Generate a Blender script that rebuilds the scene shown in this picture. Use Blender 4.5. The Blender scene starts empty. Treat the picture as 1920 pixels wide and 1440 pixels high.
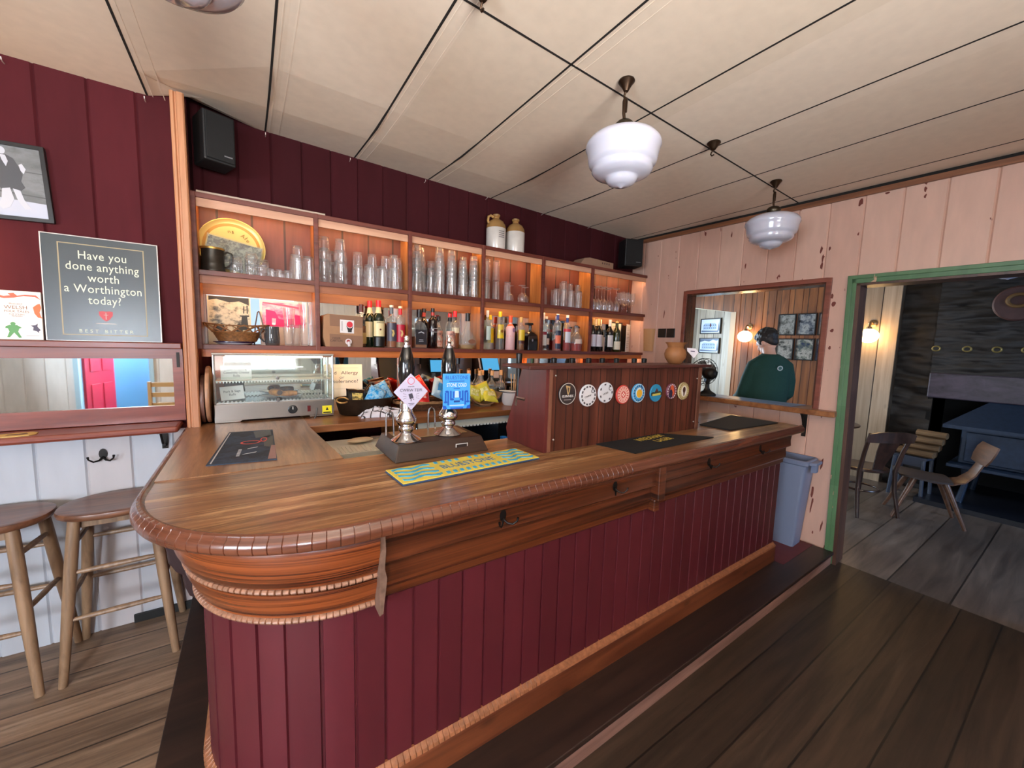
import bpy, bmesh, math, random
from mathutils import Vector, Matrix, noise
random.seed(7)
sc = bpy.context.scene
C = sc.collection
R = math.radians
PI = math.pi
RX90 = (PI/2, 0, 0)

# ---------------------------------------------------------------- camera, view, sky, daylight, added uplight
cd = bpy.data.cameras.new('camera'); cam = bpy.data.objects.new('camera', cd); C.objects.link(cam)
yaw, pit, rol = R(33.6514), R(-5.8390), R(1.7136)
fw = Vector((math.sin(yaw)*math.cos(pit), math.cos(yaw)*math.cos(pit), math.sin(pit)))
rt = Vector((math.cos(yaw), -math.sin(yaw), 0)); up = rt.cross(fw)
r2 = rt*math.cos(rol) + up*math.sin(rol); u2 = up*math.cos(rol) - rt*math.sin(rol)
cam.matrix_world = Matrix(((r2.x, u2.x, -fw.x, 0), (r2.y, u2.y, -fw.y, 0), (r2.z, u2.z, -fw.z, 1.58), (0, 0, 0, 1)))
cd.sensor_width = 36; cd.lens = 738.14*36/1920; cd.clip_start = .02
sc.camera = cam
vs = sc.view_settings
vs.view_transform = 'Standard'; vs.look = 'None'; vs.exposure = 0.45; vs.gamma = 1; vs.use_curve_mapping = False
sc.cycles.use_denoising = True
sc.cycles.max_bounces = 7; sc.cycles.diffuse_bounces = 4; sc.cycles.glossy_bounces = 4
sc.cycles.transparent_max_bounces = 32; sc.cycles.caustics_reflective = False; sc.cycles.caustics_refractive = False
sc.cycles.sample_clamp_indirect = 6
wd = bpy.data.worlds.new('sky'); sc.world = wd; wd.use_nodes = True
wd.node_tree.nodes['Background'].inputs[0].default_value = (.55, .72, 1, 1)
wd.node_tree.nodes['Background'].inputs[1].default_value = 1.2

def area(name, loc, aim, sx, sy, power, col):
    l = bpy.data.lights.new(name, 'AREA'); l.shape = 'RECTANGLE'; l.size = sx; l.size_y = sy
    l.energy = power; l.color = col
    o = bpy.data.objects.new(name, l); C.objects.link(o); o.location = loc
    o.rotation_euler = (Vector(aim)-Vector(loc)).to_track_quat('-Z', 'Y').to_euler()
    return o
DAY = (.80, .90, 1.0)
area('daylight_left_window', (-3.25, -.95, 1.55), (-1, .35, 1.85), 1.7, 1.5, 165, DAY)
area('daylight_porch', (-1.6, -3.22, 1.98), (-1.1, 1.5, .75), 1.0, 1.3, 520, DAY)
area('ceiling_uplight', (.0, -2.6, 1.40), (.1, -1.6, 2.75), 1.5, 1.2, 225, (1, .965, .92)).data.spread = R(105)  # added uplight for the ceiling, set outside the unseen front window
area('daylight_far_window', (5.35, 4.75, 1.6), (5.3, 2.5, 1.2), 1.3, 1.4, 115, (.66, .84, 1))
area('daylight_far_side_window', (5.0, -2.9, 1.6), (5.3, 0, .9), 1.3, 1.3, 75, (.40, .62, 1))

# ---------------------------------------------------------------- helpers
def lin(c):
    return tuple(((v/255)/12.92 if v/255 <= .04045 else ((v/255+.055)/1.055)**2.4) for v in c[:3]) + (1,)

class MB:
    """collects polygons of one mesh"""
    def __init__(s): s.v = []; s.f = []; s.m = []; s.cur = 0
    def poly(s, pts):
        n = len(s.v); s.v += [tuple(p) for p in pts]; s.f.append(tuple(range(n, n+len(pts)))); s.m.append(s.cur)
    def add(s, vs_, fs, M=None):
        n = len(s.v)
        s.v += [tuple(M @ Vector(p)) if M else tuple(p) for p in vs_]
        for f in fs: s.f.append(tuple(i+n for i in f)); s.m.append(s.cur)
    def box(s, x0, x1, y0, y1, z0, z1, M=None):
        s.hexa([(x0, y0), (x1, y0), (x1, y1), (x0, y1)], z0, z1, M); return s
    def hexa(s, p, z0, z1, M=None):
        n = len(p)
        vs_ = [(a[0], a[1], z0) for a in p] + [(a[0], a[1], z1) for a in p]
        fs = [tuple(range(n))[::-1], tuple(range(n, 2*n))] + [(i, (i+1) % n, (i+1) % n+n, i+n) for i in range(n)]
        s.add(vs_, fs, M); return s
    def prism(s, p, axis, a, b, M=None):
        """outline p extruded along axis: 'x' takes (y,z), 'y' takes (x,z), 'z' takes (x,y)"""
        f = {'x': lambda q, t: (t, q[0], q[1]), 'y': lambda q, t: (q[0], t, q[1]), 'z': lambda q, t: (q[0], q[1], t)}[axis]
        n = len(p)
        s.add([f(q, a) for q in p]+[f(q, b) for q in p],
              [tuple(range(n))[::-1], tuple(range(n, 2*n))] + [(i, (i+1) % n, (i+1) % n+n, i+n) for i in range(n)], M); return s
    def lathe(s, prof, seg=24, M=None, closed=False, sx=1, sy=1):
        n = len(prof); vs_ = []; fs = []
        for i in range(seg):
            a = 2*PI*i/seg
            vs_ += [(r*math.cos(a)*sx, r*math.sin(a)*sy, z) for r, z in prof]
        for i in range(seg):
            j = (i+1) % seg
            for k in range(n if closed else n-1):
                l = (k+1) % n
                fs.append((i*n+k, j*n+k, j*n+l, i*n+l))
        if not closed:
            if prof[0][0] > 1e-5: fs.append(tuple(i*n for i in range(seg))[::-1])
            if prof[-1][0] > 1e-5: fs.append(tuple(i*n+n-1 for i in range(seg)))
        s.add(vs_, fs, M); return s
    def loft(s, rings, cap=True, M=None):
        n = len(rings[0]); fs = []
        for i in range(len(rings)-1):
            for k in range(n):
                l = (k+1) % n
                fs.append((i*n+k, i*n+l, (i+1)*n+l, (i+1)*n+k))
        if cap:
            fs.append(tuple(range(n))[::-1]); fs.append(tuple(range((len(rings)-1)*n, len(rings)*n)))
        s.add([p for r in rings for p in r], fs, M); return s
    def tube(s, pts, r, seg=8, closed=False, M=None):
        pts = [Vector(p) for p in pts]; n = len(pts)
        rr = r if isinstance(r, (list, tuple)) else [r]*n
        rings = []; prev = None
        for i in range(n):
            if closed: t = pts[(i+1) % n]-pts[i-1]
            else: t = pts[min(i+1, n-1)]-pts[max(i-1, 0)]
            t.normalize()
            if prev is None:
                a = Vector((0, 0, 1)) if abs(t.z) < .9 else Vector((1, 0, 0))
                u = t.cross(a).normalized()
            else:
                u = (prev - t*prev.dot(t))
                u = u.normalized() if u.length > 1e-6 else t.orthogonal().normalized()
            prev = u; w = t.cross(u)
            rings.append([pts[i]+(u*math.cos(2*PI*k/seg)+w*math.sin(2*PI*k/seg))*rr[i] for k in range(seg)])
        if closed: rings.append(rings[0])
        s.loft(rings, not closed, M); return s
    def ball(s, c, r, seg=16, rings=10, M=None):
        r = r if isinstance(r, (list, tuple)) else (r, r, r)
        prof = [(math.sin(PI*i/rings), -math.cos(PI*i/rings)) for i in range(rings+1)]
        prof[0] = (0, -1); prof[-1] = (0, 1)
        T = Matrix.Translation(c) @ Matrix.Diagonal((r[0], r[1], r[2], 1))
        s.lathe(prof, seg, M @ T if M else T); return s
    def build(s, name, mat, parent=None, smooth=35, bevel=0, w=False, loc=None, rot=None, o=None, seg=2):
        me = bpy.data.meshes.new(name)
        off = Vector((0, 0, 0))
        if w and parent is not None: off = Vector(parent.location)
        if o is not None: off = Vector(o)
        me.from_pydata([tuple(Vector(p)-off) for p in s.v], [], s.f)
        mats = mat if isinstance(mat, (list, tuple)) else [mat]
        for m in mats: me.materials.append(m)
        if len(mats) > 1: me.polygons.foreach_set('material_index', s.m)
        bm = bmesh.new(); bm.from_mesh(me)
        bmesh.ops.remove_doubles(bm, verts=bm.verts, dist=1e-6)
        bmesh.ops.recalc_face_normals(bm, faces=bm.faces)
        bm.to_mesh(me); bm.free()
        if smooth:
            me.polygons.foreach_set('use_smooth', [True]*len(me.polygons))
            me.set_sharp_from_angle(angle=R(smooth))
        ob = bpy.data.objects.new(name, me); C.objects.link(ob)
        if parent is not None: ob.parent = parent
        if o is not None: ob.location = o
        if loc is not None: ob.location = loc
        if rot is not None: ob.rotation_euler = rot
        if bevel:
            b = ob.modifiers.new('edge', 'BEVEL'); b.width = bevel; b.segments = seg; b.limit_method = 'ANGLE'; b.angle_limit = R(40)
        return ob

def tag(o, label=None, cat=None, group=None, kind=None):
    if label: o['label'] = label
    if cat: o['category'] = cat
    if group: o['group'] = group
    if kind: o['kind'] = kind
    return o
def thing(name, label, cat, loc=(0, 0, 0), rz=0, group=None, rot=None):
    o = bpy.data.objects.new(name, None); C.objects.link(o); o.empty_display_size = .05
    o.location = loc; o.rotation_euler = rot if rot else (0, 0, rz)
    return tag(o, label, cat, group)
def struct(o): o['kind'] = 'structure'; return o
def dup(root, loc, rz=None, label=None, group=None):
    r = root.copy(); C.objects.link(r); r.location = loc
    if rz is not None: r.rotation_euler = (0, 0, rz)
    if label: r['label'] = label
    if group: r['group'] = group
    for ch in list(root.children):
        c = ch.copy(); C.objects.link(c); c.parent = r
        for g in list(ch.children):
            d = g.copy(); C.objects.link(d); d.parent = c
    return r
def text(body, size, mat, parent, loc, rot=RX90, name='lettering', ext=.0006, align='CENTER', sx=1, space=1, line=1):
    cu = bpy.data.curves.new(name, 'FONT'); cu.body = body; cu.size = size; cu.extrude = ext
    cu.align_x = align; cu.align_y = 'CENTER'; cu.resolution_u = 3; cu.space_character = space; cu.space_line = line
    cu.materials.append(mat)
    tmp = bpy.data.objects.new(name, cu); C.objects.link(tmp)
    me = bpy.data.meshes.new_from_object(tmp); bpy.data.objects.remove(tmp); bpy.data.curves.remove(cu)
    if not me.materials: me.materials.append(mat)
    o = bpy.data.objects.new(name, me); C.objects.link(o); o.parent = parent; o.location = loc; o.rotation_euler = rot
    o.scale = (sx, 1, 1)
    return o
def circ(r, n=24, cx=0, cy=0, ry=None):
    ry = r if ry is None else ry
    return [(cx+r*math.cos(2*PI*i/n), cy+ry*math.sin(2*PI*i/n)) for i in range(n)]
def flat(name, polys, mat, parent, y=0, t=.0006, **k):
    """thin printed shapes: outlines in (x,z) laid on the face y of their parent"""
    m = MB()
    for p in polys: m.prism(p, 'y', y-t, y)
    return m.build(name, mat, parent, smooth=0, **k)

# ---------------------------------------------------------------- materials
def nt(name):
    m = bpy.data.materials.new(name); m.use_nodes = True
    t = m.node_tree; return m, t.nodes, t.links, t.nodes['Principled BSDF']
def nod(N, typ, **k):
    n = N.new(typ)
    for a, b in k.items(): setattr(n, a, b)
    return n
_pc = {}
def P(col, rough=.5, metal=0, name=None, coat=0, emit=0, trans=0, sub=0, noise_amt=.0, nscale=30, bump=0, spec=None, alpha=None):
    key = (tuple(col), rough, metal, coat, emit, trans, sub, noise_amt, nscale, bump, spec)
    if key in _pc: return _pc[key]
    m, N, L, b = nt(name or 'paint_%02x%02x%02x' % tuple(int(c) for c in col[:3]))
    c = lin(col)
    b.inputs['Base Color'].default_value = c; b.inputs['Roughness'].default_value = rough; b.inputs['Metallic'].default_value = metal
    if coat: b.inputs['Coat Weight'].default_value = coat; b.inputs['Coat Roughness'].default_value = .15
    if spec is not None: b.inputs['Specular IOR Level'].default_value = spec
    if emit: b.inputs['Emission Color'].default_value = c; b.inputs['Emission Strength'].default_value = emit
    if trans: b.inputs['Transmission Weight'].default_value = trans
    if sub: b.inputs['Subsurface Weight'].default_value = sub; b.inputs['Subsurface Radius'].default_value = (.02, .012, .008); b.inputs['Subsurface Scale'].default_value = .3
    if noise_amt or bump:
        tc = nod(N, 'ShaderNodeTexCoord'); no = nod(N, 'ShaderNodeTexNoise'); no.inputs['Scale'].default_value = nscale; no.inputs['Detail'].default_value = 5
        L.new(tc.outputs['Object'], no.inputs['Vector'])
        if noise_amt:
            cr = nod(N, 'ShaderNodeValToRGB')
            cr.color_ramp.elements[0].position = .3; cr.color_ramp.elements[1].position = .7
            cr.color_ramp.elements[0].color = tuple(v*(1-noise_amt) for v in c[:3])+(1,)
            cr.color_ramp.elements[1].color = tuple(min(1, v*(1+noise_amt)) for v in c[:3])+(1,)
            L.new(no.outputs['Fac'], cr.inputs['Fac']); L.new(cr.outputs['Color'], b.inputs['Base Color'])
        if bump:
            bp = nod(N, 'ShaderNodeBump'); bp.inputs['Strength'].default_value = bump; bp.inputs['Distance'].default_value = .003
            L.new(no.outputs['Fac'], bp.inputs['Height']); L.new(bp.outputs['Normal'], b.inputs['Normal'])
    _pc[key] = m
    return m

def wood(name, dark, light, axis=0, scale=16, along=1.2, rough=.4, coat=0, bump=.25, worn=None, plank=None, contrast=(.32, .68), knots=0, gap=.004, spec=None):
    """grain running along one axis; plank=(across axis, width, offset) adds a tone per board and a dark joint; worn=(colour, amount) rubs it through"""
    m, N, L, b = nt(name)
    tc = nod(N, 'ShaderNodeTexCoord'); mp = nod(N, 'ShaderNodeMapping')
    s = [scale]*3
    for a_ in (axis if isinstance(axis, tuple) else (axis,)): s[a_] = along
    mp.inputs['Scale'].default_value = s
    L.new(tc.outputs['Object'], mp.inputs['Vector'])
    vec = mp.outputs['Vector']
    pl = None
    if plank:
        sp = nod(N, 'ShaderNodeSeparateXYZ'); L.new(tc.outputs['Object'], sp.inputs[0])
        a = nod(N, 'ShaderNodeMath', operation='SUBTRACT'); L.new(sp.outputs[plank[0]], a.inputs[0]); a.inputs[1].default_value = plank[2]
        d = nod(N, 'ShaderNodeMath', operation='DIVIDE'); L.new(a.outputs[0], d.inputs[0]); d.inputs[1].default_value = plank[1]
        fl = nod(N, 'ShaderNodeMath', operation='FLOOR'); L.new(d.outputs[0], fl.inputs[0])
        wn = nod(N, 'ShaderNodeTexWhiteNoise'); wn.noise_dimensions = '1D'; L.new(fl.outputs[0], wn.inputs['W'])
        va = nod(N, 'ShaderNodeVectorMath', operation='MULTIPLY_ADD')
        L.new(wn.outputs['Color'], va.inputs[0]); va.inputs[1].default_value = (7, 7, 7); L.new(vec, va.inputs[2]); vec = va.outputs[0]
        pl = (d, wn)
    n1 = nod(N, 'ShaderNodeTexNoise'); n1.inputs['Scale'].default_value = 1; n1.inputs['Detail'].default_value = 7; n1.inputs['Roughness'].default_value = .62; n1.inputs['Distortion'].default_value = .7
    L.new(vec, n1.inputs['Vector'])
    cr = nod(N, 'ShaderNodeValToRGB'); e = cr.color_ramp.elements
    e[0].position = contrast[0]; e[1].position = contrast[1]; e[0].color = lin(dark); e[1].color = lin(light)
    L.new(n1.outputs['Fac'], cr.inputs['Fac']); col = cr.outputs['Color']
    if knots:
        mk = nod(N, 'ShaderNodeMapping'); q = [5.0]*3; q[axis if not isinstance(axis, tuple) else 0] = 2.2; mk.inputs['Scale'].default_value = q; L.new(tc.outputs['Object'], mk.inputs['Vector'])
        vo = nod(N, 'ShaderNodeTexVoronoi'); L.new(mk.outputs['Vector'], vo.inputs['Vector']); vo.inputs['Scale'].default_value = 1.3
        kr = nod(N, 'ShaderNodeValToRGB'); kr.color_ramp.elements[0].position = .05; kr.color_ramp.elements[1].position = .14
        kr.color_ramp.elements[0].color = (1-knots, 1-knots, 1-knots, 1); kr.color_ramp.elements[1].color = (1, 1, 1, 1)
        L.new(vo.outputs['Distance'], kr.inputs['Fac'])
        mx = nod(N, 'ShaderNodeMixRGB', blend_type='MULTIPLY'); mx.inputs['Fac'].default_value = 1
        L.new(col, mx.inputs[1]); L.new(kr.outputs['Color'], mx.inputs[2]); col = mx.outputs['Color']
    if worn:
        n2 = nod(N, 'ShaderNodeTexNoise'); n2.inputs['Scale'].default_value = .55; n2.inputs['Detail'].default_value = 10; n2.inputs['Roughness'].default_value = .78; L.new(vec, n2.inputs['Vector'])
        wr = nod(N, 'ShaderNodeValToRGB'); wr.color_ramp.elements[0].position = .52; wr.color_ramp.elements[1].position = .64
        L.new(n2.outputs['Fac'], wr.inputs['Fac'])
        ml = nod(N, 'ShaderNodeMath', operation='MULTIPLY'); L.new(wr.outputs['Color'], ml.inputs[0]); ml.inputs[1].default_value = worn[1]
        mx = nod(N, 'ShaderNodeMixRGB'); L.new(ml.outputs[0], mx.inputs['Fac']); L.new(col, mx.inputs[1]); mx.inputs[2].default_value = lin(worn[0]); col = mx.outputs['Color']
    if pl:
        tr = nod(N, 'ShaderNodeMapRange'); tr.inputs['To Min'].default_value = .72; tr.inputs['To Max'].default_value = 1.18
        L.new(pl[1].outputs['Value'], tr.inputs['Value'])
        fr = nod(N, 'ShaderNodeMath', operation='FRACT'); L.new(pl[0].outputs[0], fr.inputs[0])
        pp = nod(N, 'ShaderNodeMath', operation='PINGPONG'); L.new(fr.outputs[0], pp.inputs[0]); pp.inputs[1].default_value = .5
        gt = nod(N, 'ShaderNodeMath', operation='GREATER_THAN'); L.new(pp.outputs[0], gt.inputs[0]); gt.inputs[1].default_value = gap/plank[1]
        g2 = nod(N, 'ShaderNodeMapRange'); g2.inputs['To Min'].default_value = .25; L.new(gt.outputs[0], g2.inputs['Value'])
        mm = nod(N, 'ShaderNodeMath', operation='MULTIPLY'); L.new(tr.outputs[0], mm.inputs[0]); L.new(g2.outputs[0], mm.inputs[1])
        mx = nod(N, 'ShaderNodeVectorMath', operation='SCALE'); L.new(col, mx.inputs[0]); L.new(mm.outputs[0], mx.inputs['Scale']); col = mx.outputs[0]
    L.new(col, b.inputs['Base Color'])
    b.inputs['Roughness'].default_value = rough
    if spec is not None: b.inputs['Specular IOR Level'].default_value = spec
    if coat: b.inputs['Coat Weight'].default_value = coat; b.inputs['Coat Roughness'].default_value = .18
    if bump:
        bp = nod(N, 'ShaderNodeBump'); bp.inputs['Strength'].default_value = bump; bp.inputs['Distance'].default_value = .002
        L.new(n1.outputs['Fac'], bp.inputs['Height']); L.new(bp.outputs['Normal'], b.inputs['Normal'])
    return m

def paint(name, base, alt=None, axis=0, width=.17, off=0, chip=None, chips=.70, var=.10, rough=.45, bump=.15, spec=.5):
    """painted boards: a small tone change per board, brush noise, chips of an older coat"""
    m, N, L, b = nt(name)
    tc = nod(N, 'ShaderNodeTexCoord'); sp = nod(N, 'ShaderNodeSeparateXYZ'); L.new(tc.outputs['Object'], sp.inputs[0])
    a = nod(N, 'ShaderNodeMath', operation='SUBTRACT'); L.new(sp.outputs[axis], a.inputs[0]); a.inputs[1].default_value = off
    d = nod(N, 'ShaderNodeMath', operation='DIVIDE'); L.new(a.outputs[0], d.inputs[0]); d.inputs[1].default_value = width
    fl = nod(N, 'ShaderNodeMath', operation='FLOOR'); L.new(d.outputs[0], fl.inputs[0])
    wn = nod(N, 'ShaderNodeTexWhiteNoise'); wn.noise_dimensions = '1D'; L.new(fl.outputs[0], wn.inputs['W'])
    mx = nod(N, 'ShaderNodeMixRGB'); mx.inputs[1].default_value = lin(base); mx.inputs[2].default_value = lin(alt or [v*(1-var) for v in base])
    L.new(wn.outputs['Value'], mx.inputs['Fac']); col = mx.outputs['Color']
    mp = nod(N, 'ShaderNodeMapping'); mp.inputs['Scale'].default_value = (9, 9, 2.2); L.new(tc.outputs['Object'], mp.inputs['Vector'])
    n1 = nod(N, 'ShaderNodeTexNoise'); n1.inputs['Scale'].default_value = 2; n1.inputs['Detail'].default_value = 6; L.new(mp.outputs['Vector'], n1.inputs['Vector'])
    mr = nod(N, 'ShaderNodeMapRange'); mr.inputs['From Min'].default_value = .3; mr.inputs['From Max'].default_value = .7; mr.inputs['To Min'].default_value = 1-var; mr.inputs['To Max'].default_value = 1+var*.5
    L.new(n1.outputs['Fac'], mr.inputs['Value'])
    sc_ = nod(N, 'ShaderNodeVectorMath', operation='SCALE'); L.new(col, sc_.inputs[0]); L.new(mr.outputs[0], sc_.inputs['Scale']); col = sc_.outputs[0]
    if chip:
        m2 = nod(N, 'ShaderNodeMapping'); m2.inputs['Scale'].default_value = (12, 12, 4.5); L.new(tc.outputs['Object'], m2.inputs['Vector'])
        n2 = nod(N, 'ShaderNodeTexNoise'); n2.inputs['Scale'].default_value = 1.7; n2.inputs['Detail'].default_value = 3; L.new(m2.outputs['Vector'], n2.inputs['Vector'])
        gt = nod(N, 'ShaderNodeMath', operation='GREATER_THAN'); L.new(n2.outputs['Fac'], gt.inputs[0]); gt.inputs[1].default_value = chips
        cx = nod(N, 'ShaderNodeMixRGB'); L.new(gt.outputs[0], cx.inputs['Fac']); L.new(col, cx.inputs[1]); cx.inputs[2].default_value = lin(chip); col = cx.outputs['Color']
    L.new(col, b.inputs['Base Color']); b.inputs['Roughness'].default_value = rough; b.inputs['Specular IOR Level'].default_value = spec
    bp = nod(N, 'ShaderNodeBump'); bp.inputs['Strength'].default_value = bump; bp.inputs['Distance'].default_value = .003
    L.new(n1.outputs['Fac'], bp.inputs['Height']); L.new(bp.outputs['Normal'], b.inputs['Normal'])
    return m

def thin_glass(name, tint=(255, 255, 255), edge=.55, haze=(236, 240, 245), haze_amt=.022):
    """thin walled glass: clear straight on, shiny and whitish at a glancing angle"""
    m = bpy.data.materials.new(name); m.use_nodes = True; N = m.node_tree.nodes; L = m.node_tree.links
    N.remove(N['Principled BSDF']); out = N['Material Output']
    tr = nod(N, 'ShaderNodeBsdfTransparent'); tr.inputs[0].default_value = lin(tint)
    gl = nod(N, 'ShaderNodeBsdfGlossy'); gl.inputs[0].default_value = (1, 1, 1, 1); gl.inputs['Roughness'].default_value = .04
    df = nod(N, 'ShaderNodeBsdfDiffuse'); df.inputs[0].default_value = lin(haze)
    lw = nod(N, 'ShaderNodeLayerWeight'); lw.inputs['Blend'].default_value = .22
    mr = nod(N, 'ShaderNodeMapRange'); mr.inputs['To Min'].default_value = .025; mr.inputs['To Max'].default_value = edge; L.new(lw.outputs['Facing'], mr.inputs['Value'])
    m1 = nod(N, 'ShaderNodeMixShader'); L.new(mr.outputs[0], m1.inputs[0]); L.new(tr.outputs[0], m1.inputs[1]); L.new(gl.outputs[0], m1.inputs[2])
    m2 = nod(N, 'ShaderNodeMixShader'); m2.inputs[0].default_value = haze_amt; L.new(m1.outputs[0], m2.inputs[1]); L.new(df.outputs[0], m2.inputs[2])
    L.new(m2.outputs[0], out.inputs[0])
    return m

def tinted(name, col, dens=.5):
    """coloured drink or bottle glass seen through"""
    m = bpy.data.materials.new(name); m.use_nodes = True; N = m.node_tree.nodes; L = m.node_tree.links
    b = N['Principled BSDF']; out = N['Material Output']; b.inputs['Base Color'].default_value = lin(col); b.inputs['Roughness'].default_value = .06
    tr = nod(N, 'ShaderNodeBsdfTransparent'); tr.inputs[0].default_value = lin(col)
    mx = nod(N, 'ShaderNodeMixShader'); mx.inputs[0].default_value = dens; L.new(tr.outputs[0], mx.inputs[1]); L.new(b.outputs[0], mx.inputs[2]); L.new(mx.outputs[0], out.inputs[0])
    return m

def picture(name, tones, scale=6, seed=0, stretch=(1, 1, 1), rough=.4):
    """a printed picture: blotches of the given tones"""
    m, N, L, b = nt(name)
    tc = nod(N, 'ShaderNodeTexCoord'); mp = nod(N, 'ShaderNodeMapping'); mp.inputs['Location'].default_value = (seed*3.1, seed*1.7, seed); mp.inputs['Scale'].default_value = stretch
    L.new(tc.outputs['Object'], mp.inputs['Vector'])
    n1 = nod(N, 'ShaderNodeTexNoise'); n1.inputs['Scale'].default_value = scale; n1.inputs['Detail'].default_value = 9; n1.inputs['Roughness'].default_value = .68
    L.new(mp.outputs['Vector'], n1.inputs['Vector'])
    cr = nod(N, 'ShaderNodeValToRGB'); el = cr.color_ramp.elements
    while len(el) < len(tones): el.new(.5)
    for i, t in enumerate(tones): el[i].position = .34+.32*i/(len(tones)-1); el[i].color = lin(t)
    L.new(n1.outputs['Fac'], cr.inputs['Fac']); L.new(cr.outputs['Color'], b.inputs['Base Color']); b.inputs['Roughness'].default_value = rough
    return m

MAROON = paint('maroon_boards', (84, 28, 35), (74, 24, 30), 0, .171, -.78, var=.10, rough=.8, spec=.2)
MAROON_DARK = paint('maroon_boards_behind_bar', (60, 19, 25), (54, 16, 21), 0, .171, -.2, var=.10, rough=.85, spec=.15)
WHITEP = paint('white_boards', (186, 190, 198), (190, 176, 172), 0, .171, -.71, chip=(120, 112, 108), chips=.755, var=.05)
PINK = paint('pink_boards', (218, 180, 162), (208, 166, 149), 1, .198, .07, chip=(120, 56, 46), chips=.712, var=.07)
CREAM = paint('cream_ceiling', (232, 217, 200), (224, 208, 189), 0, .55, -.39, var=.05, rough=.6, bump=.05)
PLAINW = paint('pale_boards', (215, 208, 196), (196, 184, 168), 1, .19, 0, chip=(110, 90, 72), chips=.72, var=.12)
PLAINX = paint('pale_side_boards', (215, 214, 214), (205, 200, 198), 0, .19, 0, var=.08)
BARRED = paint('bar_panelling', (86, 29, 37), (77, 25, 32), 0, .088, .245, var=.09, rough=.38, bump=.12)
GREENP = paint('green_door_paint', (92, 130, 92), (78, 118, 80), 2, .3, 0, chip=(196, 160, 130), chips=.70, var=.16, rough=.4)
FLOORM = wood('shaded_floor_boards', (36, 28, 22), (70, 54, 42), 0, 22, 1.3, rough=.42, plank=(1, .165, .02), bump=.5, contrast=(.28, .72), worn=((92, 76, 62), .25))  # right half of the floor, its shade put into a darker colour
FLOORL = wood('lit_worn_floor_boards', (80, 62, 49), (140, 114, 92), 0, 20, 1.5, rough=.5, plank=(1, .165, .02), bump=.5, contrast=(.3, .7), worn=((178, 152, 128), .4))  # same worn boards coloured paler for the light falling on the left
FARFLOOR = wood('far_floor_boards', (74, 64, 58), (112, 99, 90), 0, 16, 1.5, rough=.35, plank=(1, .30, .10), bump=.3, gap=.005)
TOPM = wood('bar_top_wood', (92, 58, 36), (160, 114, 74), 0, 26, 2.2, rough=.34, coat=.3, worn=((206, 170, 124), .75), plank=(1, .175, 1.20), gap=.0012, bump=.3)
TOPY = wood('bar_arm_wood', (104, 66, 42), (162, 116, 78), 1, 26, 2.2, rough=.30, coat=.2, worn=((182, 136, 90), .5), bump=.3)
NOSEM = wood('bar_nosing_wood', (70, 34, 23), (118, 68, 46), (0, 1), 50, 2, rough=.25, coat=.5, bump=.2)
FRIEZE = wood('varnished_pitch_pine', (64, 25, 11), (146, 74, 35), (0, 1), 62, .9, rough=.25, coat=.5, bump=.35, contrast=(.38, .60))
FRIEZED = wood('darker_pitch_pine', (46, 19, 10), (104, 52, 26), (0, 1), 55, .9, rough=.3, coat=.4, bump=.35, contrast=(.36, .64))
BASEW = wood('bar_base_wood', (70, 30, 16), (120, 66, 38), 0, 14, 1, rough=.4, coat=.1, knots=.5)
DARKW = wood('dark_step_wood', (28, 18, 15), (52, 34, 27), 0, 14, 1, rough=.45)
TRIMW = wood('post_wood', (172, 112, 76), (206, 148, 108), 2, 22, 1.2, rough=.45, knots=.4)
LIPW = wood('shelf_lip_wood', (84, 38, 30), (122, 60, 48), 0, 20, 1.2, rough=.4)
PELMET = wood('shelf_pelmet_wood', (190, 138, 110), (216, 168, 138), 0, 20, 1.2, rough=.55)
SHELFW = wood('shelf_board_wood', (128, 70, 44), (170, 104, 66), 0, 18, 1.1, rough=.45)
DIVW = wood('divider_pine', (150, 88, 42), (206, 136, 72), 2, 16, 1.3, rough=.4, knots=.45)
BACKW = wood('shelf_back_boards', (92, 47, 37), (120, 64, 50), 2, 9, 1.0, rough=.5, plank=(0, .171, -.2), gap=.006, bump=.15)
ORANGEW = wood('orange_pine', (168, 84, 34), (206, 118, 56), 0, 16, 1.0, rough=.4, knots=.3)
LEDGEW = wood('red_brown_ledge', (98, 40, 28), (140, 66, 46), 0, 18, 1.0, rough=.35, coat=.2)
WALLPINE = wood('far_pine_boards', (94, 52, 25), (146, 90, 48), 2, 10, .9, rough=.45, plank=(1, .17, 0), knots=.55, gap=.005)
TAPW = wood('tap_box_boards', (62, 30, 22), (104, 54, 38), 2, 14, 1.0, rough=.4, plank=(0, .11, 1.13), gap=.003, knots=.4)
STOOLW = wood('stool_oak', (104, 79, 58), (152, 121, 93), 2, 26, 3, rough=.45)
SEATW = wood('stool_seat_wood', (84, 52, 36), (134, 88, 62), 0, 22, 2, rough=.35, coat=.15)
PLYW = wood('chair_plywood', (74, 50, 37), (114, 80, 60), 0, 22, 2, rough=.35)
DCHAIR = wood('dark_bentwood', (34, 20, 15), (66, 40, 30), 2, 22, 2, rough=.3, coat=.2)
BACKTOP = wood('back_counter_wood', (112, 64, 34), (168, 110, 66), 0, 14, 1.0, rough=.35, coat=.1)
GLASS = thin_glass('clear_glass', edge=.75)
GLASSE = thin_glass('bright_rim_glass', edge=.8, haze_amt=.30)  # white haze on rims and bases imitates their bright highlights
GLASSG = thin_glass('greenish_glass', (240, 250, 244), .5, haze_amt=.10)
PANE = thin_glass('cabinet_pane', (246, 250, 247), .35, haze_amt=.05)
MIRROR = P((225, 228, 225), .02, 1, name='mirror_silver')
CHROME = P((225, 225, 228), .09, 1, name='chrome')
STEEL = P((158, 150, 142), .32, 1, name='brushed_steel')
BLACKP = P((14, 14, 15), .35, name='black_plastic')
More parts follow.
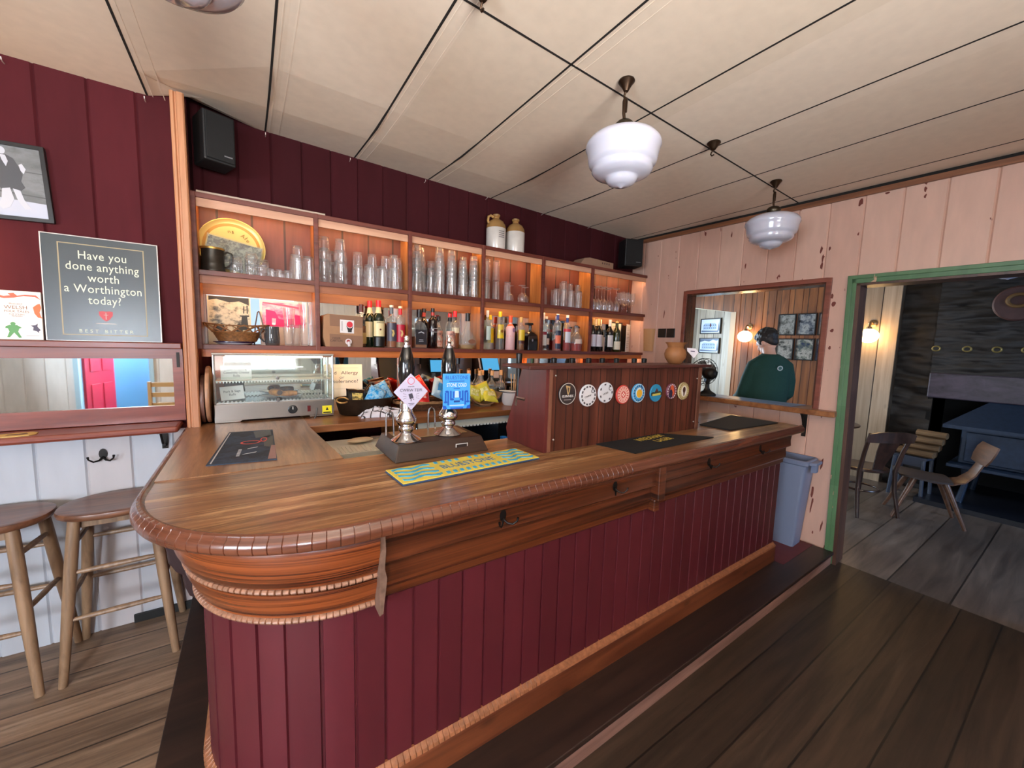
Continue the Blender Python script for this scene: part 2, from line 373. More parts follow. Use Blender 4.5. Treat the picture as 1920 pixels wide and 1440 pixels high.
BLACKG = P((8, 8, 9), .08, name='black_gloss', coat=.6)
IRON = P((38, 34, 32), .45, .7, name='dark_iron')
BRONZE = P((62, 46, 34), .38, .85, name='bronze')
WHITE = P((240, 240, 236), .5, name='white_print')
BLACK = P((18, 18, 18), .5, name='black_print')
OPAL = P((194, 196, 212), .16, name='opal_glass', sub=.15, coat=.4)
GLOW = P((255, 206, 138), .4, name='lit_globe', emit=16)

# ---------------------------------------------------------------- the room
def plank_wall(name, mat, fn, u0, u1, z0, z1, w, off, holes=(), t=.03, ch=.0075, **k):
    m = MB(); edges = {round(u0, 4), round(u1, 4)}; joints = set()
    n = math.ceil((u0-off)/w)
    while off+n*w < u1:
        e = round(off+n*w, 4); n += 1
        if e > u0: edges.add(e); joints.add(e)
    for h in holes:
        for e in (h[0], h[1]):
            if u0 < e < u1: edges.add(round(e, 4))
    E = sorted(edges)
    for a, b in zip(E, E[1:]):
        if b-a < .002: continue
        ca = ch if a in joints else 0; cb = ch if b in joints else 0
        if b-a < ca+cb+.002: ca = cb = 0
        sec = ([(a, ca), (a+ca, 0)] if ca else [(a, 0)]) + ([(b-cb, 0), (b, cb)] if cb else [(b, 0)]) + [(b, t), (a, t)]
        spans = [(z0, z1)]
        for h in holes:
            if h[0] <= a+1e-4 and h[1] >= b-1e-4:
                ns = []
                for p, q in spans:
                    if h[3] <= p or h[2] >= q: ns.append((p, q)); continue
                    if h[2] > p: ns.append((p, h[2]))
                    if h[3] < q: ns.append((h[3], q))
                spans = ns
        for p, q in spans:
            nn = len(sec)
            m.add([fn(x, d, p) for x, d in sec]+[fn(x, d, q) for x, d in sec],
                  [tuple(range(nn))[::-1], tuple(range(nn, 2*nn))]+[(i, (i+1) % nn, (i+1) % nn+nn, i+nn) for i in range(nn)])
    return struct(m.build(name, mat, smooth=0, **k))

def sbox(name, mat, *b, bevel=0, smooth=0):
    return struct(MB().box(*b).build(name, mat, smooth=smooth, bevel=bevel))

YB, YL = 2.97, 2.80
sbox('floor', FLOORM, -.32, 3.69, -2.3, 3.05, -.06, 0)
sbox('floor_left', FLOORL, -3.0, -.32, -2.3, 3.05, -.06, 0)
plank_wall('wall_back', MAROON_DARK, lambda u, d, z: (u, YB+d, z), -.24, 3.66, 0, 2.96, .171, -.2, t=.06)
plank_wall('wall_back_left', MAROON, lambda u, d, z: (u, YL+d, z), -2.96, -.30, 1.06, 2.80, .171, -.78, t=.05)
plank_wall('wall_back_left_lower', WHITEP, lambda u, d, z: (u, YL+d, z), -2.96, -.30, 0, 1.06, .171, -.71, t=.05)
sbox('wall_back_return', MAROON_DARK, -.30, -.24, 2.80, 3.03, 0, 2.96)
sbox('baseboard_back', BLACK, -.575, -.32, 2.786, 2.80, 0, .045)
# post with a moulded face at the end of the back bar
m = MB(); m.prism([(-.293, 2.80), (-.293, 2.668), (-.287, 2.662), (-.279, 2.662), (-.275, 2.668), (-.269, 2.668), (-.266, 2.660), (-.243, 2.660), (-.237, 2.666), (-.243, 2.80)], 'z', 1.0835, 2.7665)
struct(m.build('trim_1', TRIMW, smooth=0))

# right wall, its own axis turned three degrees
WA = R(2.98)
def W(n, s, z): return (3.623+n*math.cos(WA)-s*math.sin(WA), .976+n*math.sin(WA)+s*math.cos(WA), z)
WL = dict(loc=(3.623, .976, 0), rot=(0, 0, WA))
HS0, HS1, HZ0, HZ1 = .238, 1.340, 1.11, 2.105
DS0, DS1, DZ = -.95, .05, 2.085
wr_ = plank_wall('wall_right', PINK, lambda u, d, z: (d, u, z), -3.25, 2.06, 0, 2.80, .198, .07, [(HS0, HS1, HZ0, HZ1), (DS0, DS1, -1, DZ)], t=.13, **WL)
m = MB(); rc = random.Random(5)
for s_, z_, a_, b_ in ((.095, 2.641, .012, .028), (-.222, 2.690, .010, .026), (-.223, 2.640, .008, .020), (-.226, 2.600, .006, .014), (-.04, 2.668, .014, .008), (.297, 2.354, .010, .030), (.282, 2.289, .009, .030), (.283, 2.235, .010, .032), (.245, 2.353, .006, .018), (.966, 2.595, .006, .026), (.828, 2.309, .008, .026), (.189, .503, .010, .05), (.184, .406, .007, .07), (.109, .262, .006, .05), (.178, 1.747, .012, .016), (.183, 1.943, .014, .020), (1.091, 1.804, .006, .02), (1.577, 1.922, .005, .05), (.149, .736, .007, .05), (.182, 1.62, .008, .014), (.20, 2.0, .008, .020)):
    q = []
    for i in range(9):
        t_ = 2*PI*i/9; k_ = rc.uniform(.6, 1.15); q.append((s_+a_*k_*math.cos(t_)-.25*b_*math.sin(t_)*.3, z_+b_*k_*math.sin(t_)))
    m.prism(q, 'x', -.0007, .0005)
m.build('paint_chips', P((112, 52, 42), .7), wr_, smooth=0)
m = MB(); m.box(-.022, .01, -3.2, 1.99, 2.680, 2.715); struct(m.build('trim_2', wood('cornice_strip', (104, 64, 42), (152, 100, 68), 1, 14, 1.2), smooth=0, **WL))
m = MB(); m.box(-.020, .0, -3.2, 1.99, 2.715, 2.735); struct(m.build('trim_3', P((26, 22, 20), .9), smooth=0, **WL))
# hatch lining and face trim
h = thing('window_1', None, None, (3.623, .976, 0), WA); struct(h)
m = MB(); f = .032
for s0, s1 in ((HS0-f, HS0), (HS1, HS1+f)): m.box(-.014, 0, s0, s1, HZ0, HZ1+f)
m.box(-.014, 0, HS0, HS1, HZ1, HZ1+f)
m.build('frame', wood('hatch_trim', (112, 56, 44), (150, 84, 66), 1, 16, 1.5), h, smooth=0, bevel=.003)
m = MB(); m.box(0, .145, HS0-.004, HS0+.012, HZ0, HZ1); m.box(0, .145, HS1-.012, HS1+.004, HZ0, HZ1); m.box(0, .145, HS0, HS1, HZ1-.012, HZ1+.004)
m.build('reveal', wood('hatch_lining', (62, 34, 24), (104, 58, 40), 2, 14, 1.5, rough=.25, coat=.3), h, smooth=0)
# green door frame, leaning a little
h = thing('door_1', None, None, (3.623, .976, 0), WA); struct(h)
m = MB()
def lean(a, b, n0, n1, z0, z1, k=.045):
    q = [(n0, a), (n1, a), (n1, b), (n0, b)]
    m.add([(x, y-k*(1-z0/2.1), z0) for x, y in q]+[(x, y-k*(1-z1/2.1), z1) for x, y in q], [(3, 2, 1, 0), (4, 5, 6, 7), (0, 1, 5, 4), (1, 2, 6, 5), (2, 3, 7, 6), (3, 0, 4, 7)])
lean(.062, .112, -.022, 0, 0, 2.128); lean(.086, .112, -.03, -.02, 0, 2.134)
m.box(-.022, 0, -1.0, .112, 2.078, 2.130); m.box(-.03, -.02, -1.0, .112, 2.108, 2.134)
m.build('frame', GREENP, h, smooth=0, bevel=.003)
m = MB(); lean(.04, .064, -.018, .15, 0, 2.08); m.box(-.018, .15, -.95, .06, 2.062, 2.085); m.box(-.02, .15, -.974, -.95, 0, 2.085)
m.build('jamb', wood('door_jamb', (60, 40, 32), (100, 68, 54), 2, 14, 1.5), h, smooth=0)

# left wall with a window, front wall with a door and a window: behind the camera, seen in the mirrors
plank_wall('wall_left', PLAINW, lambda u, d, z: (-2.9-d, u, z), -2.26, 2.86, 0, 2.80, .19, 0, [(-1.6, .1, .80, 2.30)], t=.10)
plank_wall('wall_front', PLAINX, lambda u, d, z: (u, -2.2-d, z), -3.0, 3.85, 0, 2.80, .19, 0, [(-2.02, -1.20, -1, 2.10), (-.70, .72, .95, 2.28), (2.85, 3.35, 1.2, 2.1)], t=.10)
def window(name, axis, pos, a0, a1, z0, z1, nx, mat, d=.10):
    h = thing(name, None, None, (0, 0, 0)); struct(h)
    m = MB(); g = MB()
    def bx(u0, u1, w0, w1, zz0, zz1, M):
        if axis == 'x': M.box(pos+u0, pos+u1, w0, w1, zz0, zz1)
        else: M.box(w0, w1, pos+u0, pos+u1, zz0, zz1)
    for w0, w1 in ((a0, a0+.05), (a1-.05, a1)): bx(-d, .01, w0, w1, z0, z1, m)
    for q0, q1 in ((z0, z0+.05), (z1-.05, z1), ((z0+z1)/2-.02, (z0+z1)/2+.02)): bx(-d, .01, a0+.05, a1-.05, q0, q1, m)
    for i in range(1, nx):
        c = a0+(a1-a0)*i/nx; bx(-d*.7, -d*.3, c-.013, c+.013, z0+.05, z1-.05, m)
    m.build('frame', mat, h, smooth=0)
    bx(-d*.52, -d*.48, a0+.05, a1-.05, z0+.05, z1-.05, g); g.build('pane', thin_glass(name+'_pane', haze_amt=0, edge=.2), h, smooth=0)
    return h
WHITEF = P((222, 224, 222), .45, name='window_paint')
window('window_2', 'x', -2.9, -1.6, .1, .80, 2.30, 3, WHITEF)
window('window_3', 'y', -2.2, -.70, .72, .95, 2.28, 3, WHITEF)
window('window_6', 'y', -2.2, 2.85, 3.35, 1.2, 2.1, 1, WHITEF)
BLUEP = P((96, 142, 172), .45, name='porch_blue'); LBLUE = P((158, 188, 206), .45, name='porch_pale_blue')
h = thing('door_2', None, None, (0, 0, 0)); struct(h)
m = MB()
m.box(-2.02, -1.97, -2.32, -2.18, 0, 2.10); m.box(-1.25, -1.20, -2.32, -2.18, 0, 2.10); m.box(-1.97, -1.25, -2.32, -2.18, 2.05, 2.10)
m.build('frame', LBLUE, h, smooth=0)
ld = thing('door_3', None, None, (-1.96, -2.32, 0), R(-76)); struct(ld)
m = MB(); m.box(0, .66, -.02, .02, .02, 2.04)
RED = P((190, 24, 46), .4, name='red_door')
m.build('leaf', RED, ld, smooth=0)
m = MB()
for x0, x1 in ((.10, .30), (.37, .57)):
    for z0, z1 in ((.2, .82), (1.0, 1.9)):
        m.box(x0, x1, .02, .03, z0, z1)
m.build('panel', RED, ld, smooth=0, bevel=.008)
sbox('wall_porch_left', BLUEP, -2.40, -2.30, -3.3, -2.3, 0, 2.7)
sbox('wall_porch_right', LBLUE, -1.12, -1.02, -3.3, -2.3, 0, 2.7)
sbox('wall_porch_back', BLUEP, -2.4, -1.02, -3.4, -3.3, 0, 2.7)
sbox('floor_porch', P((120, 118, 114), .7), -2.4, -1.02, -3.4, -2.3, -.06, 0)

# ceiling boards, one mesh: narrow dark joints and flat battens
CX = [-2.98, -2.05, -1.5, -.95, -.393, .117, .632, 1.162, 1.711, 2.273, 2.832, 3.44, 3.70]
def zc(x, y):
    z = 2.765-.0086*x
    if x > -.3 and y > 2.4: z += .06*(1-max(x, 0)/3.5)*(y-2.4)/.57
    return z
def ysplit(x): return 1.345+.032*max(0, x-.4)
m = MB(); bt = MB()
for a, b in zip(CX, CX[1:]):
    for side in (0, 1):
        ya, yb = (ysplit(a), ysplit(b)) if side else (-2.3, -2.3)
        ye = (lambda x: YB+.02) if a > -.4 else (lambda x: YL+.01)
        za, zb = (ye(a), ye(b)) if side else (ysplit(a), ysplit(b))
        g = .0038
        ys = [0, .5, .75, 1] if side else [0, 1]
        for t0, t1 in zip(ys, ys[1:]):
            q = [(a+g, ya+(za-ya)*t0+(g if t0 == 0 else 0)), (b-g, yb+(zb-yb)*t0+(g if t0 == 0 else 0)), (b-g, yb+(zb-yb)*t1-(g if t1 == 1 else 0)), (a+g, ya+(za-ya)*t1-(g if t1 == 1 else 0))]
            if side and a > -.4 and a < 0 and t1 == 1:    # the broken corner above the loudspeaker
                q = [q[0], q[1], q[2], (.06, YB), (-.24, 2.775), (a+g, 2.80)]
            n = len(q)
            m.add([(x, y, zc(x, y)) for x, y in q]+[(x, y, zc(x, y)+.012) for x, y in q],
                  [tuple(range(n))[::-1], tuple(range(n, 2*n))]+[(i, (i+1) % n, (i+1) % n+n, i+n) for i in range(n)])
            if b-a > .3 and a < 1.5:
                e = [q[0][1], q[-1][1] if len(q) == 4 else 2.80]
                for x0, x1, d in ((a+.020, a+.024, .0008), (a+.066, a+.070, .0007)):
                    p = [(x0, e[0]), (x1, e[0]), (x1, e[1]), (x0, e[1])]
                    bt.add([(x, y, zc(x, y)-d) for x, y in p]+[(x, y, zc(x, y)+.001) for x, y in p],
                           [(3, 2, 1, 0), (4, 5, 6, 7), (0, 1, 5, 4), (1, 2, 6, 5), (2, 3, 7, 6), (3, 0, 4, 7)])
ce = struct(m.build('ceiling', CREAM, smooth=0))
bt.build('batten', CREAM, ce, smooth=0)
jt = MB()
def joint(a, b, w_):
    (x0, y0), (x1, y1) = a, b; n = 6
    for i in range(n):
        p = [Vector((x0+(x1-x0)*k/n, y0+(y1-y0)*k/n)) for k in (i, i+1)]; t = (p[1]-p[0]).normalized(); s_ = Vector((-t.y, t.x))*w_/2
        q = [p[0]-s_, p[1]-s_, p[1]+s_, p[0]+s_]
        jt.add([(v.x, v.y, zc(v.x, v.y)-.0008) for v in q]+[(v.x, v.y, zc(v.x, v.y)+.004) for v in q], [(3, 2, 1, 0), (4, 5, 6, 7), (0, 1, 5, 4), (1, 2, 6, 5), (2, 3, 7, 6), (3, 0, 4, 7)])
for x in CX[1:-1]: joint((x, -2.28), (x, ysplit(x)), .0095); joint((x, ysplit(x)), (x, 2.4), .0095); joint((x, 2.4), (x, (YB if x > -.3 else YL)), .0095)
joint((-2.9, 1.345), (.4, 1.345), .0095); joint((.4, 1.345), (3.6, ysplit(3.6)), .0095)
jt.build('joint', P((22, 17, 15), .9), ce, smooth=0)
sbox('ceiling_void', P((16, 13, 12), .9), -3.05, 3.9, -2.3, 3.1, 2.965, 3.0)

# ---------------------------------------------------------------- the far room, through hatch and doorway
sbox('floor_far', FARFLOOR, 3.69, 7.6, -2.7, 4.9, -.06, 0)
sbox('ceiling_far', P((205, 196, 176), .7), 3.76, 7.6, -2.7, 4.9, 2.655, 2.76)
plank_wall('wall_far', WALLPINE, lambda u, d, z: (6.5+d, u, z), 1.935, 3.40, 0, 2.75, .17, 1.425, t=.15)
plank_wall('wall_far_pale', wood('weathered_boards', (160, 136, 110), (196, 172, 146), 2, 18, .7, rough=.5, knots=.4, plank=(1, .17, 1.425), gap=.005), lambda u, d, z: (6.5+d, u, z), 1.425, 1.935, 0, 2.75, .17, 1.425, t=.15)
PALEPINE = wood('pale_alcove_boards', (146, 132, 114), (180, 170, 156), 2, 18, .7, rough=.5, knots=.35, plank=(1, .19, 3.42), gap=.005)
m = MB(); m.prism([(3.40, 2.19), (4.95, 2.44), (4.95, 2.75), (3.40, 2.75)], 'x', 6.5, 6.6); struct(m.build('wall_far_header', WALLPINE, smooth=0))
m = MB(); m.hexa([(6.56, 3.37), (6.98, 4.95), (7.08, 4.95), (6.66, 3.37)], 0, 2.7); struct(m.build('wall_far_alcove', PALEPINE, smooth=0))
m = MB(); m.hexa([(6.49, 3.35), (6.56, 3.35), (6.575, 3.43), (6.49, 3.43)], 0, 2.19); struct(m.build('trim_4', P((176, 156, 132), .5), smooth=0))
m = MB(); m.add([(6.6, 3.40, 2.19), (7.1, 3.40, 2.19), (7.1, 4.95, 2.42), (6.6, 4.95, 2.42), (6.6, 3.40, 2.25), (7.1, 3.40, 2.25), (7.1, 4.95, 2.48), (6.6, 4.95, 2.48)],
      [(3, 2, 1, 0), (4, 5, 6, 7), (0, 1, 5, 4), (1, 2, 6, 5), (2, 3, 7, 6), (3, 0, 4, 7)]); struct(m.build('ceiling_alcove', P((228, 222, 196), .6), smooth=0))
plank_wall('wall_far_left', PLAINX, lambda u, d, z: (u, 4.6+d, z), 3.4, 7.1, 0, 2.75, .19, 0, [(4.70, 6.0, .9, 2.3)], t=.1)
plank_wall('wall_far_right', PLAINX, lambda u, d, z: (u, -2.6-d, z), 3.7, 7.6, 0, 2.75, .19, 0, [(4.35, 5.65, .9, 2.3)], t=.1)
plank_wall('wall_far_near', WALLPINE, lambda u, d, z: (3.56-d, u, z), 3.08, 4.7, 0, 2.75, .19, 0, t=.06)
window('window_4', 'y', 4.7, 4.70, 6.0, .9, 2.3, 3, WHITEF)
window('window_5', 'y', -2.6, 4.35, 5.65, .9, 2.3, 3, WHITEF)
# stone chimney breast
def stone_face(x, y0, y1, z0, z1, amp, seed, ny, nz):
    m = MB(); g = []
    for j in range(nz+1):
        row = []
        for i in range(ny+1):
            y = y0+(y1-y0)*i/ny; z = z0+(z1-z0)*j/nz
            v = Vector((seed, y*2.2, z*9))
            d = noise.fractal(v, .8, 2.1, 4)*amp + (abs(noise.noise(Vector((seed+5, y*1.4, z*6.5))))-.2)*amp*1.3
            row.append((x-d, y, z))
        g.append(row)
    for j in range(nz):
        for i in range(ny): m.poly([g[j][i], g[j][i+1], g[j+1][i+1], g[j+1][i]])
    return m
STONE = wood('slate_stone', (17, 14, 12), (46, 39, 34), 1, 30, 4.5, rough=.55, bump=.9, contrast=(.3, .7))
s = stone_face(6.62, 1.08, 1.44, 0, 2.74, .025, 1, 16, 130); s.box(6.66, 7.5, 1.08, 1.44, 0, 2.74)
struct(s.build('wall_chimney_side', STONE, smooth=60))
s = stone_face(6.45, -2.6, 1.10, 1.385, 2.74, .035, 4, 120, 110); s.box(6.51, 7.5, -2.6, 1.10, 1.36, 2.74)
s.box(6.47, 6.6, 1.09, 1.10, 1.12, 2.74)
struct(s.build('wall_chimney_breast', STONE, smooth=60))
s = MB(); s.box(7.3, 7.4, -2.6, 1.12, 0, 1.4); s.box(6.62, 7.4, 1.08, 1.12, 0, 1.12); s.box(6.5, 7.4, -2.6, -1.2, 0, 1.12)
struct(s.build('wall_fireplace', P((14, 12, 12), .9), smooth=0))
s = MB(); s.box(6.42, 6.75, -2.0, 1.10, 1.115, 1.395)
struct(s.build('trim_5', wood('slate_lintel', (48, 41, 47), (82, 71, 82), 1, 12, 5, rough=.35, bump=.4), smooth=0, bevel=.012))
sbox('floor_hearth', P((28, 30, 38), .35, name='hearth_slate'), 5.98, 7.3, -2.0, 1.02, 0, .05)
sbox('wall_far_back', P((20, 18, 18), .9), 7.4, 7.5, -2.6, 4.9, 0, 2.75)

# ---------------------------------------------------------------- the bar counter
ZT = 1.08
def arc_path(off, x_end, y_start, step=.02, yslope=.0135, straight_step=None):
    """plan line of the counter front, offset inwards: left side, rounded corner, long front"""
    cx, cy, r = (.245, 1.61, .555-off) if off < .05 else (.245, 1.54, .385)      # the panelling turns a tighter corner than the top
    p = [(cx-r, y) for y in ([y_start] if straight_step is None else [y_start-(y_start-cy)*i/8 for i in range(8)])]
    n = max(6, int(PI/2*r/step))
    p += [(cx-r*math.cos(PI/2*i/n), cy-r*math.sin(PI/2*i/n)) for i in range(n+1)]
    y1 = cy-r
    if straight_step is None: p.append((x_end, y1+(x_end-cx)*yslope))
    else:
        k = int((x_end-cx)/straight_step)
        p += [(cx+(x_end-cx)*i/k, y1+(x_end-cx)*i/k*yslope) for i in range(1, k+1)]
    return p
def sweep(path, prof, mb, scale=None, caps=True, closed=True):
    """prof = (outward, z) section carried along a plan path"""
    P_ = [Vector((x, y)) for x, y in path]; rings = []
    for i, q in enumerate(P_):
        a = P_[max(i-1, 0)]; b = P_[min(i+1, len(P_)-1)]
        t = (b-a).normalized(); nn = Vector((t.y, -t.x))
        k = scale(i) if scale else 1
        rings.append([(q.x+nn.x*o*k, q.y+nn.y*o*k, z) for o, z in prof])
    n = len(prof); fs = []
    for i in range(len(rings)-1):
        for k in range(n if closed else n-1):
            l = (k+1) % n; fs.append((i*n+k, i*n+l, (i+1)*n+l, (i+1)*n+k))
    if caps: fs += [tuple(range(n))[::-1], tuple(range((len(rings)-1)*n, len(rings)*n))]
    mb.add([p for r in rings for p in r], fs)
def notched(off, x_end, y_start, pitch, gap, upto=None):
    """a path with a pair of close points at every notch"""
    base = arc_path(off, x_end, y_start, step=.004, straight_step=.01)
    out = []; idx = set(); acc = 0; last = base[0]
    out.append(base[0])
    nxt = pitch
    for p in base[1:]:
        d = math.hypot(p[0]-last[0], p[1]-last[1])
        acc += d; last = p
        if acc >= nxt and (upto is None or p[0] < upto):
            t = Vector((p[0]-out[-1][0], p[1]-out[-1][1])).normalized()
            for k, f in ((-gap, 0), (0, 1), (gap, 0)):
                out.append((p[0]+t.x*k, p[1]+t.y*k))
                if f: idx.add(len(out)-1)
            nxt = acc+pitch
        elif acc > nxt-pitch+gap*2 and nxt-acc > gap*2 and len(out) and math.hypot(p[0]-out[-1][0], p[1]-out[-1][1]) > .012:
            out.append(p)
    if out[-1] != base[-1]: out.append(base[-1])
    return out, (lambda i: .93 if i in idx else 1)

top = thing('bar_worktop', 'long worn varnished wooden bar top with rounded corner and carved nosing', 'bar top', (1.4, 1.4, 1.04))
XE = 3.13
op = arc_path(.022, XE, 2.765)
m = MB()
m.hexa(op+[(XE, 1.72), (.312, 1.72), (.312, 1.45)][:2]+[(.312, 1.72)], 1.042, ZT)
tb = m.build('front_board', TOPM, top, smooth=30, w=1)
# arm running back to the wall is a board of its own with the grain turned
m = MB(); m.hexa([(-.287, 1.725), (.309, 1.725), (.262, 2.45), (.262, 2.762), (-.287, 2.762)], 1.0815, 1.0830)
m.build('arm_board', TOPY, top, smooth=0, w=1)
m = MB(); m.hexa([(-.287, 1.722), (.312, 1.722), (.262, 2.45), (.262, 2.765), (-.287, 2.765)], 1.042, 1.0815)
m.build('arm_core', TOPY, top, smooth=0, w=1)
m = MB()
pth, scl = notched(.026, XE+.004, 2.765, .030, .0011, 1.35)
sweep(pth, [(.0, 1.083), (.008, 1.086), (.016, 1.083), (.019, 1.076), (.026, 1.070), (.031, 1.060), (.031, 1.048), (.026, 1.038), (.016, 1.032), (.004, 1.030), (-.012, 1.026), (-.012, 1.07)], m, scl)
m.build('nosing', NOSEM, top, smooth=30, w=1)

bar = thing('bar_counter', 'long bar counter front of maroon boards under orange varnished frieze', 'bar counter', (1.4, 1.5, .1))
OFF = .098           # panelling stands back under the top
XB = 3.045
# vertical boards with grooves
pp = []; sc_i = set()
base = arc_path(OFF, XB, 2.76, step=.011, straight_step=.011)
acc = 0; last = base[0]; nxt = .05
for p in base:
    d = math.hypot(p[0]-last[0], p[1]-last[1]); acc += d
    if acc >= nxt:
        t = Vector((p[0]-last[0], p[1]-last[1])).normalized()
        for k, f in ((-.0055, 0), (-.003, 1), (.003, 1), (.0055, 0)):
            pp.append((p[0]+t.x*k, p[1]+t.y*k)); 
            if f: sc_i.add(len(pp)-1)
        nxt += .088
    elif not pp or math.hypot(p[0]-pp[-1][0], p[1]-pp[-1][1]) > .007: pp.append(p)
    last = p
m = MB(); sweep(pp, [(.011, .10), (.011, 1.03), (-.02, 1.03), (-.02, .10)], m, lambda i: .30 if i in sc_i else 1)
m.build('panelling', BARRED, bar, smooth=28, w=1)
m = MB(); m.box(XB-.02, XB, 1.21, 1.70, .10, 1.03); m.build('end_panel', BARRED, bar, smooth=0, w=1)
# frieze round the corner
XJ = .285
fr = [(.0, 1.032), (.082, 1.032), (.086, 1.02), (.084, .99), (.074, .95), (.060, .918), (.056, .912), (.0, .905)]
m = MB(); cp = arc_path(OFF, XJ, 1.56, step=.02)
sweep(cp, fr, m); m.build('frieze', FRIEZE, bar, smooth=40, w=1)
fr2 = [(.0, .896), (.054, .894), (.052, .875), (.042, .85), (.032, .828), (.030, .815), (.0, .81)]
m = MB(); sweep(cp, fr2, m); m.build('frieze', FRIEZE, bar, smooth=40, w=1)
for (o, z, r, pt) in ((.050, .903, .009, .014), (.026, .803, .010, .013)):
    m = MB(); pth, scl = notched(OFF, XJ, 1.56, pt, .0018)
    sweep(pth, [(0, z-r), (o, z-r), (o+r*.8, z-r*.5), (o+r, z), (o+r*.8, z+r*.5), (o, z+r), (0, z+r)], m, lambda i, s=scl: 1 if s(i) == 1 else .88)
    m.build('bead', P((150, 108, 84), .4, noise_amt=.3, nscale=60), bar, smooth=40, w=1)
# frieze along the straight front, simpler and darker, in two lengths
sf = [(0, 1.032), (.064, 1.032), (.064, 1.010), (.056, 1.004), (.053, .97), (.056, .935), (.050, .928), (.034, .925), (.032, .90), (.036, .872), (.034, .85), (.024, .835), (.022, .81), (.012, .80), (0, .80)]
st = arc_path(OFF, XB, 2.2)
y_at = lambda x: 1.155+(x-.245)*.0135
for x0, x1, k in ((.300, 1.60, 1), (1.60, XB, 1.12)):
    m = MB(); sweep([(x0, y_at(x0)), ((x0+x1)/2, y_at((x0+x1)/2)), (x1, y_at(x1))], [(o*k, z+(.012 if x0 > 1 else 0)*(z < 1.02)) for o, z in sf], m)
    m.build('frieze', FRIEZED, bar, smooth=25, w=1)
m = MB(); m.box(1.575, 1.625, y_at(1.6)-.078, y_at(1.6)+.01, .86, 1.03); m.box(1.58, 1.62, y_at(1.6)-.055, y_at(1.6)+.01, .80, .86)
m.build('bracket', FRIEZED, bar, smooth=0, w=1, bevel=.006)
m = MB(); m.prism([(XJ, 1.03), (.302, 1.03), (.304, .98), (.300, .93), (.307, .90), (.303, .86), (.299, .83), (.296, .795), (XJ, .79)], 'y', 1.155-.078, 1.155+.005)
m.build('end_moulding', P((112, 86, 72), .5, noise_amt=.3, nscale=40), bar, smooth=0, w=1)
# base board and its carved bead
bp = arc_path(OFF, XB+.01, 2.76)
m = MB(); sweep(bp, [(0, .10), (.03, .10), (.03, .195), (.026, .205), (0, .205)], m); m.build('base_board', BASEW, bar, smooth=30, w=1)
m = MB(); pth, scl = notched(OFF, XB+.01, 2.76, .016, .0018, .95)
sweep(pth, [(0, .205), (.026, .205), (.032, .212), (.028, .222), (.018, .228), (.012, .236), (0, .236)], m, lambda i: 1 if scl(i) == 1 else .84)
m.build('base_bead', P((140, 88, 58), .4, noise_amt=.3, nscale=50, name='base_bead_wood'), bar, smooth=35, w=1)
# corbel under the left overhang
m = MB()
cq = [(-.12, 1.03), (-.255, 1.03), (-.275, 1.0), (-.272, .965), (-.25, .945), (-.232, .93), (-.225, .90), (-.222, .86), (-.205, .825), (-.19, .81), (-.186, .77), (-.175, .735), (-.155, .715), (-.135, .72), (-.12, .74)]
m.prism([(x-.015, z) for x, z in cq], 'y', 1.563, 1.615)
m.build('corbel', P((40, 22, 24), .4, name='corbel_paint'), bar, smooth=0, w=1, bevel=.006)
m = MB(); m.hexa([(-.11, 2.3), (-.11, 1.75), (.29, 1.75), (.25, 2.74), (-.11, 2.74)], .10, 1.035); m.box(.32, 3.0, 1.62, 1.66, .10, 1.04)
m.build('carcass', P((50, 34, 26), .7), bar, smooth=0, w=1)

# raised step the bar stands on
m = MB(); stp = [(-.318, 2.79), (-.318, 1.45), (-.28, 1.25), (-.17, 1.08), (-.02, .975), (.16, .935), (.40, .935), (3.595, .985), (3.515, 2.79), (.3, 2.79), (.3, 1.75), (.3, 2.79)][:9]+[(3.0, 2.79), (3.0, 1.72), (.32, 1.72), (.32, 2.79)]
m.hexa(stp[:8]+[(3.56, 1.66), (.30, 1.66), (.30, 2.79)], .076, .10)
sp_ = struct(m.build('floor_step', DARKW, smooth=0, bevel=.004))
m = MB(); rs = [(-.31, 2.79), (-.31, 1.45), (-.272, 1.255), (-.165, 1.088), (-.015, .984), (.16, .945), (.40, .945), (3.592, .996), (3.56, 1.66), (.30, 1.66), (.30, 2.79)]
m.hexa(rs, 0, .076); struct(m.build('floor_step_riser', wood('riser_wood', (104, 74, 64), (158, 120, 106), 0, 14, 1.2, rough=.6), smooth=0))
m = MB(); m.hexa([(3.06, 1.105), (3.585, 1.113), (3.56, 1.655), (3.06, 1.655)], .10, .1015)
struct(m.build('floor_red_patch', P((92, 34, 38), .55, name='red_floor_paint', noise_amt=.12, nscale=12), smooth=0))
sbox('floor_behind_bar', P((70, 62, 56), .7), .32, 3.4, 1.67, 2.96, 0, .04)

# double coat hooks screwed to the frieze and to the boards on the left
def hook_part(big=1):
    m = MB(); m.lathe([(.0, 0), (.013, 0), (.013, .003), (.0, .004)], 12, Matrix.Rotation(PI/2, 4, 'X') @ Matrix.Diagonal((1, 1.7, 1, 1)))
    for s in (-1, 1):
        m.tube([(0, -.004, -.012), (s*.010, -.016, -.024), (s*.024, -.030, -.026), (s*.036, -.038, -.014), (s*.038, -.040, -.002)], [.004, .0038, .0034, .003, .0045], 8)
    return m
hm = None
for x, z, lb in ((.715, .985, 'dark double coat hook on the bar frieze, nearest the rounded corner'), (1.289, .985, 'dark double coat hook on the bar frieze, second from the rounded corner'),
               (2.02, .985, 'dark double coat hook on the bar frieze, third from the rounded corner'), (2.60, .985, 'dark double coat hook on the bar frieze, nearest the grey bin')):
    k = 1.12 if x > 1.6 else 1
    o = hook_part().build('coat_hook', IRON, o=None); o.location = (x, y_at(x)-.0535*k-.0005, z)
    tag(o, lb, 'hook', 'coat hooks on the bar front')
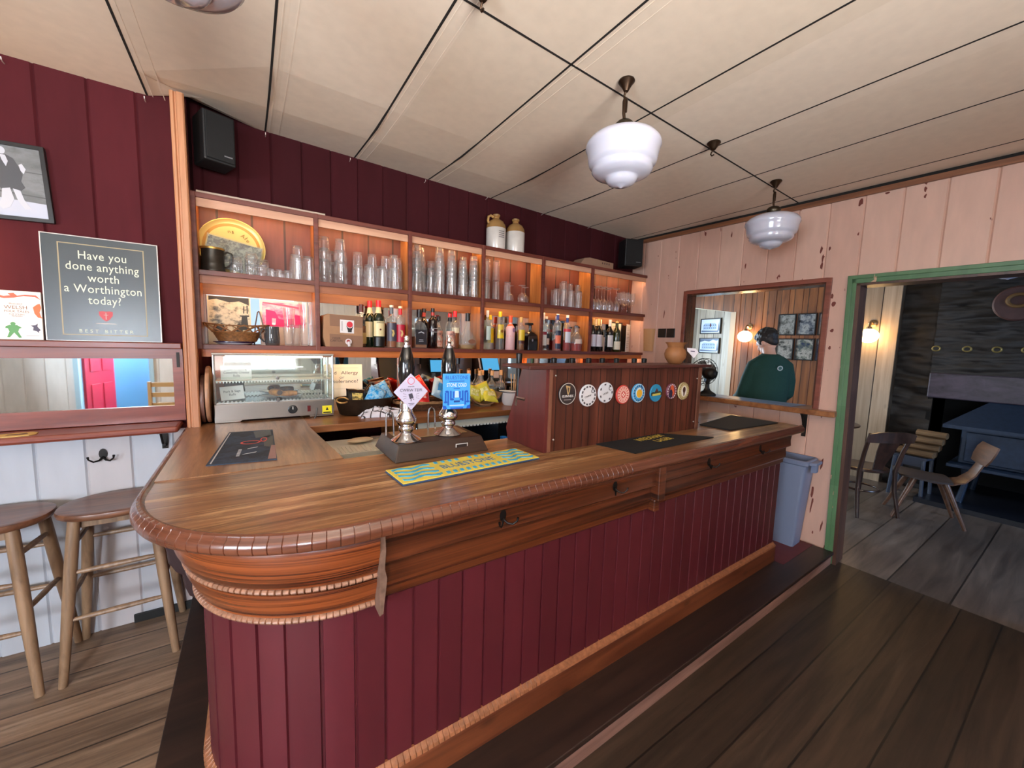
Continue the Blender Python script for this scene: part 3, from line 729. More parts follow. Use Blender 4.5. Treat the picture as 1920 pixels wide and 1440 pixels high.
o = hook_part().build('coat_hook', IRON); o.location = (-.648, YL-.001, .955); o.scale = (1.25, 1, 1.25)
tag(o, 'dark double coat hook on the white boards below the left ledge', 'hook')

# ---------------------------------------------------------------- back bar shelving
ZM, ZB = 1.93, 1.525            # the two shelf surfaces
XR = lambda y: 3.623-math.tan(WA)*(y-.976)      # face of the right wall
sh = thing('back_bar_shelf', 'tall wooden back bar shelving of twelve lit bays with mirrors', 'shelving', (1.6, 2.96, 1.08))
XE2 = XR(2.87)-.006
DIVS = [-.232, .36, .955, 1.545, 2.14, 2.73]
RAILW = wood('back_rail_wood', (112, 66, 40), (150, 96, 60), 0, 16, 1.0, rough=.45)
STRIP = P((255, 212, 146), .5, name='warm_strip_light', emit=30)
for z, nm, pm in ((2.335, 'top_board', PELMET), (ZM, 'shelf', SHELFW), (ZB, 'shelf', ORANGEW)):
    m = MB(); m.box(-.243, XE2, 2.776, 2.966, z-.022, z); b_ = m.build(nm, SHELFW, sh, smooth=0, w=1)
    m = MB(); m.box(-.243, XE2, 2.766, 2.776, z-.025, z+.002); m.build('lip', LIPW, sh, smooth=0, w=1, bevel=.002)
    m = MB(); m.box(-.22, XE2, 2.784, 2.794, z-.068, z-.022); m.build('pelmet', pm, sh, smooth=0, w=1)
    for a, b in zip(DIVS, DIVS[1:]+[XE2+.01]):
        m = MB(); m.box(a+.025, b-.025, 2.797, 2.803, z-.034, z-.026); m.build('light_strip', STRIP, sh, smooth=0, w=1)
for x in DIVS:
    m = MB(); m.box(x-.011, x+.011, 2.788, 2.966, ZB, 2.313); m.build('divider', DIVW, sh, smooth=0, w=1)
    m = MB(); m.box(x-.013, x+.013, 2.764, 2.788, ZB-.025, 2.338); m.build('upright_lip', LIPW, sh, smooth=0, w=1, bevel=.003)
m = MB(); m.box(-.24, 3.50, 2.952, 2.966, ZM, 2.313); m.build('back_panel', BACKW, sh, smooth=0, w=1)
m = MB(); m.box(-.24, 3.50, 2.950, 2.966, 1.815, ZM-.022); m.build('back_rail', RAILW, sh, smooth=0, w=1)
m = MB(); m.box(-.24, 3.50, 2.950, 2.966, ZB-.075, ZB-.022); m.build('back_rail', RAILW, sh, smooth=0, w=1)
for a, b in zip(DIVS, DIVS[1:]+[3.50]):
    m = MB(); m.box(a+.012, b-.012, 2.958, 2.966, ZB, 1.815); m.build('mirror_pane', MIRROR, sh, smooth=0, w=1)
for a, b in ((-.14, .93), (1.0, 2.04), (2.105, 2.76)):
    m = MB(); m.box(a, b, 2.958, 2.966, 1.085, ZB-.075); m.build('mirror_pane', MIRROR, sh, smooth=0, w=1)
for a, b in ((.93, .965), (.972, 1.0), (2.04, 2.068), (2.076, 2.105), (-.19, -.14), (2.76, 2.80)):
    m = MB(); m.box(a, b, 2.925, 2.966, 1.083, ZB-.06); m.build('post', ORANGEW, sh, smooth=0, w=1, bevel=.004)

# glassware -----------------------------------------------------------------
def shell(out, t=.0022, base=.009):
    """closed section of a hollow glass from its outer section (bottom to rim)"""
    r0, z0 = out[0]
    inn = [(max(r-t, .001), z) for r, z in out[1:]][::-1]
    return [(.0005, z0)]+out+inn+[(max(r0-t*1.6, .001), z0+base), (.0005, z0+base)]
KIND = {
    'pint': shell([(.030, 0), (.031, .01), (.036, .06), (.0405, .10), (.0435, .112), (.0425, .125), (.0425, .150)]),
    'cone': shell([(.029, 0), (.030, .01), (.0425, .150)]),
    'half': shell([(.026, 0), (.027, .01), (.030, .05), (.0345, .085), (.036, .115)]),
    'tumbler': shell([(.034, 0), (.036, .01), (.041, .085)], base=.014),
    'shot': shell([(.018, 0), (.019, .008), (.024, .056)], base=.014),
    'tall': shell([(.027, 0), (.028, .012), (.032, .158)], base=.016),
    'squat': shell([(.031, 0), (.038, .02), (.040, .045), (.037, .075)], base=.012),
    'mug': shell([(.036, 0), (.040, .015), (.041, .05), (.037, .09), (.037, .115)], t=.004, base=.014),
    'wine': [(.0005, 0), (.034, 0), (.034, .002), (.010, .006), (.0042, .02), (.004, .10), (.008, .115), (.026, .135), (.037, .165), (.037, .195), (.031, .235), (.0298, .235), (.0355, .195), (.0355, .167), (.025, .138), (.006, .119), (.0005, .117)],
    'brandy': [(.0005, 0), (.031, 0), (.031, .002), (.008, .006), (.0042, .015), (.004, .05), (.010, .060), (.030, .080), (.037, .105), (.033, .135), (.028, .148), (.0266, .148), (.0315, .135), (.0355, .105), (.029, .082), (.008, .064), (.0005, .062)],
    'flute': [(.0005, 0), (.031, 0), (.031, .002), (.008, .006), (.0042, .015), (.004, .07), (.010, .082), (.022, .11), (.0255, .15), (.023, .215), (.0218, .215), (.0242, .15), (.0205, .112), (.008, .086), (.0005, .084)],
}
HGT = {k: max(z for _, z in p) for k, p in KIND.items()}
_gm = {}
def gmesh(kind, inv, seg=20):
    if (kind, inv) not in _gm:
        h = HGT[kind]
        p = [(r, h-z) for r, z in KIND[kind]][::-1] if inv else KIND[kind]
        m = MB(); m.lathe(p, seg)
        m.m = []
        for f_ in m.f:
            z = [m.v[i][2] for i in f_]; zz = sum(z)/len(z); up_ = h-zz if inv else zz
            m.m.append(1 if (up_ < .004 or up_ > h-.004 or (kind not in ('wine', 'flute', 'brandy') and up_ < .015 and max(z)-min(z) < .003)) else 0)
        o = m.build(kind, [GLASS, GLASSE], smooth=55); me = o.data; bpy.data.objects.remove(o); _gm[(kind, inv)] = me
    return _gm[(kind, inv)]
def glass(kind, x, y, z, label, cat='glass', group=None, inv=True, name=None, s=1):
    o = bpy.data.objects.new(name or {'wine': 'wine_glass', 'flute': 'champagne_flute', 'brandy': 'brandy_glass', 'shot': 'shot_glass', 'tumbler': 'tumbler', 'mug': 'glass_mug'}.get(kind, 'beer_glass'), gmesh(kind, inv))
    C.objects.link(o); o.location = (x, y, z+.0008); o.rotation_euler = (0, 0, random.uniform(0, 6)); o.scale = (s, s, s)
    return tag(o, label, cat, group)
ORD = ['bottom', 'second', 'third', 'fourth', 'fifth', 'sixth', 'seventh', 'eighth']
def stack(kind, x, y, z, n, sp, where, group, inv=True, word='upturned beer glass', s=1):
    for i in range(n):
        w = 'lowest' if i == 0 else ('topmost' if i == n-1 else ORD[i]+' up')
        glass(kind, x, y, z+i*sp, (word+', ' + (w if n > 1 else 'single')+', in '+where) if n > 1 else word+', '+where, group=group, inv=inv, s=s)
ys, yk = 2.832, 2.908
G1 = 'glasses in the first upper bay'
for i, x in enumerate((-.053, .020, .078)):
    wh = ('stack beside the pewter tankard', 'tall stack in front of the gold tray', 'stack next to the shot glasses')[i]
    stack('squat', x, ys-.002*i, ZM, (2, 3, 2)[i], .034, wh, G1, word='squat clear glass', s=.86)
n = 0
for j, (y, xs) in enumerate(((2.805, (.118, .158, .20)), (2.856, (.132, .175, .223)))):
    for i, x in enumerate(xs):
        glass('shot', x, y, ZM, 'tiny clear shot glass, %s of the %s row beside the squat glasses' % (('first', 'second', 'third')[i], ('front', 'rear')[j]), group='shot glasses in the first upper bay', s=.9)
glass('cone', .250, 2.815, ZM, 'single upturned conical glass beside the shot glasses', group=G1)
stack('cone', .268, 2.905, ZM, 2, .072, 'the pair behind the conical glasses of the first upper bay', G1, word='upturned conical glass')
glass('cone', .318, 2.818, ZM, 'single upturned conical glass beside the first pine divider', group=G1)
G2 = 'glasses in the second upper bay'
for i, (x, y, n) in enumerate(((.412, ys, 3), (.508, ys, 3), (.462, yk, 2))):
    stack('pint', x, y, ZM, n, .069, ('nearest stack to the first divider', 'tall stack second from the first divider', 'short stack behind the two tall ones')[i]+', second upper bay', G2, word='upturned pint glass')
for i, (x, y, n, k) in enumerate(((.632, yk, 2, 'cone'), (.690, ys, 1, 'cone'), (.728, yk, 2, 'cone'), (.774, ys, 1, 'cone'), (.820, yk, 2, 'cone'), (.858, ys, 2, 'cone'), (.905, yk, 2, 'cone'))):
    wh = ('rear stack nearest the gap', 'front, beside the gap', 'second rear stack from the gap', 'front, second from the gap', 'third rear stack from the gap', 'front stack nearest the divider', 'rear stack touching the divider')[i]
    stack(k, x, y, ZM, n, .088, wh+', second upper bay', G2, word='upturned tapered glass')
G3 = 'pint glasses in the third upper bay'
for i, (x, y, n) in enumerate(((1.024, ys, 5), (1.082, yk, 5), (1.163, yk, 3), (1.200, ys, 6), (1.298, ys, 6), (1.395, ys, 5), (1.435, yk, 5), (1.490, ys, 6))):
    stack('cone', x, y, ZM, n, (.046, .046, .05, .0385, .037, .031, .042, .034)[i], '%s stack, third upper bay' % ORD[i].replace('bottom', 'first') if i < 7 else 'last stack, third upper bay', G3, word='nested upturned pint glass')
G4 = 'glasses in the fourth upper bay'
for i, x in enumerate((1.610, 1.700)):
    stack('tall', x, ys+.004, ZM, 2, .1595, ('front stack beside the divider', 'front stack beside the single tumbler')[i]+', fourth upper bay', G4, word='tall upturned glass')
stack('tall', 1.655, yk, ZM, 2, .1595, 'rear stack of the fourth upper bay', G4, word='tall upturned glass')
glass('tall', 1.808, ys, ZM, 'single tall upturned glass between the stacks and the brandy glasses', group=G4)
for i, (x, y) in enumerate(((1.885, yk), (1.958, ys), (2.045, yk))):
    glass('brandy', x, y, ZM, 'upturned stemmed brandy glass, %s from the single tall glass' % ('first', 'second', 'third')[i], group='brandy glasses in the fourth upper bay')
for i, (x, y, z) in enumerate(((1.655, 2.833, ZM+.159),)):
    pass
G5 = 'glasses in the fifth upper bay'
glass('tall', 2.195, ys, ZM, 'single tall upturned glass beside the fourth divider', group=G5)
for i, (x, y, n) in enumerate(((2.340, ys, 1), (2.375, yk, 1), (2.430, ys, 2), (2.470, yk, 2), (2.522, ys, 1), (2.570, yk, 2), (2.620, ys, 1), (2.668, yk, 2))):
    stack('tall', x, y, ZM, n, .075, '%s of the group in the fifth upper bay' % ORD[i].replace('bottom', 'first') if n == 1 else '%s place, fifth upper bay' % ORD[i].replace('bottom', 'first'), G5, word='upturned straight glass')
for i, (x, y) in enumerate(((2.790, ys), (2.830, yk), (2.874, ys), (2.915, yk), (2.958, ys), (3.0, yk), (3.042, ys), (3.085, yk), (3.130, ys))):
    glass('wine', x, y, ZM, 'upturned stemmed wine glass, %s from the fifth divider' % (ORD+['ninth'])[i].replace('bottom', 'first'), group='wine glasses in the last upper bay')
for i, (x, y) in enumerate(((3.225, ys), (3.262, yk), (3.30, ys), (3.345, yk), (3.385, ys), (3.43, yk))):
    glass('flute', x, y, ZM, 'upright champagne flute, %s from the wine glasses' % ORD[i].replace('bottom', 'first'), group='champagne flutes in the last upper bay', inv=False)

# first upper bay: tray, wrapped print, tankard
tr = thing('drinks_tray', 'round gold metal drinks tray leaning on the back of the first upper bay', 'tray', (-.082, 2.898, ZM+.150), rot=(R(-8), 0, 0))
GOLD = P((206, 184, 112), .35, .3, name='gold_tray'); GOLD2 = P((168, 124, 52), .4, .4, name='gold_ring')
TM = Matrix.Rotation(PI/2, 4, 'X')
m = MB(); m.lathe([(.0, .0), (.124, 0), (.147, .004), (.163, .018), (.166, .018), (.162, .012), (.149, -.001), (.0, -.004)], 48, TM); m.build('dish', GOLD, tr, smooth=40)
m = MB(); m.lathe([(.126, .0006), (.141, .0035), (.141, .0045), (.126, .0016)], 48, TM, closed=True); m.build('ring', GOLD2, tr, smooth=40)
for i, ch in enumerate('ns  Ale'):
    a = R(98-i*11)
    if ch != ' ': text(ch, .031, P((120, 86, 30), .5), tr, (.093*math.cos(a), -.0045, .093*math.sin(a)), (PI/2, -(a-PI/2)*-1 if False else 0, 0), ext=.0003).rotation_euler = (PI/2, PI/2-a, 0)
tr.location.z = ZM+.1665*math.cos(R(8)); tr.location.y = 2.918; tr.location.x = -.070
wp = thing('wrapped_print', 'black and white print in clear plastic wrap behind the pewter tankard', 'print', (-.085, 2.872, ZM), rot=(R(-6), R(10), 0))
m = MB(); m.box(-.13, .13, -.002, .002, .03, .20); m.build('sheet', picture('mottled_print', [(20, 20, 18), (70, 66, 58), (150, 146, 132), (30, 28, 26), (190, 184, 168)], 14, 2), wp, smooth=0)
m = MB(); m.box(-.137, .137, -.004, -.003, .024, .207); m.build('wrap', PANE, wp, smooth=0)
tk = thing('tankard', 'dark pewter tankard with brass rim at the end of the top row', 'tankard', (-.160, 2.828, ZM))
PEW = P((62, 58, 52), .42, .8, name='pewter', noise_amt=.25, nscale=25)
m = MB(); m.lathe([(.0, .001), (.056, .001), (.058, .008), (.055, .016), (.053, .04), (.054, .045), (.052, .05), (.052, .12), (.055, .128), (.054, .131), (.050, .128), (.048, .05), (.0, .012)], 32); m.build('body', PEW, tk, smooth=40)
m = MB(); m.lathe([(.0545, .122), (.0565, .128), (.0555, .133), (.0495, .133), (.0495, .129), (.0540, .128)], 32, closed=True); m.build('rim', P((190, 150, 76), .35, .8), tk, smooth=40)
m = MB(); m.tube([(.050, 0, .108), (.066, -.002, .118), (.086, -.004, .112), (.094, -.005, .088), (.090, -.005, .062), (.076, -.004, .044), (.060, -.002, .032), (.052, 0, .034)], [.006, .0055, .005, .005, .005, .005, .005, .006], 8); m.build('handle', PEW, tk)

# first lower bay ---------------------------------------------------------------
cdp = thing('photo_print', 'black and white village photograph standing in the first lower bay', 'photograph', (-.098, 2.945, ZB), rot=(R(-3), 0, 0))
m = MB(); m.box(-.107, .107, -.002, .002, .0, .292); m.build('mount', P((232, 218, 184), .5), cdp, smooth=0)
m = MB(); m.box(-.099, .099, -.003, -.002, .075, .284); m.build('image', picture('village_photo', [(40, 38, 32), (120, 112, 92), (214, 202, 170), (232, 220, 190), (226, 212, 178)], 12, 5, (1, 1, 1.4)), cdp, smooth=0)
sil = [[(-.099, .26), (-.06, .268), (0, .252), (.05, .262), (.099, .24), (.099, .284), (-.099, .284)], [(.052, .09), (.06, .17), (.05, .172), (.05, .178), (.098, .18), (.098, .172), (.088, .17), (.094, .09)],
       [(-.075, .075), (-.07, .10), (-.06, .125), (-.05, .118), (-.04, .128), (-.03, .112), (-.018, .09), (-.012, .075)], [(.03, .075), (.035, .12), (.045, .13), (.06, .12), (.064, .075)], [(.068, .19), (.07, .235), (.074, .235), (.074, .19)], [(.086, .19), (.086, .24), (.092, .24), (.092, .19)]]
flat('figures', sil, P((48, 45, 38), .5), cdp, y=-.003)
flat('white_panel', [[(-.02, .075), (-.02, .105), (.012, .105), (.012, .075)]], P((238, 230, 204), .5), cdp, y=-.0036)
rp = thing('pink_print', 'bright pink screen print of a pub bar standing in the first lower bay', 'print', (.188, 2.945, ZB), rot=(R(-3), 0, 0))
m = MB(); m.box(-.132, .132, -.002, .002, .085, .285); m.box(-.132, .132, -.002, .002, 0, .085); m.build('paper', P((240, 222, 205), .5), rp, smooth=0)
m = MB(); m.box(-.120, .120, -.003, -.002, .115, .272); m.build('image', picture('pink_wash', [(236, 60, 116), (240, 130, 160), (248, 196, 200), (240, 214, 196)], 9, 3, (1, 1, 2.2)), rp, smooth=0)
flat('pink_shapes', [[(-.10, .12), (-.10, .225), (-.05, .215), (-.03, .17), (.0, .165), (.0, .12)], [(.01, .115), (.01, .17), (.055, .175), (.055, .115)], [(.06, .13), (.06, .20), (.10, .195), (.10, .13)]], P((236, 30, 104), .5), rp, y=-.003)
flat('canopy', [[(-.115, .262), (.0, .250), (.112, .235), (.112, .246), (.0, .262), (-.115, .270)]], P((224, 84, 112), .5), rp, y=-.003)
# open-work basket on an enamel plate
pl = thing('enamel_plate', 'white enamel plate with a dark blue rim under the open-work basket', 'plate', (-.075, 2.862, ZB))
m = MB(); m.lathe([(.0, .001), (.064, .001), (.082, .012), (.088, .016), (.088, .018), (.080, .016), (.062, .005), (.0, .005)], 40, sx=1.15, sy=1.0); m.build('dish', P((226, 228, 236), .2, coat=.5), pl, smooth=50)
m = MB(); m.lathe([(.083, .0125), (.0905, .0165), (.0905, .0195), (.081, .0185)], 40, closed=True, sx=1.15); m.build('rim', P((22, 24, 74), .2, coat=.5), pl, smooth=50)
bk = thing('basket', 'oval open-work wicker basket on the blue rimmed plate', 'basket', (-.060, 2.862, ZB+.0205))
WICK = P((128, 84, 46), .55, name='wicker', noise_amt=.45, nscale=90, bump=.8)
m = MB(); m.lathe([(.0, .0), (.075, .0), (.095, .05), (.098, .052), (.092, .052), (.073, .004), (.0, .004)], 32, sx=1.25, sy=.78); m.build('bowl', WICK, bk, smooth=50)
m = MB()
def ov(a, r, z): return (r*1.25*math.cos(a), r*.78*math.sin(a), z)
m.tube([ov(2*PI*i/36, .128, .096+.006*math.cos(2*PI*i/18)) for i in range(36)], .004, 6, True)
m.tube([ov(2*PI*i/36, .097, .054) for i in range(36)], .004, 6, True)
m.build('rim', WICK, bk)
m = MB()
for i in range(14):
    a = 2*PI*i/14
    m.tube([ov(a, .097, .054), ov(a+.22, .112, .076), ov(a+.45, .128, .096)], .003, 5); m.tube([ov(a+.45, .097, .054), ov(a+.22, .113, .074), ov(a, .128, .096)], .003, 5)
m.build('lattice', WICK, bk)
# mugs, cutlery, tall glasses
def mug(x, y, z, label, mat, group, s=1, nm='glass_mug'):
    t = thing(nm, label, 'mug', (x, y, z), random.uniform(-.5, .5), group)
    m = MB(); m.lathe([(r*s, q*s) for r, q in KIND['mug']], 22); m.build('body', mat, t, smooth=50)
    m = MB(); m.tube([(-.038*s, 0, .095*s), (-.056*s, 0, .098*s), (-.068*s, 0, .075*s), (-.066*s, 0, .045*s), (-.05*s, 0, .024*s), (-.037*s, 0, .026*s)], .005*s, 8); m.build('handle', mat, t)
    return t
SMOKE = thin_glass('smoky_glass', (150, 140, 124), .5, haze_amt=.06)
mug(.115, 2.835, ZB, 'smoky glass mug holding a fork and tongs beside the wicker basket', SMOKE, None, 1.0)
G_m = 'clear glasses in the first lower bay'
glass('half', .205, 2.823, ZB, 'upright clear half-pint glass beside the smoky mug, lower of two', group=G_m, inv=False)
glass('half', .205, 2.823, ZB+.1165, 'upright clear half-pint glass stacked above the one beside the smoky mug', group=G_m, inv=False)
glass('cone', .296, 2.833, ZB, 'upright clear pint glass at the right of the first lower bay, lower of two', group=G_m, inv=False, s=.9)
glass('cone', .296, 2.833, ZB+.137, 'upright clear pint glass stacked above another against the first divider', group=G_m, inv=False, s=.9)
glass('cone', .246, 2.905, ZB, 'upright clear pint glass behind the stacked glasses of the first lower bay', group=G_m, inv=False, s=.9)
fk = thing('fork', 'steel fork standing prongs up in the smoky glass mug', 'fork', (.118, 2.838, ZB+.0165), rot=(R(4), R(3), 0))
m = MB(); m.tube([(0, 0, 0), (0, 0, .11)], .002, 6); m.box(-.009, .009, -.001, .001, .11, .122); m.build('handle', STEEL, fk)
m = MB()
for i in range(4): m.box(-.009+i*.0052, -.0066+i*.0052, -.001, .001, .122, .150)
m.build('prongs', STEEL, fk, smooth=0)
tg = thing('tongs', 'steel serving tongs standing behind the wicker basket', 'tongs', (.050, 2.925, ZB+.001), rot=(R(-4), 0, 0))
m = MB(); m.tube([(-.028, 0, 0), (-.020, 0, .12), (-.006, 0, .20), (0, 0, .208), (.006, 0, .20), (.020, 0, .12), (.034, 0, 0)], .004, 6); m.build('arms', STEEL, tg)

# bottles ---------------------------------------------------------------------
PROF = {
    'spirit': [(.0, 0), (.94, 0), (1, .012), (1, .60), (.92, .66), (.55, .73), (.36, .78), (.34, .95), (.38, .955), (.38, .975), (.0, .975)],
    'straight': [(.0, 0), (.95, 0), (1, .01), (1, .68), (.90, .73), (.45, .77), (.36, .80), (.36, .95), (.40, .955), (.40, .975), (.0, .975)],
    'wine': [(.0, 0), (.95, 0), (1, .01), (1, .60), (.90, .66), (.55, .73), (.38, .78), (.36, .97), (.40, .975), (.40, 1), (.0, 1)],
    'squat': [(.0, 0), (.94, 0), (1, .02), (1, .50), (.85, .60), (.45, .70), (.27, .74), (.26, .93), (.32, .94), (.32, .97), (.0, .97)],
    'tear': [(.0, 0), (.55, 0), (.80, .04), (1, .15), (.98, .25), (.80, .38), (.50, .52), (.28, .66), (.22, .75), (.22, .92), (.26, .93), (.26, .96), (.0, .96)],
    'slope': [(.0, 0), (.95, 0), (1, .02), (.98, .45), (.80, .62), (.45, .76), (.36, .82), (.35, .95), (.40, .955), (.40, .98), (.0, .98)],
}
def rad(kind, t):
    p = PROF[kind][1:]
    for (r0, z0), (r1, z1) in zip(p, p[1:]):
        if z0 <= t <= z1 and z1 > z0: return r0+(r1-r0)*(t-z0)/(z1-z0)
    return p[0][0]
CLEARB = thin_glass('bottle_glass', (248, 250, 248), .5, haze_amt=.07)
def sleeve(r0, z0, r1, z1, a0, a1, n=12, ctr=-PI/2, t=.0008, sq=False):
    m = MB()
    ring = []
    for i in range(n+1):
        a = ctr+a0+(a1-a0)*i/n
        ring.append((a, math.cos(a), math.sin(a)))
    for (a, c, s_), (b, c2, s2) in zip(ring, ring[1:]):
        m.poly([(r0*c, r0*s_, z0), (r0*c2, r0*s2, z0), (r1*c2, r1*s2, z1), (r1*c, r1*s_, z1)])
    return m
def bottle(kind, x, y, z, r, h, label, body, cap, capz=.80, labels=(), liquid=None, fill=.55, group=None, name='bottle', seg=20, square=False, caph=1.0, capr=.42):
    t = thing(name, label, 'bottle', (x, y, z+.0006), 0, group)
    M_ = None
    if square: seg = 4; M_ = Matrix.Rotation(PI/4, 4, 'Z') @ Matrix.Diagonal((1.3, 1.3, 1, 1))
    m = MB(); m.lathe([(a*r, b*h) for a, b in PROF[kind]], seg, M_)
    if square:
        m = MB(); p = PROF[kind]
        m.lathe([(a*r*1.3, b*h) for a, b in p if b < .62]+[(r*.3, h*.72)], 4, Matrix.Rotation(PI/4, 4, 'Z')); m.lathe([(a*r, b*h) for a, b in p if b > .68], 14)
        m.build('glass_body', body, t, smooth=30, bevel=r*.12)
    else: m.build('glass_body', body, t, smooth=45)
    if liquid:
        q = [(.0, .02)]+[(max(a*.93, 0), max(b, .02)) for a, b in PROF[kind] if .0 < b < fill and a > 0]
        q = [(.0, .018), (.90, .018)]+[(a*.93, b) for a, b in PROF[kind] if .015 < b < fill]+[(rad(kind, fill)*.93, fill), (.0, fill)]
        k = 1.28 if square else 1
        m = MB(); m.lathe([(a*r*k, b*h) for a, b in q], 4 if square else seg, Matrix.Rotation(PI/4, 4, 'Z') if square else None); m.build('liquid', liquid, t, smooth=30 if square else 45)
    if cap:
        m = MB(); m.lathe([(.0, capz*h), (capr*r, capz*h), (capr*r, h*caph), (.0, h*caph)], 16); m.build('cap', cap, t, smooth=40, bevel=.0008)
    for i, (z0, z1, mat, *w) in enumerate(labels):
        if square: sleeve_m = MB().box(-r*.80, r*.80, -r*.945, -r*.925, z0*h, z1*h)
        else:
            aw = w[0] if w else 1.15
            sleeve_m = sleeve(rad(kind, z0)*r+.0006, z0*h, rad(kind, z1)*r+.0006, z1*h, -aw, aw)
        sleeve_m.build('paper_label', mat, t, smooth=60)
    return t
c_ = lambda *c: P(c, .35)
AMBER = tinted('amber_whisky', (214, 128, 26), .35); PALEAMB = tinted('pale_spirit', (240, 214, 160), .3); REDL = tinted('red_liqueur', (222, 60, 40), .4); PINKL = tinted('pink_gin', (244, 168, 160), .35)
DARKG = P((16, 34, 20), .08, name='dark_green_glass', coat=.6); DARKB = P((22, 10, 10), .08, name='dark_bottle', coat=.6); WINEG = P((12, 12, 14), .08, name='wine_bottle_glass', coat=.6); OLIVE = P((44, 52, 22), .10, name='olive_glass', coat=.6)
yf, yr = 2.833, 2.912
bottle('spirit', .655, yr, ZB, .036, .295, 'whisky bottle with brown cap behind the brown carton', CLEARB, c_(72, 26, 22), .82, [(.08, .34, c_(206, 168, 104)), (.80, .86, c_(230, 220, 200), 3.1)], AMBER, .5)
bottle('spirit', .712, yr, ZB, .038, .325, 'rear dark green whiskey bottle with red cap and cream label', DARKG, c_(214, 36, 44), .86, [(.22, .55, c_(236, 218, 166)), (.73, .86, c_(232, 214, 170), 3.1)])
j = bottle('spirit', .752, yf, ZB, .041, .325, 'front dark green whiskey bottle with red cap and big cream label', DARKG, c_(224, 40, 52), .86, [(.24, .56, c_(240, 222, 168)), (.03, .22, c_(20, 18, 18)), (.73, .86, c_(236, 218, 172), 3.1)])
text('JAMESON', .0125, P((40, 34, 26), .5), j, (.002, -.0425, .172), ext=.0003, sx=.95); flat('crest', [circ(.006, 14, .002, .125)], P((110, 40, 34), .5), j, y=-.0422)
b7 = bottle('straight', .842, yf, ZB, .036, .300, 'amber spirit bottle with grey collar and grey label beside the green whiskeys', CLEARB, P((236, 226, 204), .4), .95, [(.16, .58, c_(74, 70, 84)), (.80, .94, c_(96, 104, 112), 3.1)], AMBER, .60)
flat('gold_leaf', [[(.0, .075), (.012, .10), (.006, .125), (-.012, .128), (-.002, .11), (-.008, .09)]], c_(214, 184, 110), b7, y=-.0372)
b7 = bottle('straight', .905, yf, ZB, .034, .297, 'pale spirit bottle with red collar and red label beside the divider', CLEARB, P((240, 224, 190), .4), .95, [(.14, .56, c_(188, 32, 58)), (.80, .94, c_(222, 38, 50), 3.1)], PALEAMB, .42)
flat('gold_leaf', [[(.0, .075), (.012, .10), (.006, .125), (-.012, .128), (-.002, .11), (-.008, .09)]], c_(228, 190, 130), b7, y=-.0352)
# third lower bay
GB = 'spirit bottles on the lower shelves'
jd = bottle('squat', 1.045, yf, ZB, .050, .285, 'square whiskey bottle with black label and black stopper in the third lower bay', CLEARB, c_(26, 24, 26), .80, [(.10, .48, c_(34, 32, 40))], AMBER, .30, square=True, capr=.36)
flat('label_script', [[(-.022, .115), (0, .124), (.022, .115), (.022, .109), (0, .117), (-.022, .109)], [(-.015, .06), (.015, .06), (.015, .064), (-.015, .064)], [(-.018, .05), (.018, .05), (.018, .053), (-.018, .053)]], c_(200, 200, 206), jd, y=-.0475)
bottle('spirit', 1.112, yr, ZB, .036, .300, 'rear dark liqueur bottle with red banded neck beside the square whiskey', DARKB, c_(24, 20, 20), .90, [(.80, .90, c_(170, 52, 36), 3.1)])
b = bottle('straight', 1.150, yf-.004, ZB, .034, .300, 'front dark liqueur bottle with red banded neck and white outlined label', DARKB, c_(30, 22, 22), .90, [(.82, .90, c_(196, 60, 48), 3.1), (.42, .50, c_(58, 30, 38))])
flat('outline', [[(-.026, .150), (.026, .150), (.026, .152), (-.026, .152)], [(-.026, .124), (.026, .124), (.026, .126), (-.026, .126)], [(-.020, .134), (-.004, .134), (-.004, .144), (-.020, .144)]], WHITE, b, y=-.0352)
MTN = picture('mountain_label', [(40, 60, 72), (236, 150, 130), (240, 206, 186), (60, 90, 104)], 24, 9)
bottle('squat', 1.232, yr, ZB, .036, .250, 'round bottle with coral and teal label in the middle of the third lower bay', CLEARB, c_(30, 30, 34), .86, [(.06, .55, MTN)], AMBER, .3)
b = bottle('slope', 1.292, yf, ZB, .040, .270, 'bottle with red cap and mountain picture label before the teardrop decanter', CLEARB, c_(206, 44, 44), .90, [(.06, .50, MTN), (.78, .88, c_(28, 26, 30), 3.1)], AMBER, .25)
flat('label_disc', [circ(.016, 20, 0, .045)], c_(240, 226, 206), b, y=-.0412)
bottle('spirit', 1.372, yr, ZB, .037, .300, 'tall clear bottle with long red cap and amber drink, behind the decanter', CLEARB, c_(228, 34, 50), .84, [(.42, .56, c_(244, 238, 214))], AMBER, .46)
d = bottle('tear', 1.448, yf+.004, ZB, .068, .285, 'teardrop glass decanter with black stopper and oval brown label', CLEARB, c_(26, 28, 30), .78, [], PALEAMB, .12, capr=.30, name='decanter')
m = sleeve(.0672, .05, .068, .085, -.4, .45); flat('oval_label', [circ(.032, 28, .006, .062, .017)], c_(140, 92, 70), d, y=-.0675)
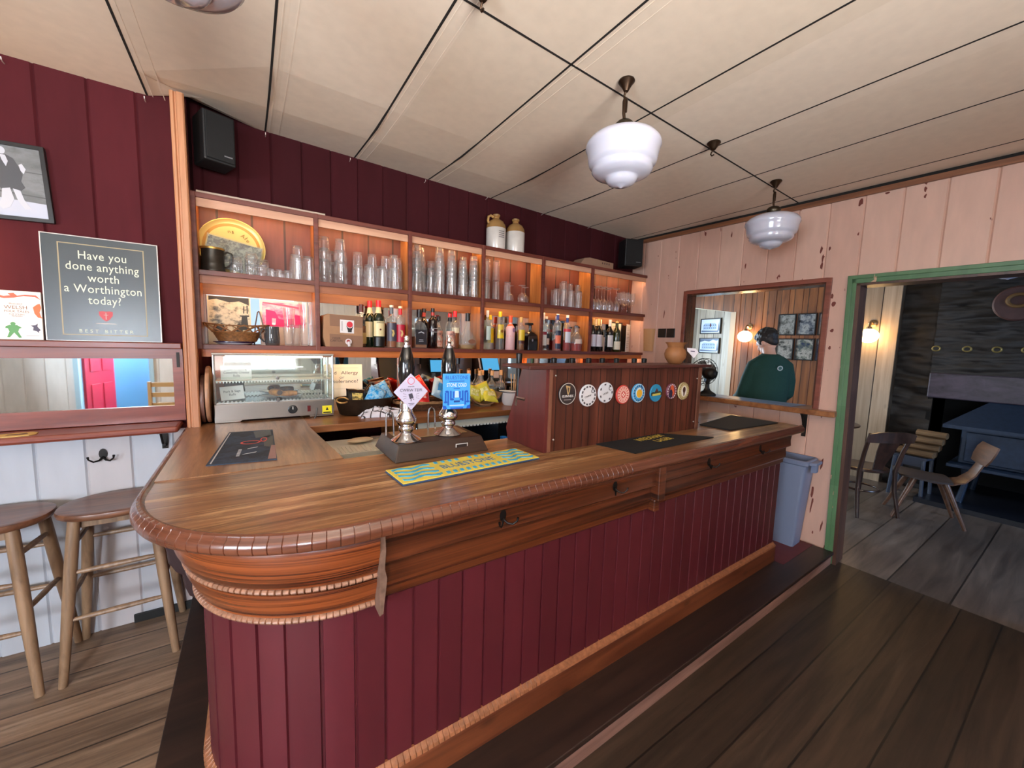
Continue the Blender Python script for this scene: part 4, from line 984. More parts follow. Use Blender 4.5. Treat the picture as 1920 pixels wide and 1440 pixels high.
# fourth lower bay
bottle('straight', 1.625, yf, ZB, .032, .318, 'clear bottle with white cap and greenish tint beside the third divider', GLASSG, P((244, 244, 240), .4), .84, [(.25, .6, c_(206, 222, 212), .7)], None)
YEL = c_(240, 204, 24)
bottle('spirit', 1.698, yr, ZB, .033, .290, 'rear clear bottle with yellow cap and yellow label', CLEARB, YEL, .86, [(.20, .62, YEL)], None)
b = bottle('spirit', 1.748, yf, ZB, .035, .318, 'front clear bottle with yellow cap and large yellow label', CLEARB, YEL, .86, [(.30, .66, YEL)], None)
flat('label_disc', [circ(.013, 18, 0, .155)], c_(150, 100, 30), b, y=-.0358)
ORF = P((248, 128, 78), .35, name='frosted_orange'); PKF = P((244, 196, 198), .35, name='frosted_pink')
b = bottle('spirit', 1.852, yf, ZB, .041, .290, 'frosted bottle fading from orange to pink beside the yellow labels', PKF, P((244, 92, 52), .4), .80, [(.40, .70, ORF, 3.14), (.70, .76, ORF, 3.14)], None)
flat('label_disc', [circ(.014, 18, .010, .17, .02)], c_(150, 110, 140), b, y=-.0418)
bottle('spirit', 1.905, yr, ZB, .032, .285, 'amber bottle with white cap behind the frosted one', CLEARB, P((240, 236, 226), .4), .84, [(.1, .4, c_(120, 40, 30))], AMBER, .55)
bottle('straight', 1.962, yf, ZB, .035, .285, 'golden rum bottle with wooden cap and yellow label beside the dark decanter', CLEARB, c_(214, 178, 104), .84, [(.30, .62, c_(222, 190, 50)), (.20, .29, c_(76, 30, 26))], AMBER, .6)
d = bottle('squat', 2.060, yf, ZB, .052, .235, 'dark square decanter with wide flat stopper in the fourth lower bay', DARKB, None, labels=[], square=True, name='decanter')
m = MB(); m.box(-.045, .020, -.02, .02, .222, .240); m.lathe([(.0, .19), (.014, .19), (.014, .225), (0, .225)], 12); m.build('stopper', c_(40, 30, 26), d, smooth=0, bevel=.003)
flat('label_mark', [circ(.008, 14, -.004, .09, .012)], c_(150, 140, 150), d, y=-.0482)
# fifth lower bay
WB = P((246, 246, 248), .4)
for i, (x, y, hh, lbm, lq) in enumerate(((2.205, yf, .340, [(.42, .50, c_(150, 30, 50)), (.14, .42, c_(226, 226, 224))], None), (2.300, yr, .315, [(.36, .50, c_(34, 34, 44)), (.06, .18, c_(34, 34, 50)), (.18, .36, c_(236, 230, 224))], None),
        (2.372, yf, .358, [(.40, .52, c_(34, 40, 66)), (.20, .40, c_(244, 120, 84)), (.06, .18, c_(34, 40, 70))], PINKL), (2.425, yr, .325, [(.3, .5, c_(236, 232, 236))], PINKL), (2.490, yf, .335, [(.24, .54, c_(224, 226, 234)), (.54, .62, c_(204, 60, 70), 2)], REDL))):
    bottle('straight', x, y, ZB, .035, hh, ('clear gin bottle with white cap and crimson band beside the fourth divider', 'rear clear gin bottle with dark bands top and bottom of its label', 'tall gin bottle with white cap and orange label between dark bands', 'rear gin bottle with plain pale label and blue collar', 'gin bottle with white cap, blue collar and pale blue label')[i], CLEARB, WB, .93, lbm+[(.80, .925, (c_(230, 230, 236), c_(60, 70, 100), c_(40, 62, 140), c_(120, 132, 180), c_(40, 66, 140))[i], 3.1)], lq, .3, capr=.40)
bottle('squat', 2.605, yf, ZB, .058, .245, 'squat flask of red gin with cream label, before the last divider', CLEARB, c_(60, 44, 40), .93, [(.30, .47, c_(240, 216, 200), .8)], REDL, .30, capr=.30)
bottle('squat', 2.692, yr-.012, ZB, .046, .240, 'squat flask of pale pink gin with cream label beside the last divider', CLEARB, c_(60, 44, 40), .93, [(.30, .47, c_(242, 224, 206), .9)], PINKL, .35, capr=.34)
tb_ = tag(MB().lathe([(0, 0), (.016, 0), (.016, .27), (0, .27)], 14).build('gift_tube', c_(198, 160, 90), smooth=40, loc=(2.556, yr+.02, ZB)), 'slim gold cardboard tube behind the red gin flask', 'tube')
# last lower bay: wine and menus
for i, (x, y, cp, lb) in enumerate(((2.775, yr, (222, 178, 96), (226, 222, 226)), (2.825, yf, (226, 184, 104), (220, 214, 224)), (2.905, yf, (232, 190, 116), (222, 214, 222)), (2.945, yr, (228, 222, 206), (214, 222, 200)), (3.005, yr, (226, 222, 210), (226, 226, 220)), (3.065, yf, (230, 228, 220), (232, 230, 232)))):
    bottle('wine', x, y, ZB, .0375, .325, ('dark wine bottle with gold capsule in the corner by the last divider', 'front dark wine bottle with gold capsule nearest the last divider', 'front dark wine bottle with gold capsule, second from the last divider', 'rear dark wine bottle with pale capsule and greenish label', 'rear dark wine bottle with pale capsule, behind the white label', 'front dark wine bottle with pale capsule and clean white label')[i], WINEG, P(cp, .35, .2), .80, [(.16, .52, P(lb, .5), 1.3)], capr=.44, caph=1.004, name='wine_bottle')
bottle('wine', 3.175, yf+.006, ZB, .043, .325, 'olive green wine bottle with low cream label before the menus', OLIVE, P((222, 180, 110), .4), .92, [(.08, .34, c_(240, 230, 206), 1.4)], capr=.40, caph=1.0, name='wine_bottle')
for i, (x, a, w_, lb) in enumerate(((3.255, 0, .15, 'black backed menu card standing behind the olive wine bottle'), (3.425, R(24), .14, 'white menu sheet standing against the pink wall in the last bay'))):
    t = thing('menu', lb, 'menu', (x, 2.925-.02*i, ZB), a)
    if i == 0:
        MB().box(-w_/2-.012, w_/2+.024, -.002, .004, 0, .315).build('cover', c_(26, 26, 26), t, smooth=0)
    MB().box(-w_/2, w_/2, -.005, -.002, .004, .30).build('sheet', P((236, 232, 214), .5) if i == 0 else P((226, 226, 228), .5), t, smooth=0)
    flat('print_lines', [[(-w_*.36, z), (w_*(.1+.22*((k*7) % 3)/2), z), (w_*(.1+.22*((k*7) % 3)/2), z+.003), (-w_*.36, z+.003)] for k, z in enumerate([.27, .25, .235, .205, .19, .16, .145, .12, .09, .075, .05])], c_(110, 104, 96), t, y=-.005)
# brown carton
bx = thing('cider_carton', 'brown cardboard drinks carton with white sticker on the lower shelf', 'carton', (.515, 2.850, ZB))
CARD = P((172, 128, 92), .7, name='cardboard', noise_amt=.08, nscale=12); CARD2 = P((142, 104, 80), .7, name='cardboard_print')
m = MB(); m.prism([(-.112, .0), (.112, 0), (.118, .02), (.118, .205), (-.100, .210), (-.122, .195), (-.126, .06)], 'y', -.080, .080); m.build('box', CARD, bx, smooth=0, bevel=.004)
flat('printed_band', [[(-.088, .0), (.116, .0), (.116, .075), (-.088, .085)], [(-.086, .135), (.116, .130), (.116, .203), (-.086, .208)]], CARD2, bx, y=-.080)
flat('sticker', [[(-.026, .093), (.060, .091), (.061, .176), (-.025, .178)]], P((238, 232, 230), .5), bx, y=-.0808)
flat('red_drop', [circ(.019, 20, .034, .148, .020)], P((218, 44, 60), .5), bx, y=-.0818)
flat('black_base', [[(.012, .142), (.022, .108), (.022, .098), (.046, .098), (.046, .108), (.056, .142), (.046, .128), (.034, .124), (.022, .128)]], P((30, 24, 24), .5), bx, y=-.0816)
text('CRAIGIANS', .0125, P((70, 62, 60), .5), bx, (-.013, -.0818, .136), (PI/2, -PI/2, 0), ext=.0002)
text('CIDER\nCARTON', .018, P((66, 46, 40), .5), bx, (-.048, -.0812, .048), ext=.0002, line=.9)
m = MB(); m.lathe([(.0, 0), (.020, 0), (.020, .012), (.0, .014)], 18, Matrix.Translation((.024, -.081, .036)) @ Matrix.Rotation(PI/2, 4, 'X')); m.tube([(.024, -.094, .036), (.026, -.098, .020), (.027, -.098, .006)], .009, 8); m.build('tap', P((226, 214, 214), .4), bx)
flat('tap_mark', [circ(.011, 14, .022, .038)], P((180, 60, 60), .5), bx, y=-.095)
# on top of the shelving
ZS = 2.3375
tag(MB().box(-.318, .318, -.07, .07, 0, .018).build('loose_plank', P((186, 168, 150), .6, noise_amt=.1), smooth=0, loc=(.10, 2.872, ZS)), 'loose pale plank lying on top of the shelving', 'plank')
for i, (x, hd, lb) in enumerate(((1.705, True, 'stoneware flagon with loop handle and faded print, on top of the shelving'), (1.895, False, 'plain stoneware flagon without handle, on top of the shelving'))):
    t = thing('stoneware_flagon', lb, 'flagon', (x, 2.865, ZS))
    m = MB(); m.lathe([(.0, 0), (.076, 0), (.079, .006), (.080, .168), (.079, .17)], 32); m.build('lower_body', P((206, 200, 194), .3, coat=.4, noise_amt=.12, nscale=9, name='grey_glaze'), t, smooth=40)
    m = MB(); m.lathe([(.079, .17), (.0805, .172), (.078, .196), (.060, .226), (.034, .243), (.026, .248), (.025, .262), (.032, .268), (.033, .278), (.026, .284), (.018, .284), (.018, .27), (.0, .268)], 32); m.build('shoulder', P((148, 112, 66), .25, coat=.5, noise_amt=.25, nscale=10, name='tan_glaze'), t, smooth=40)
    if hd:
        m = MB(); m.tube([(-.028, 0, .258), (-.052, 0, .268), (-.072, 0, .255), (-.077, 0, .225), (-.070, 0, .205)], .010, 10); m.build('handle', P((176, 138, 86), .25, coat=.5), t)
        flat('faded_print', [[(-.02, z), (.03, z+.0), (.03, z+.006), (-.02, z+.006)] for z in (.09, .105, .12, .135)], P((110, 104, 104), .5), t, y=-.0805)
t = thing('cardboard_box', 'flat brown cardboard box on top of the shelving beside the speaker', 'box', (2.80, 2.86, ZS))
m = MB(); m.prism([(-.22, 0), (.22, 0), (.22, .062), (-.10, .074), (-.17, .06)], 'y', -.07, .07); m.build('box', P((150, 118, 96), .7), t, smooth=0, bevel=.003)
flat('printed_marks', [[(x, .034), (x+.016, .034), (x+.016, .052), (x, .052)] for x in (.06, .09, .12, .15)], P((96, 70, 58), .6), t, y=-.070)
# loudspeakers
def speaker(lb, loc, rz, w_, d, h_, tilt=0):
    t = thing('loudspeaker', lb, 'loudspeaker', loc, rot=(tilt, 0, rz))
    MB().box(-w_/2, w_/2, -d/2, d/2, 0, h_).build('cabinet', P((20, 20, 21), .5, name='speaker_black'), t, smooth=0, bevel=.008)
    MB().box(-w_/2+.008, w_/2-.008, -d/2-.012, -d/2-.0005, .010, h_-.010).build('grille', P((12, 12, 13), .8, name='speaker_cloth', bump=.3, nscale=300), t, smooth=0, bevel=.004)
    MB().box(-.02, .02, d/2+.0005, d/2+.05, h_*.4, h_*.6).build('bracket', BLACKP, t, smooth=0)
    flat('badge', [[(w_*.1, .035), (w_*.36, .035), (w_*.36, .041), (w_*.1, .041)]], P((120, 120, 124), .3), t, y=-d/2-.0125)
    return t
speaker('black loudspeaker fixed high beside the wooden post', (-.128, 2.785, 2.49), R(20), .145, .16, .25)
speaker('black loudspeaker in the corner against the pink wall', (3.27, 2.80, 2.392), R(-24), .19, .17, .265)

# ---------------------------------------------------------------- on the back counter
bc = thing('back_counter', 'wooden back counter with white strip and dark bottle fridge below', 'counter', (1.7, 2.7, .1))
m = MB(); m.hexa([(.265, 2.455), (2.95, 2.475), (2.95, 2.955), (.265, 2.955)], 1.038, 1.080); m.build('worktop', BACKTOP, bc, smooth=0, w=1, bevel=.004)
m = MB(); m.box(.92, 2.9, 2.50, 2.53, .985, 1.037); m.build('white_strip', P((226, 222, 208), .45), bc, smooth=0, w=1)
m = MB()
for i in range(66): m.box(1.0+i*.028, 1.0+i*.028+.018, 2.492, 2.50, .978, .990)
m.build('serrated_edge', P((240, 240, 236), .4), bc, smooth=0, w=1)
m = MB(); m.box(.90, 2.9, 2.93, 2.95, .1, .98); m.box(.90, .92, 2.50, 2.93, .1, .985); m.box(2.88, 2.9, 2.50, 2.93, .1, .985); m.box(.92, 2.88, 2.50, 2.93, .1, .12); m.box(.92, 2.88, 2.52, 2.93, .68, .69)
m.box(1.55, 1.57, 2.50, 2.93, .12, .985); m.build('fridge_case', P((16, 16, 18), .4), bc, smooth=0, w=1)
m = MB(); m.box(.80, .895, 2.48, 2.95, .1, 1.037); m.build('side_panel', DIVW, bc, smooth=0, w=1)
m = MB(); m.box(.60, 2.8, 2.88, 2.90, .935, .95) if False else m.box(.95, 2.85, 2.60, 2.62, .962, .972); m.build('fridge_light', P((190, 225, 255), .5, name='fridge_tube', emit=3), bc, smooth=0, w=1)
CAN = P((70, 160, 220), .3, name='blue_can', noise_amt=.35, nscale=60)
k = 0
for r_ in range(2):
    for i in range(9):
        x = 1.10+i*.070 if i < 6 else 1.62+(i-6)*.07
        o = MB().lathe([(0, 0), (.026, 0), (.031, .008), (.031, .128), (.027, .138), (0, .138)], 16).build('drink_can', CAN, smooth=40, loc=(x, 2.57+.075*r_, .6905))
        tag(o, 'blue drink can in the %s row of the bottle fridge, %s from the pump end' % (('front', 'rear')[r_], (ORD+['ninth'])[i].replace('bottom', 'first')), 'can', 'blue cans in the fridge under the back counter')
sk = thing('glass_washer', 'pale glass washer drainer with dark ribbed front in the serving gap', 'washer', (.52, 2.3, .1))
m = MB(); m.box(.33, .775, 2.13, 2.45, .955, .985)
for i in range(22): m.box(.340+i*.0195, .348+i*.0195, 2.14, 2.27, .985, .990)
m.build('drainer', P((226, 222, 206), .4), sk, smooth=0, w=1)
m = MB()
for i in range(44): m.box(.335+i*.010, .341+i*.010, 2.118, 2.13, .5, .955)
m.box(.33, .775, 2.13, 2.45, .1, .955); m.build('front', P((44, 44, 44), .45, .3), sk, smooth=0, w=1)
sp = thing('serving_spoon', 'pale wooden spoon and steel scoop lying on the washer drainer', 'spoon', (.56, 2.33, .9905), R(8))
m = MB(); m.ball((-.05, 0, .014), (.075, .04, .013), 20, 8); m.build('bowl', P((206, 184, 150), .35), sp)
m = MB(); m.tube([(.01, 0, .018), (.10, .004, .014), (.17, .006, .012)], [.010, .008, .007], 8); m.build('handle', STEEL, sp)

# heated display cabinet
hc = thing('heated_cabinet', 'heated glass display cabinet with steel base on the bar top arm', 'food warmer', (.13, 2.76, ZT+.003))
X0, X1, Y0, Y1 = -.180, .440, 2.715, 2.948
m = MB(); m.box(X0, X1, Y0+.012, Y1, 1.095, 1.190); m.prism([(X0, 1.083), (-.06, 1.083), (-.05, 1.095), (X0, 1.095)], 'y', Y0+.012, Y1); m.box(.30, X1, Y0+.02, Y1, 1.0832, 1.095)
m.build('base', STEEL, hc, smooth=0, w=1, bevel=.003)
m = MB(); m.box(X0+.004, X1-.004, Y0+.014, Y0+.017, 1.196, 1.345); m.box(X0+.004, X1-.004, Y0+.017, Y0+.020, 1.330, 1.465); m.build('front_pane', PANE, hc, smooth=0, w=1)
m = MB(); m.box(X0+.001, X0+.004, Y0+.02, Y1-.005, 1.196, 1.465); m.box(X1-.004, X1-.001, Y0+.02, Y1-.005, 1.196, 1.465); m.box(X0+.01, X1-.01, Y0+.02, Y1-.005, 1.468, 1.471); m.build('side_pane', PANE, hc, smooth=0, w=1)
m = MB()
for x in (X0+.006, X1-.006):
    for y in (Y0+.014, Y1-.01): m.tube([(x, y, 1.19), (x, y, 1.475)], .006, 8)
for y in (Y0+.014, Y1-.01): m.tube([(X0, y, 1.474), (X1, y, 1.474)], .008, 8)
for x in (X0+.006, X1-.006): m.tube([(x, Y0+.014, 1.474), (x, Y1-.01, 1.474)], .007, 8)
m.build('frame', P((214, 214, 210), .2, .7), hc, smooth=40, w=1)
m = MB(); m.box(X0+.01, X1-.01, Y0+.02, Y1-.01, 1.318, 1.321)
for i in range(40): m.box(X0+.015+i*.0148, X0+.021+i*.0148, Y0+.018, Y0+.024, 1.310, 1.322)
m.build('wire_shelf', P((232, 232, 228), .25, .4), hc, smooth=0, w=1)
m = MB(); m.box(X0+.06, X1-.06, Y0+.022, Y0+.034, 1.455, 1.463); m.build('lamp_tube', P((255, 240, 214), .5, name='cabinet_lamp', emit=5), hc, smooth=0, w=1)
m = MB(); m.box(X0+.012, X1-.012, Y0+.016, Y1-.012, 1.191, 1.198)
for i in range(30): m.box(X0+.02+i*.0195, X0+.030+i*.0195, Y0+.02, Y1-.02, 1.198, 1.204)
m.build('rack', P((214, 212, 206), .25, .7), hc, smooth=0, w=1)
m = MB(); m.lathe([(0, 0), (.026, 0), (.026, .004), (.021, .006), (.021, .018), (0, .018)], 28, Matrix.Translation((.205, Y0+.012, 1.140)) @ Matrix.Rotation(PI/2, 4, 'X')); m.build('dial', BLACKP, hc, smooth=35, w=1)
flat('dial_mark', [[(.203, 1.142), (.207, 1.142), (.207, 1.160), (.203, 1.160)]], WHITE, hc, y=Y0-.0065-hc.location.y).location = (-hc.location.x, 0, -hc.location.z)
m = MB(); m.box(.285, .303, Y0+.005, Y0+.012, 1.122, 1.158); m.build('switch', P((92, 20, 20), .3), hc, smooth=0, w=1)
flat('warning_sticker', [[(.370, 1.100), (.425, 1.101), (.425, 1.152), (.370, 1.151)]], P((240, 226, 40), .4), hc, y=Y0+.0115-hc.location.y).location = (-hc.location.x, 0, -hc.location.z)
flat('sticker_print', [[(.389, 1.122), (.407, 1.122), (.398, 1.143)], [(.375, 1.104), (.420, 1.104), (.420, 1.111), (.375, 1.111)]], BLACK, hc, y=Y0+.0108-hc.location.y).location = (-hc.location.x, 0, -hc.location.z)
m = MB(); m.tube([(.34, Y0+.012, 1.138), (.338, Y0-.006, 1.130), (.332, Y0-.020, 1.105), (.325, Y0-.030, 1.0885), (.318, Y0-.05, 1.0885)], .0035, 7); m.build('power_cable', P((90, 90, 90), .4), hc, w=1)
m = MB(); m.lathe([(0, 0), (.012, 0), (.013, .012), (.008, .02), (0, .02)], 16, Matrix.Translation((.13, Y0+.013, 1.208)) @ Matrix.Rotation(PI/2, 4, 'X')); m.lathe([(0, 0), (.010, 0), (.010, .014), (0, .016)], 16, Matrix.Translation((.13, Y0+.013, 1.336)) @ Matrix.Rotation(PI/2, 4, 'X')); m.build('door_knob', P((120, 116, 112), .3, .5), hc, smooth=40, w=1)
INK = P((40, 44, 60), .6, name='ink')
for i, (x, z, w_, h_, t_, lb, ra) in enumerate(((-.072, 1.3225, .148, .082, 'Leek, Potato &\nCaerphilly Cheese\nRolls', 'upper handwritten note about cheese rolls inside the glass cabinet', 0), (-.092, 1.2045, .112, .082, 'Pork & Sage\nRolls', 'lower handwritten note about pork rolls inside the glass cabinet', -5))):
    t = thing('paper_note', lb, 'note', (x, Y0+.062, z+.001), rot=(R(-5), R(ra), 0))
    MB().box(-w_/2, w_/2, 0, .0008, .0 if not i else .003, h_).build('paper', P((240, 236, 236), .6), t, smooth=0)
    text(t_, .0195, INK, t, (0, -.0006, h_*.52), rot=(PI/2, 0, 0), ext=.0002, sx=.85, line=.95)
ptl = thing('plate', 'white plate with dark rim holding pastry in the glass cabinet', 'plate', (.155, 2.835, 1.2045))
m = MB(); m.lathe([(0, .001), (.065, .001), (.10, .011), (.10, .013), (.064, .004), (0, .004)], 40, sx=1.15, sy=.95); m.build('dish', P((236, 236, 236), .2, coat=.4), ptl, smooth=50)
m = MB(); m.lathe([(.0985, .0105), (.1015, .0120), (.1005, .0140), (.097, .0130)], 40, closed=True, sx=1.15, sy=.95); m.build('rim', P((30, 30, 44), .2), ptl)
PAST = P((206, 134, 64), .5, name='pastry', noise_amt=.4, nscale=45, bump=1); FILL = P((96, 66, 50), .7, name='filling', bump=1, nscale=80)
for i, (x, y, z, a, l, lb) in enumerate(((.125, 2.830, 1.2365, R(-62), .075, 'golden sausage roll showing its filled end, lying across the plate'), (.195, 2.828, 1.2275, R(5), .085, 'flaky sausage roll lying flat along the plate'))):
    t = thing('sausage_roll', lb, 'pastry', (x, y, z), a)
    m = MB(); rr = (.027, .021)[i]; rg = []
    for k in range(9):
        u = k/8; f = .86+.14*math.sin(PI*u)+random.uniform(-.03, .05)
        rg.append([(-l/2+l*u, rr*f*math.cos(2*PI*q/18)*1.1, rr*.85*f*math.sin(2*PI*q/18)) for q in range(18)])
    m.loft(rg); m.build('pastry', PAST, t, smooth=60)
    m = MB(); m.lathe([(0, 0), (rr*.62, 0), (rr*.55, .004), (0, .005)], 16, Matrix.Translation((-l/2, 0, 0)) @ Matrix.Rotation(-PI/2, 4, 'Y')); m.lathe([(0, 0), (rr*.62, 0), (rr*.55, .004), (0, .005)], 16, Matrix.Translation((l/2, 0, 0)) @ Matrix.Rotation(PI/2, 4, 'Y')); m.build('filling', FILL, t)
# round boards between post and cabinet
for i, (x, z, r_, lb, mt) in enumerate(((-.203, 1.0835, .160, 'round wooden board leaning behind the heated cabinet, the taller one', wood('pale_board', (150, 104, 74), (196, 150, 118), 2, 18, 2)), (-.228, 1.0835, .135, 'round wooden board leaning against the post, the shorter one', wood('dark_board', (96, 66, 58), (140, 104, 92), 2, 18, 2)))):
    o = MB().lathe([(0, 0), (r_*.98, 0), (r_, .005), (r_, .013), (r_*.98, .018), (0, .018)], 44, Matrix.Rotation(PI/2, 4, 'Y')).build('round_board', mt, smooth=40, loc=(x-.009, 2.79+r_*.0+.015, z+r_))
    tag(o, lb, 'board')
# allergy notice
al = thing('allergy_notice', 'cream notice about allergy or intolerance standing behind the crisps', 'sign', (.540, 2.925, ZT), rot=(R(-5), 0, 0))
MB().box(-.125, .125, 0, .003, .0, .322).build('card', P((244, 238, 220), .5), al, smooth=0)
GREY = P((52, 52, 54), .5)
text('Food', .032, GREY, al, (-.085, -.0006, .262), ext=.0004, sx=1.2); text('Allergy', .032, GREY, al, (.040, -.0006, .262), ext=.0004, sx=1.25)
text('or', .028, P((104, 104, 104), .5), al, (-.012, -.0006, .231), ext=.0002, sx=1.2); text('Intolerance?', .032, GREY, al, (-.001, -.0006, .203), ext=.0004, sx=1.25)
flat('rule', [[(-.10, .296), (.10, .296), (.10, .298), (-.10, .298)], [(-.10, .15), (.10, .15), (.10, .152), (-.10, .152)]], P((190, 186, 176), .5), al, y=0)
# metal basin of crisps
bs = thing('preserving_pan', 'dark oval metal pan with ring handle holding crisp packets', 'pan', (.635, 2.745, ZT))
PANM = P((58, 46, 36), .38, .7, name='old_pan', noise_amt=.35, nscale=18)
m = MB(); m.lathe([(0, .001), (.135, .001), (.150, .012), (.172, .105), (.178, .112), (.170, .112), (.146, .02), (0, .010)], 44, sx=1.08, sy=.70); m.build('body', PANM, bs, smooth=45)
m = MB()
for s in (-1,):
    m.tube([(s*.155+.034*math.cos(2*PI*i/16)-.0, -.075+.012*math.sin(2*PI*i/16), .108+.016*math.sin(2*PI*i/16)) for i in range(16)], .006, 8, True)
m.build('ring_handle', P((170, 134, 84), .3, .8), bs)
def packet(name, lb, loc, rot, w_, h_, t_, mat, printm, group, seed):
    t = thing(name, lb, 'crisps', loc, rot=rot, group=group)
    m = MB(); n = 14; g = {}
    rnd = random.Random(seed)
    for s in (-1, 1):
        for i in range(n+1):
            for j in range(n+1):
                u = i/n*2-1; v = j/n*2-1
                b = max(0, (1-u**4))*max(0, (1-v**4))
                wr = noise.noise(Vector((u*2.4+seed, v*2.4, s*3)))*.16+noise.noise(Vector((u*6+seed, v*6, s)))*.06
                y = s*(t_/2*b**.6*(1+wr*1.5)+.0006)+.006*noise.noise(Vector((u*2, v*2, seed)))
                g[s, i, j] = (u*w_/2*(1-.05*b), y, v*h_/2*(1-.07*b))
    for s in (-1, 1):
        for i in range(n):
            for j in range(n): m.poly([g[s, i, j], g[s, i+1, j], g[s, i+1, j+1], g[s, i, j+1]])
    for i in range(n):
        for a, b in (((i, 0), (i+1, 0)), ((i, n), (i+1, n)), ((0, i), (0, i+1)), ((n, i), (n, i+1))):
            m.poly([g[-1, a[0], a[1]], g[-1, b[0], b[1]], g[1, b[0], b[1]], g[1, a[0], a[1]]])
    m.cur = 0
    m.build('bag', mat, t, smooth=75)
    if printm:
        p = MB()
        for i in range(3, n-3):
            for j in range(4, n-4):
                q = [g[-1, a, b] for a, b in ((i, j), (i+1, j), (i+1, j+1), (i, j+1))]
                p.poly([(x, y-.0012, z) for x, y, z in q])
        p.build('printed_panel', printm, t, smooth=75)
    return t
FOIL = lambda c, nm: P(c, .22, .25, name=nm, coat=.4)
CRB, CRG, CRBL, CRR, CRW, CRY = FOIL((24, 20, 18), 'black_foil'), picture('gold_print', [(214, 176, 78), (236, 206, 120), (40, 30, 16), (226, 190, 90)], 26, 4, rough=.3), picture('blue_print', [(20, 120, 200), (40, 160, 226), (170, 220, 244), (24, 130, 206)], 30, 6, rough=.25), FOIL((218, 34, 36), 'red_foil'), picture('white_red_print', [(226, 60, 54), (246, 232, 228), (228, 50, 46), (250, 240, 236)], 22, 8, rough=.3), FOIL((240, 228, 80), 'yellow_foil')
CB = FOIL((60, 150, 214), 'blue_foil'); LB = FOIL((186, 216, 236), 'pale_blue_foil')
GC = 'crisp packets on the back counter'
for i, (loc, rot, w_, h_, a, b, lb) in enumerate((
        ((.575, 2.715, 1.190), (R(-30), R(6), R(4)), .125, .135, CRB, CRG, 'black crisp packet with gold print in the left of the metal pan'),
        ((.695, 2.700, 1.200), (R(-30), R(28), R(-8)), .115, .135, CRBL, None, 'bright blue crisp packet in the middle of the metal pan'),
        ((.755, 2.765, 1.215), (R(-18), R(-24), R(6)), .120, .140, CRBL, None, 'blue crisp packet at the right end of the metal pan'),
        ((.690, 2.815, 1.195), (R(-14), R(40), 0), .115, .13, CRB, None, 'black crisp packet at the back of the metal pan'),
        ((.800, 2.865, 1.215), (R(-10), R(-12), R(12)), .12, .150, FOIL((96, 50, 40), 'brown_foil'), CRG, 'brown crisp packet standing between the pan and the wicker tray'))):
    packet('crisp_packet', lb, loc, rot, w_, h_, .05, a, b, GC, i+1)
# towel
tw = MB(); n = 34; top_ = {}; bot = {}
for i in range(n+1):
    for j in range(n+1):
        u = i/n; v = j/n
        x = .570+.30*u+.02*math.sin(v*5); y = 2.545+.155*v+.02*math.sin(u*4+1)
        e = (math.sin(PI*u)**.5)*(math.sin(PI*v)**.5) if 0 < u < 1 and 0 < v < 1 else 0
        z = ZT+.008+e*(.052*(1-.45*u)+.028*abs(noise.noise(Vector((u*5, v*4, 3))))+.014*noise.noise(Vector((u*11, v*9, 1))))
        top_[i, j] = (x, y, z); bot[i, j] = (x, y, ZT+.0012)
for i in range(n):
    for j in range(n):
        tw.poly([top_[i, j], top_[i+1, j], top_[i+1, j+1], top_[i, j+1]]); tw.poly([bot[i, j], bot[i, j+1], bot[i+1, j+1], bot[i+1, j]])
for i in range(n):
    for a, b in (((i, 0), (i+1, 0)), ((i, n), (i+1, n)), ((0, i), (0, i+1)), ((n, i), (n, i+1))): tw.poly([top_[a], top_[b], bot[b], bot[a]])
TOW, N_, L_, b_ = nt('checked_towel')
tc = nod(N_, 'ShaderNodeTexCoord'); mp = nod(N_, 'ShaderNodeMapping'); mp.inputs['Rotation'].default_value = (0, 0, R(28)); mp.inputs['Scale'].default_value = (1, 1, .6); L_.new(tc.outputs['Object'], mp.inputs[0])
br = nod(N_, 'ShaderNodeTexBrick'); br.offset = 0; br.inputs['Scale'].default_value = 10; br.inputs['Mortar Size'].default_value = .035; br.inputs['Brick Width'].default_value = .55; br.inputs['Row Height'].default_value = .55
br.inputs['Color1'].default_value = lin((226, 222, 228)); br.inputs['Color2'].default_value = lin((218, 214, 222)); br.inputs['Mortar'].default_value = lin((62, 56, 58)); L_.new(mp.outputs[0], br.inputs['Vector']); L_.new(br.outputs['Color'], b_.inputs['Base Color']); b_.inputs['Roughness'].default_value = .85
tag(tw.build('tea_towel', TOW, smooth=70, o=(.72, 2.62, ZT)), 'crumpled white tea towel with black check lines on the back counter', 'towel')
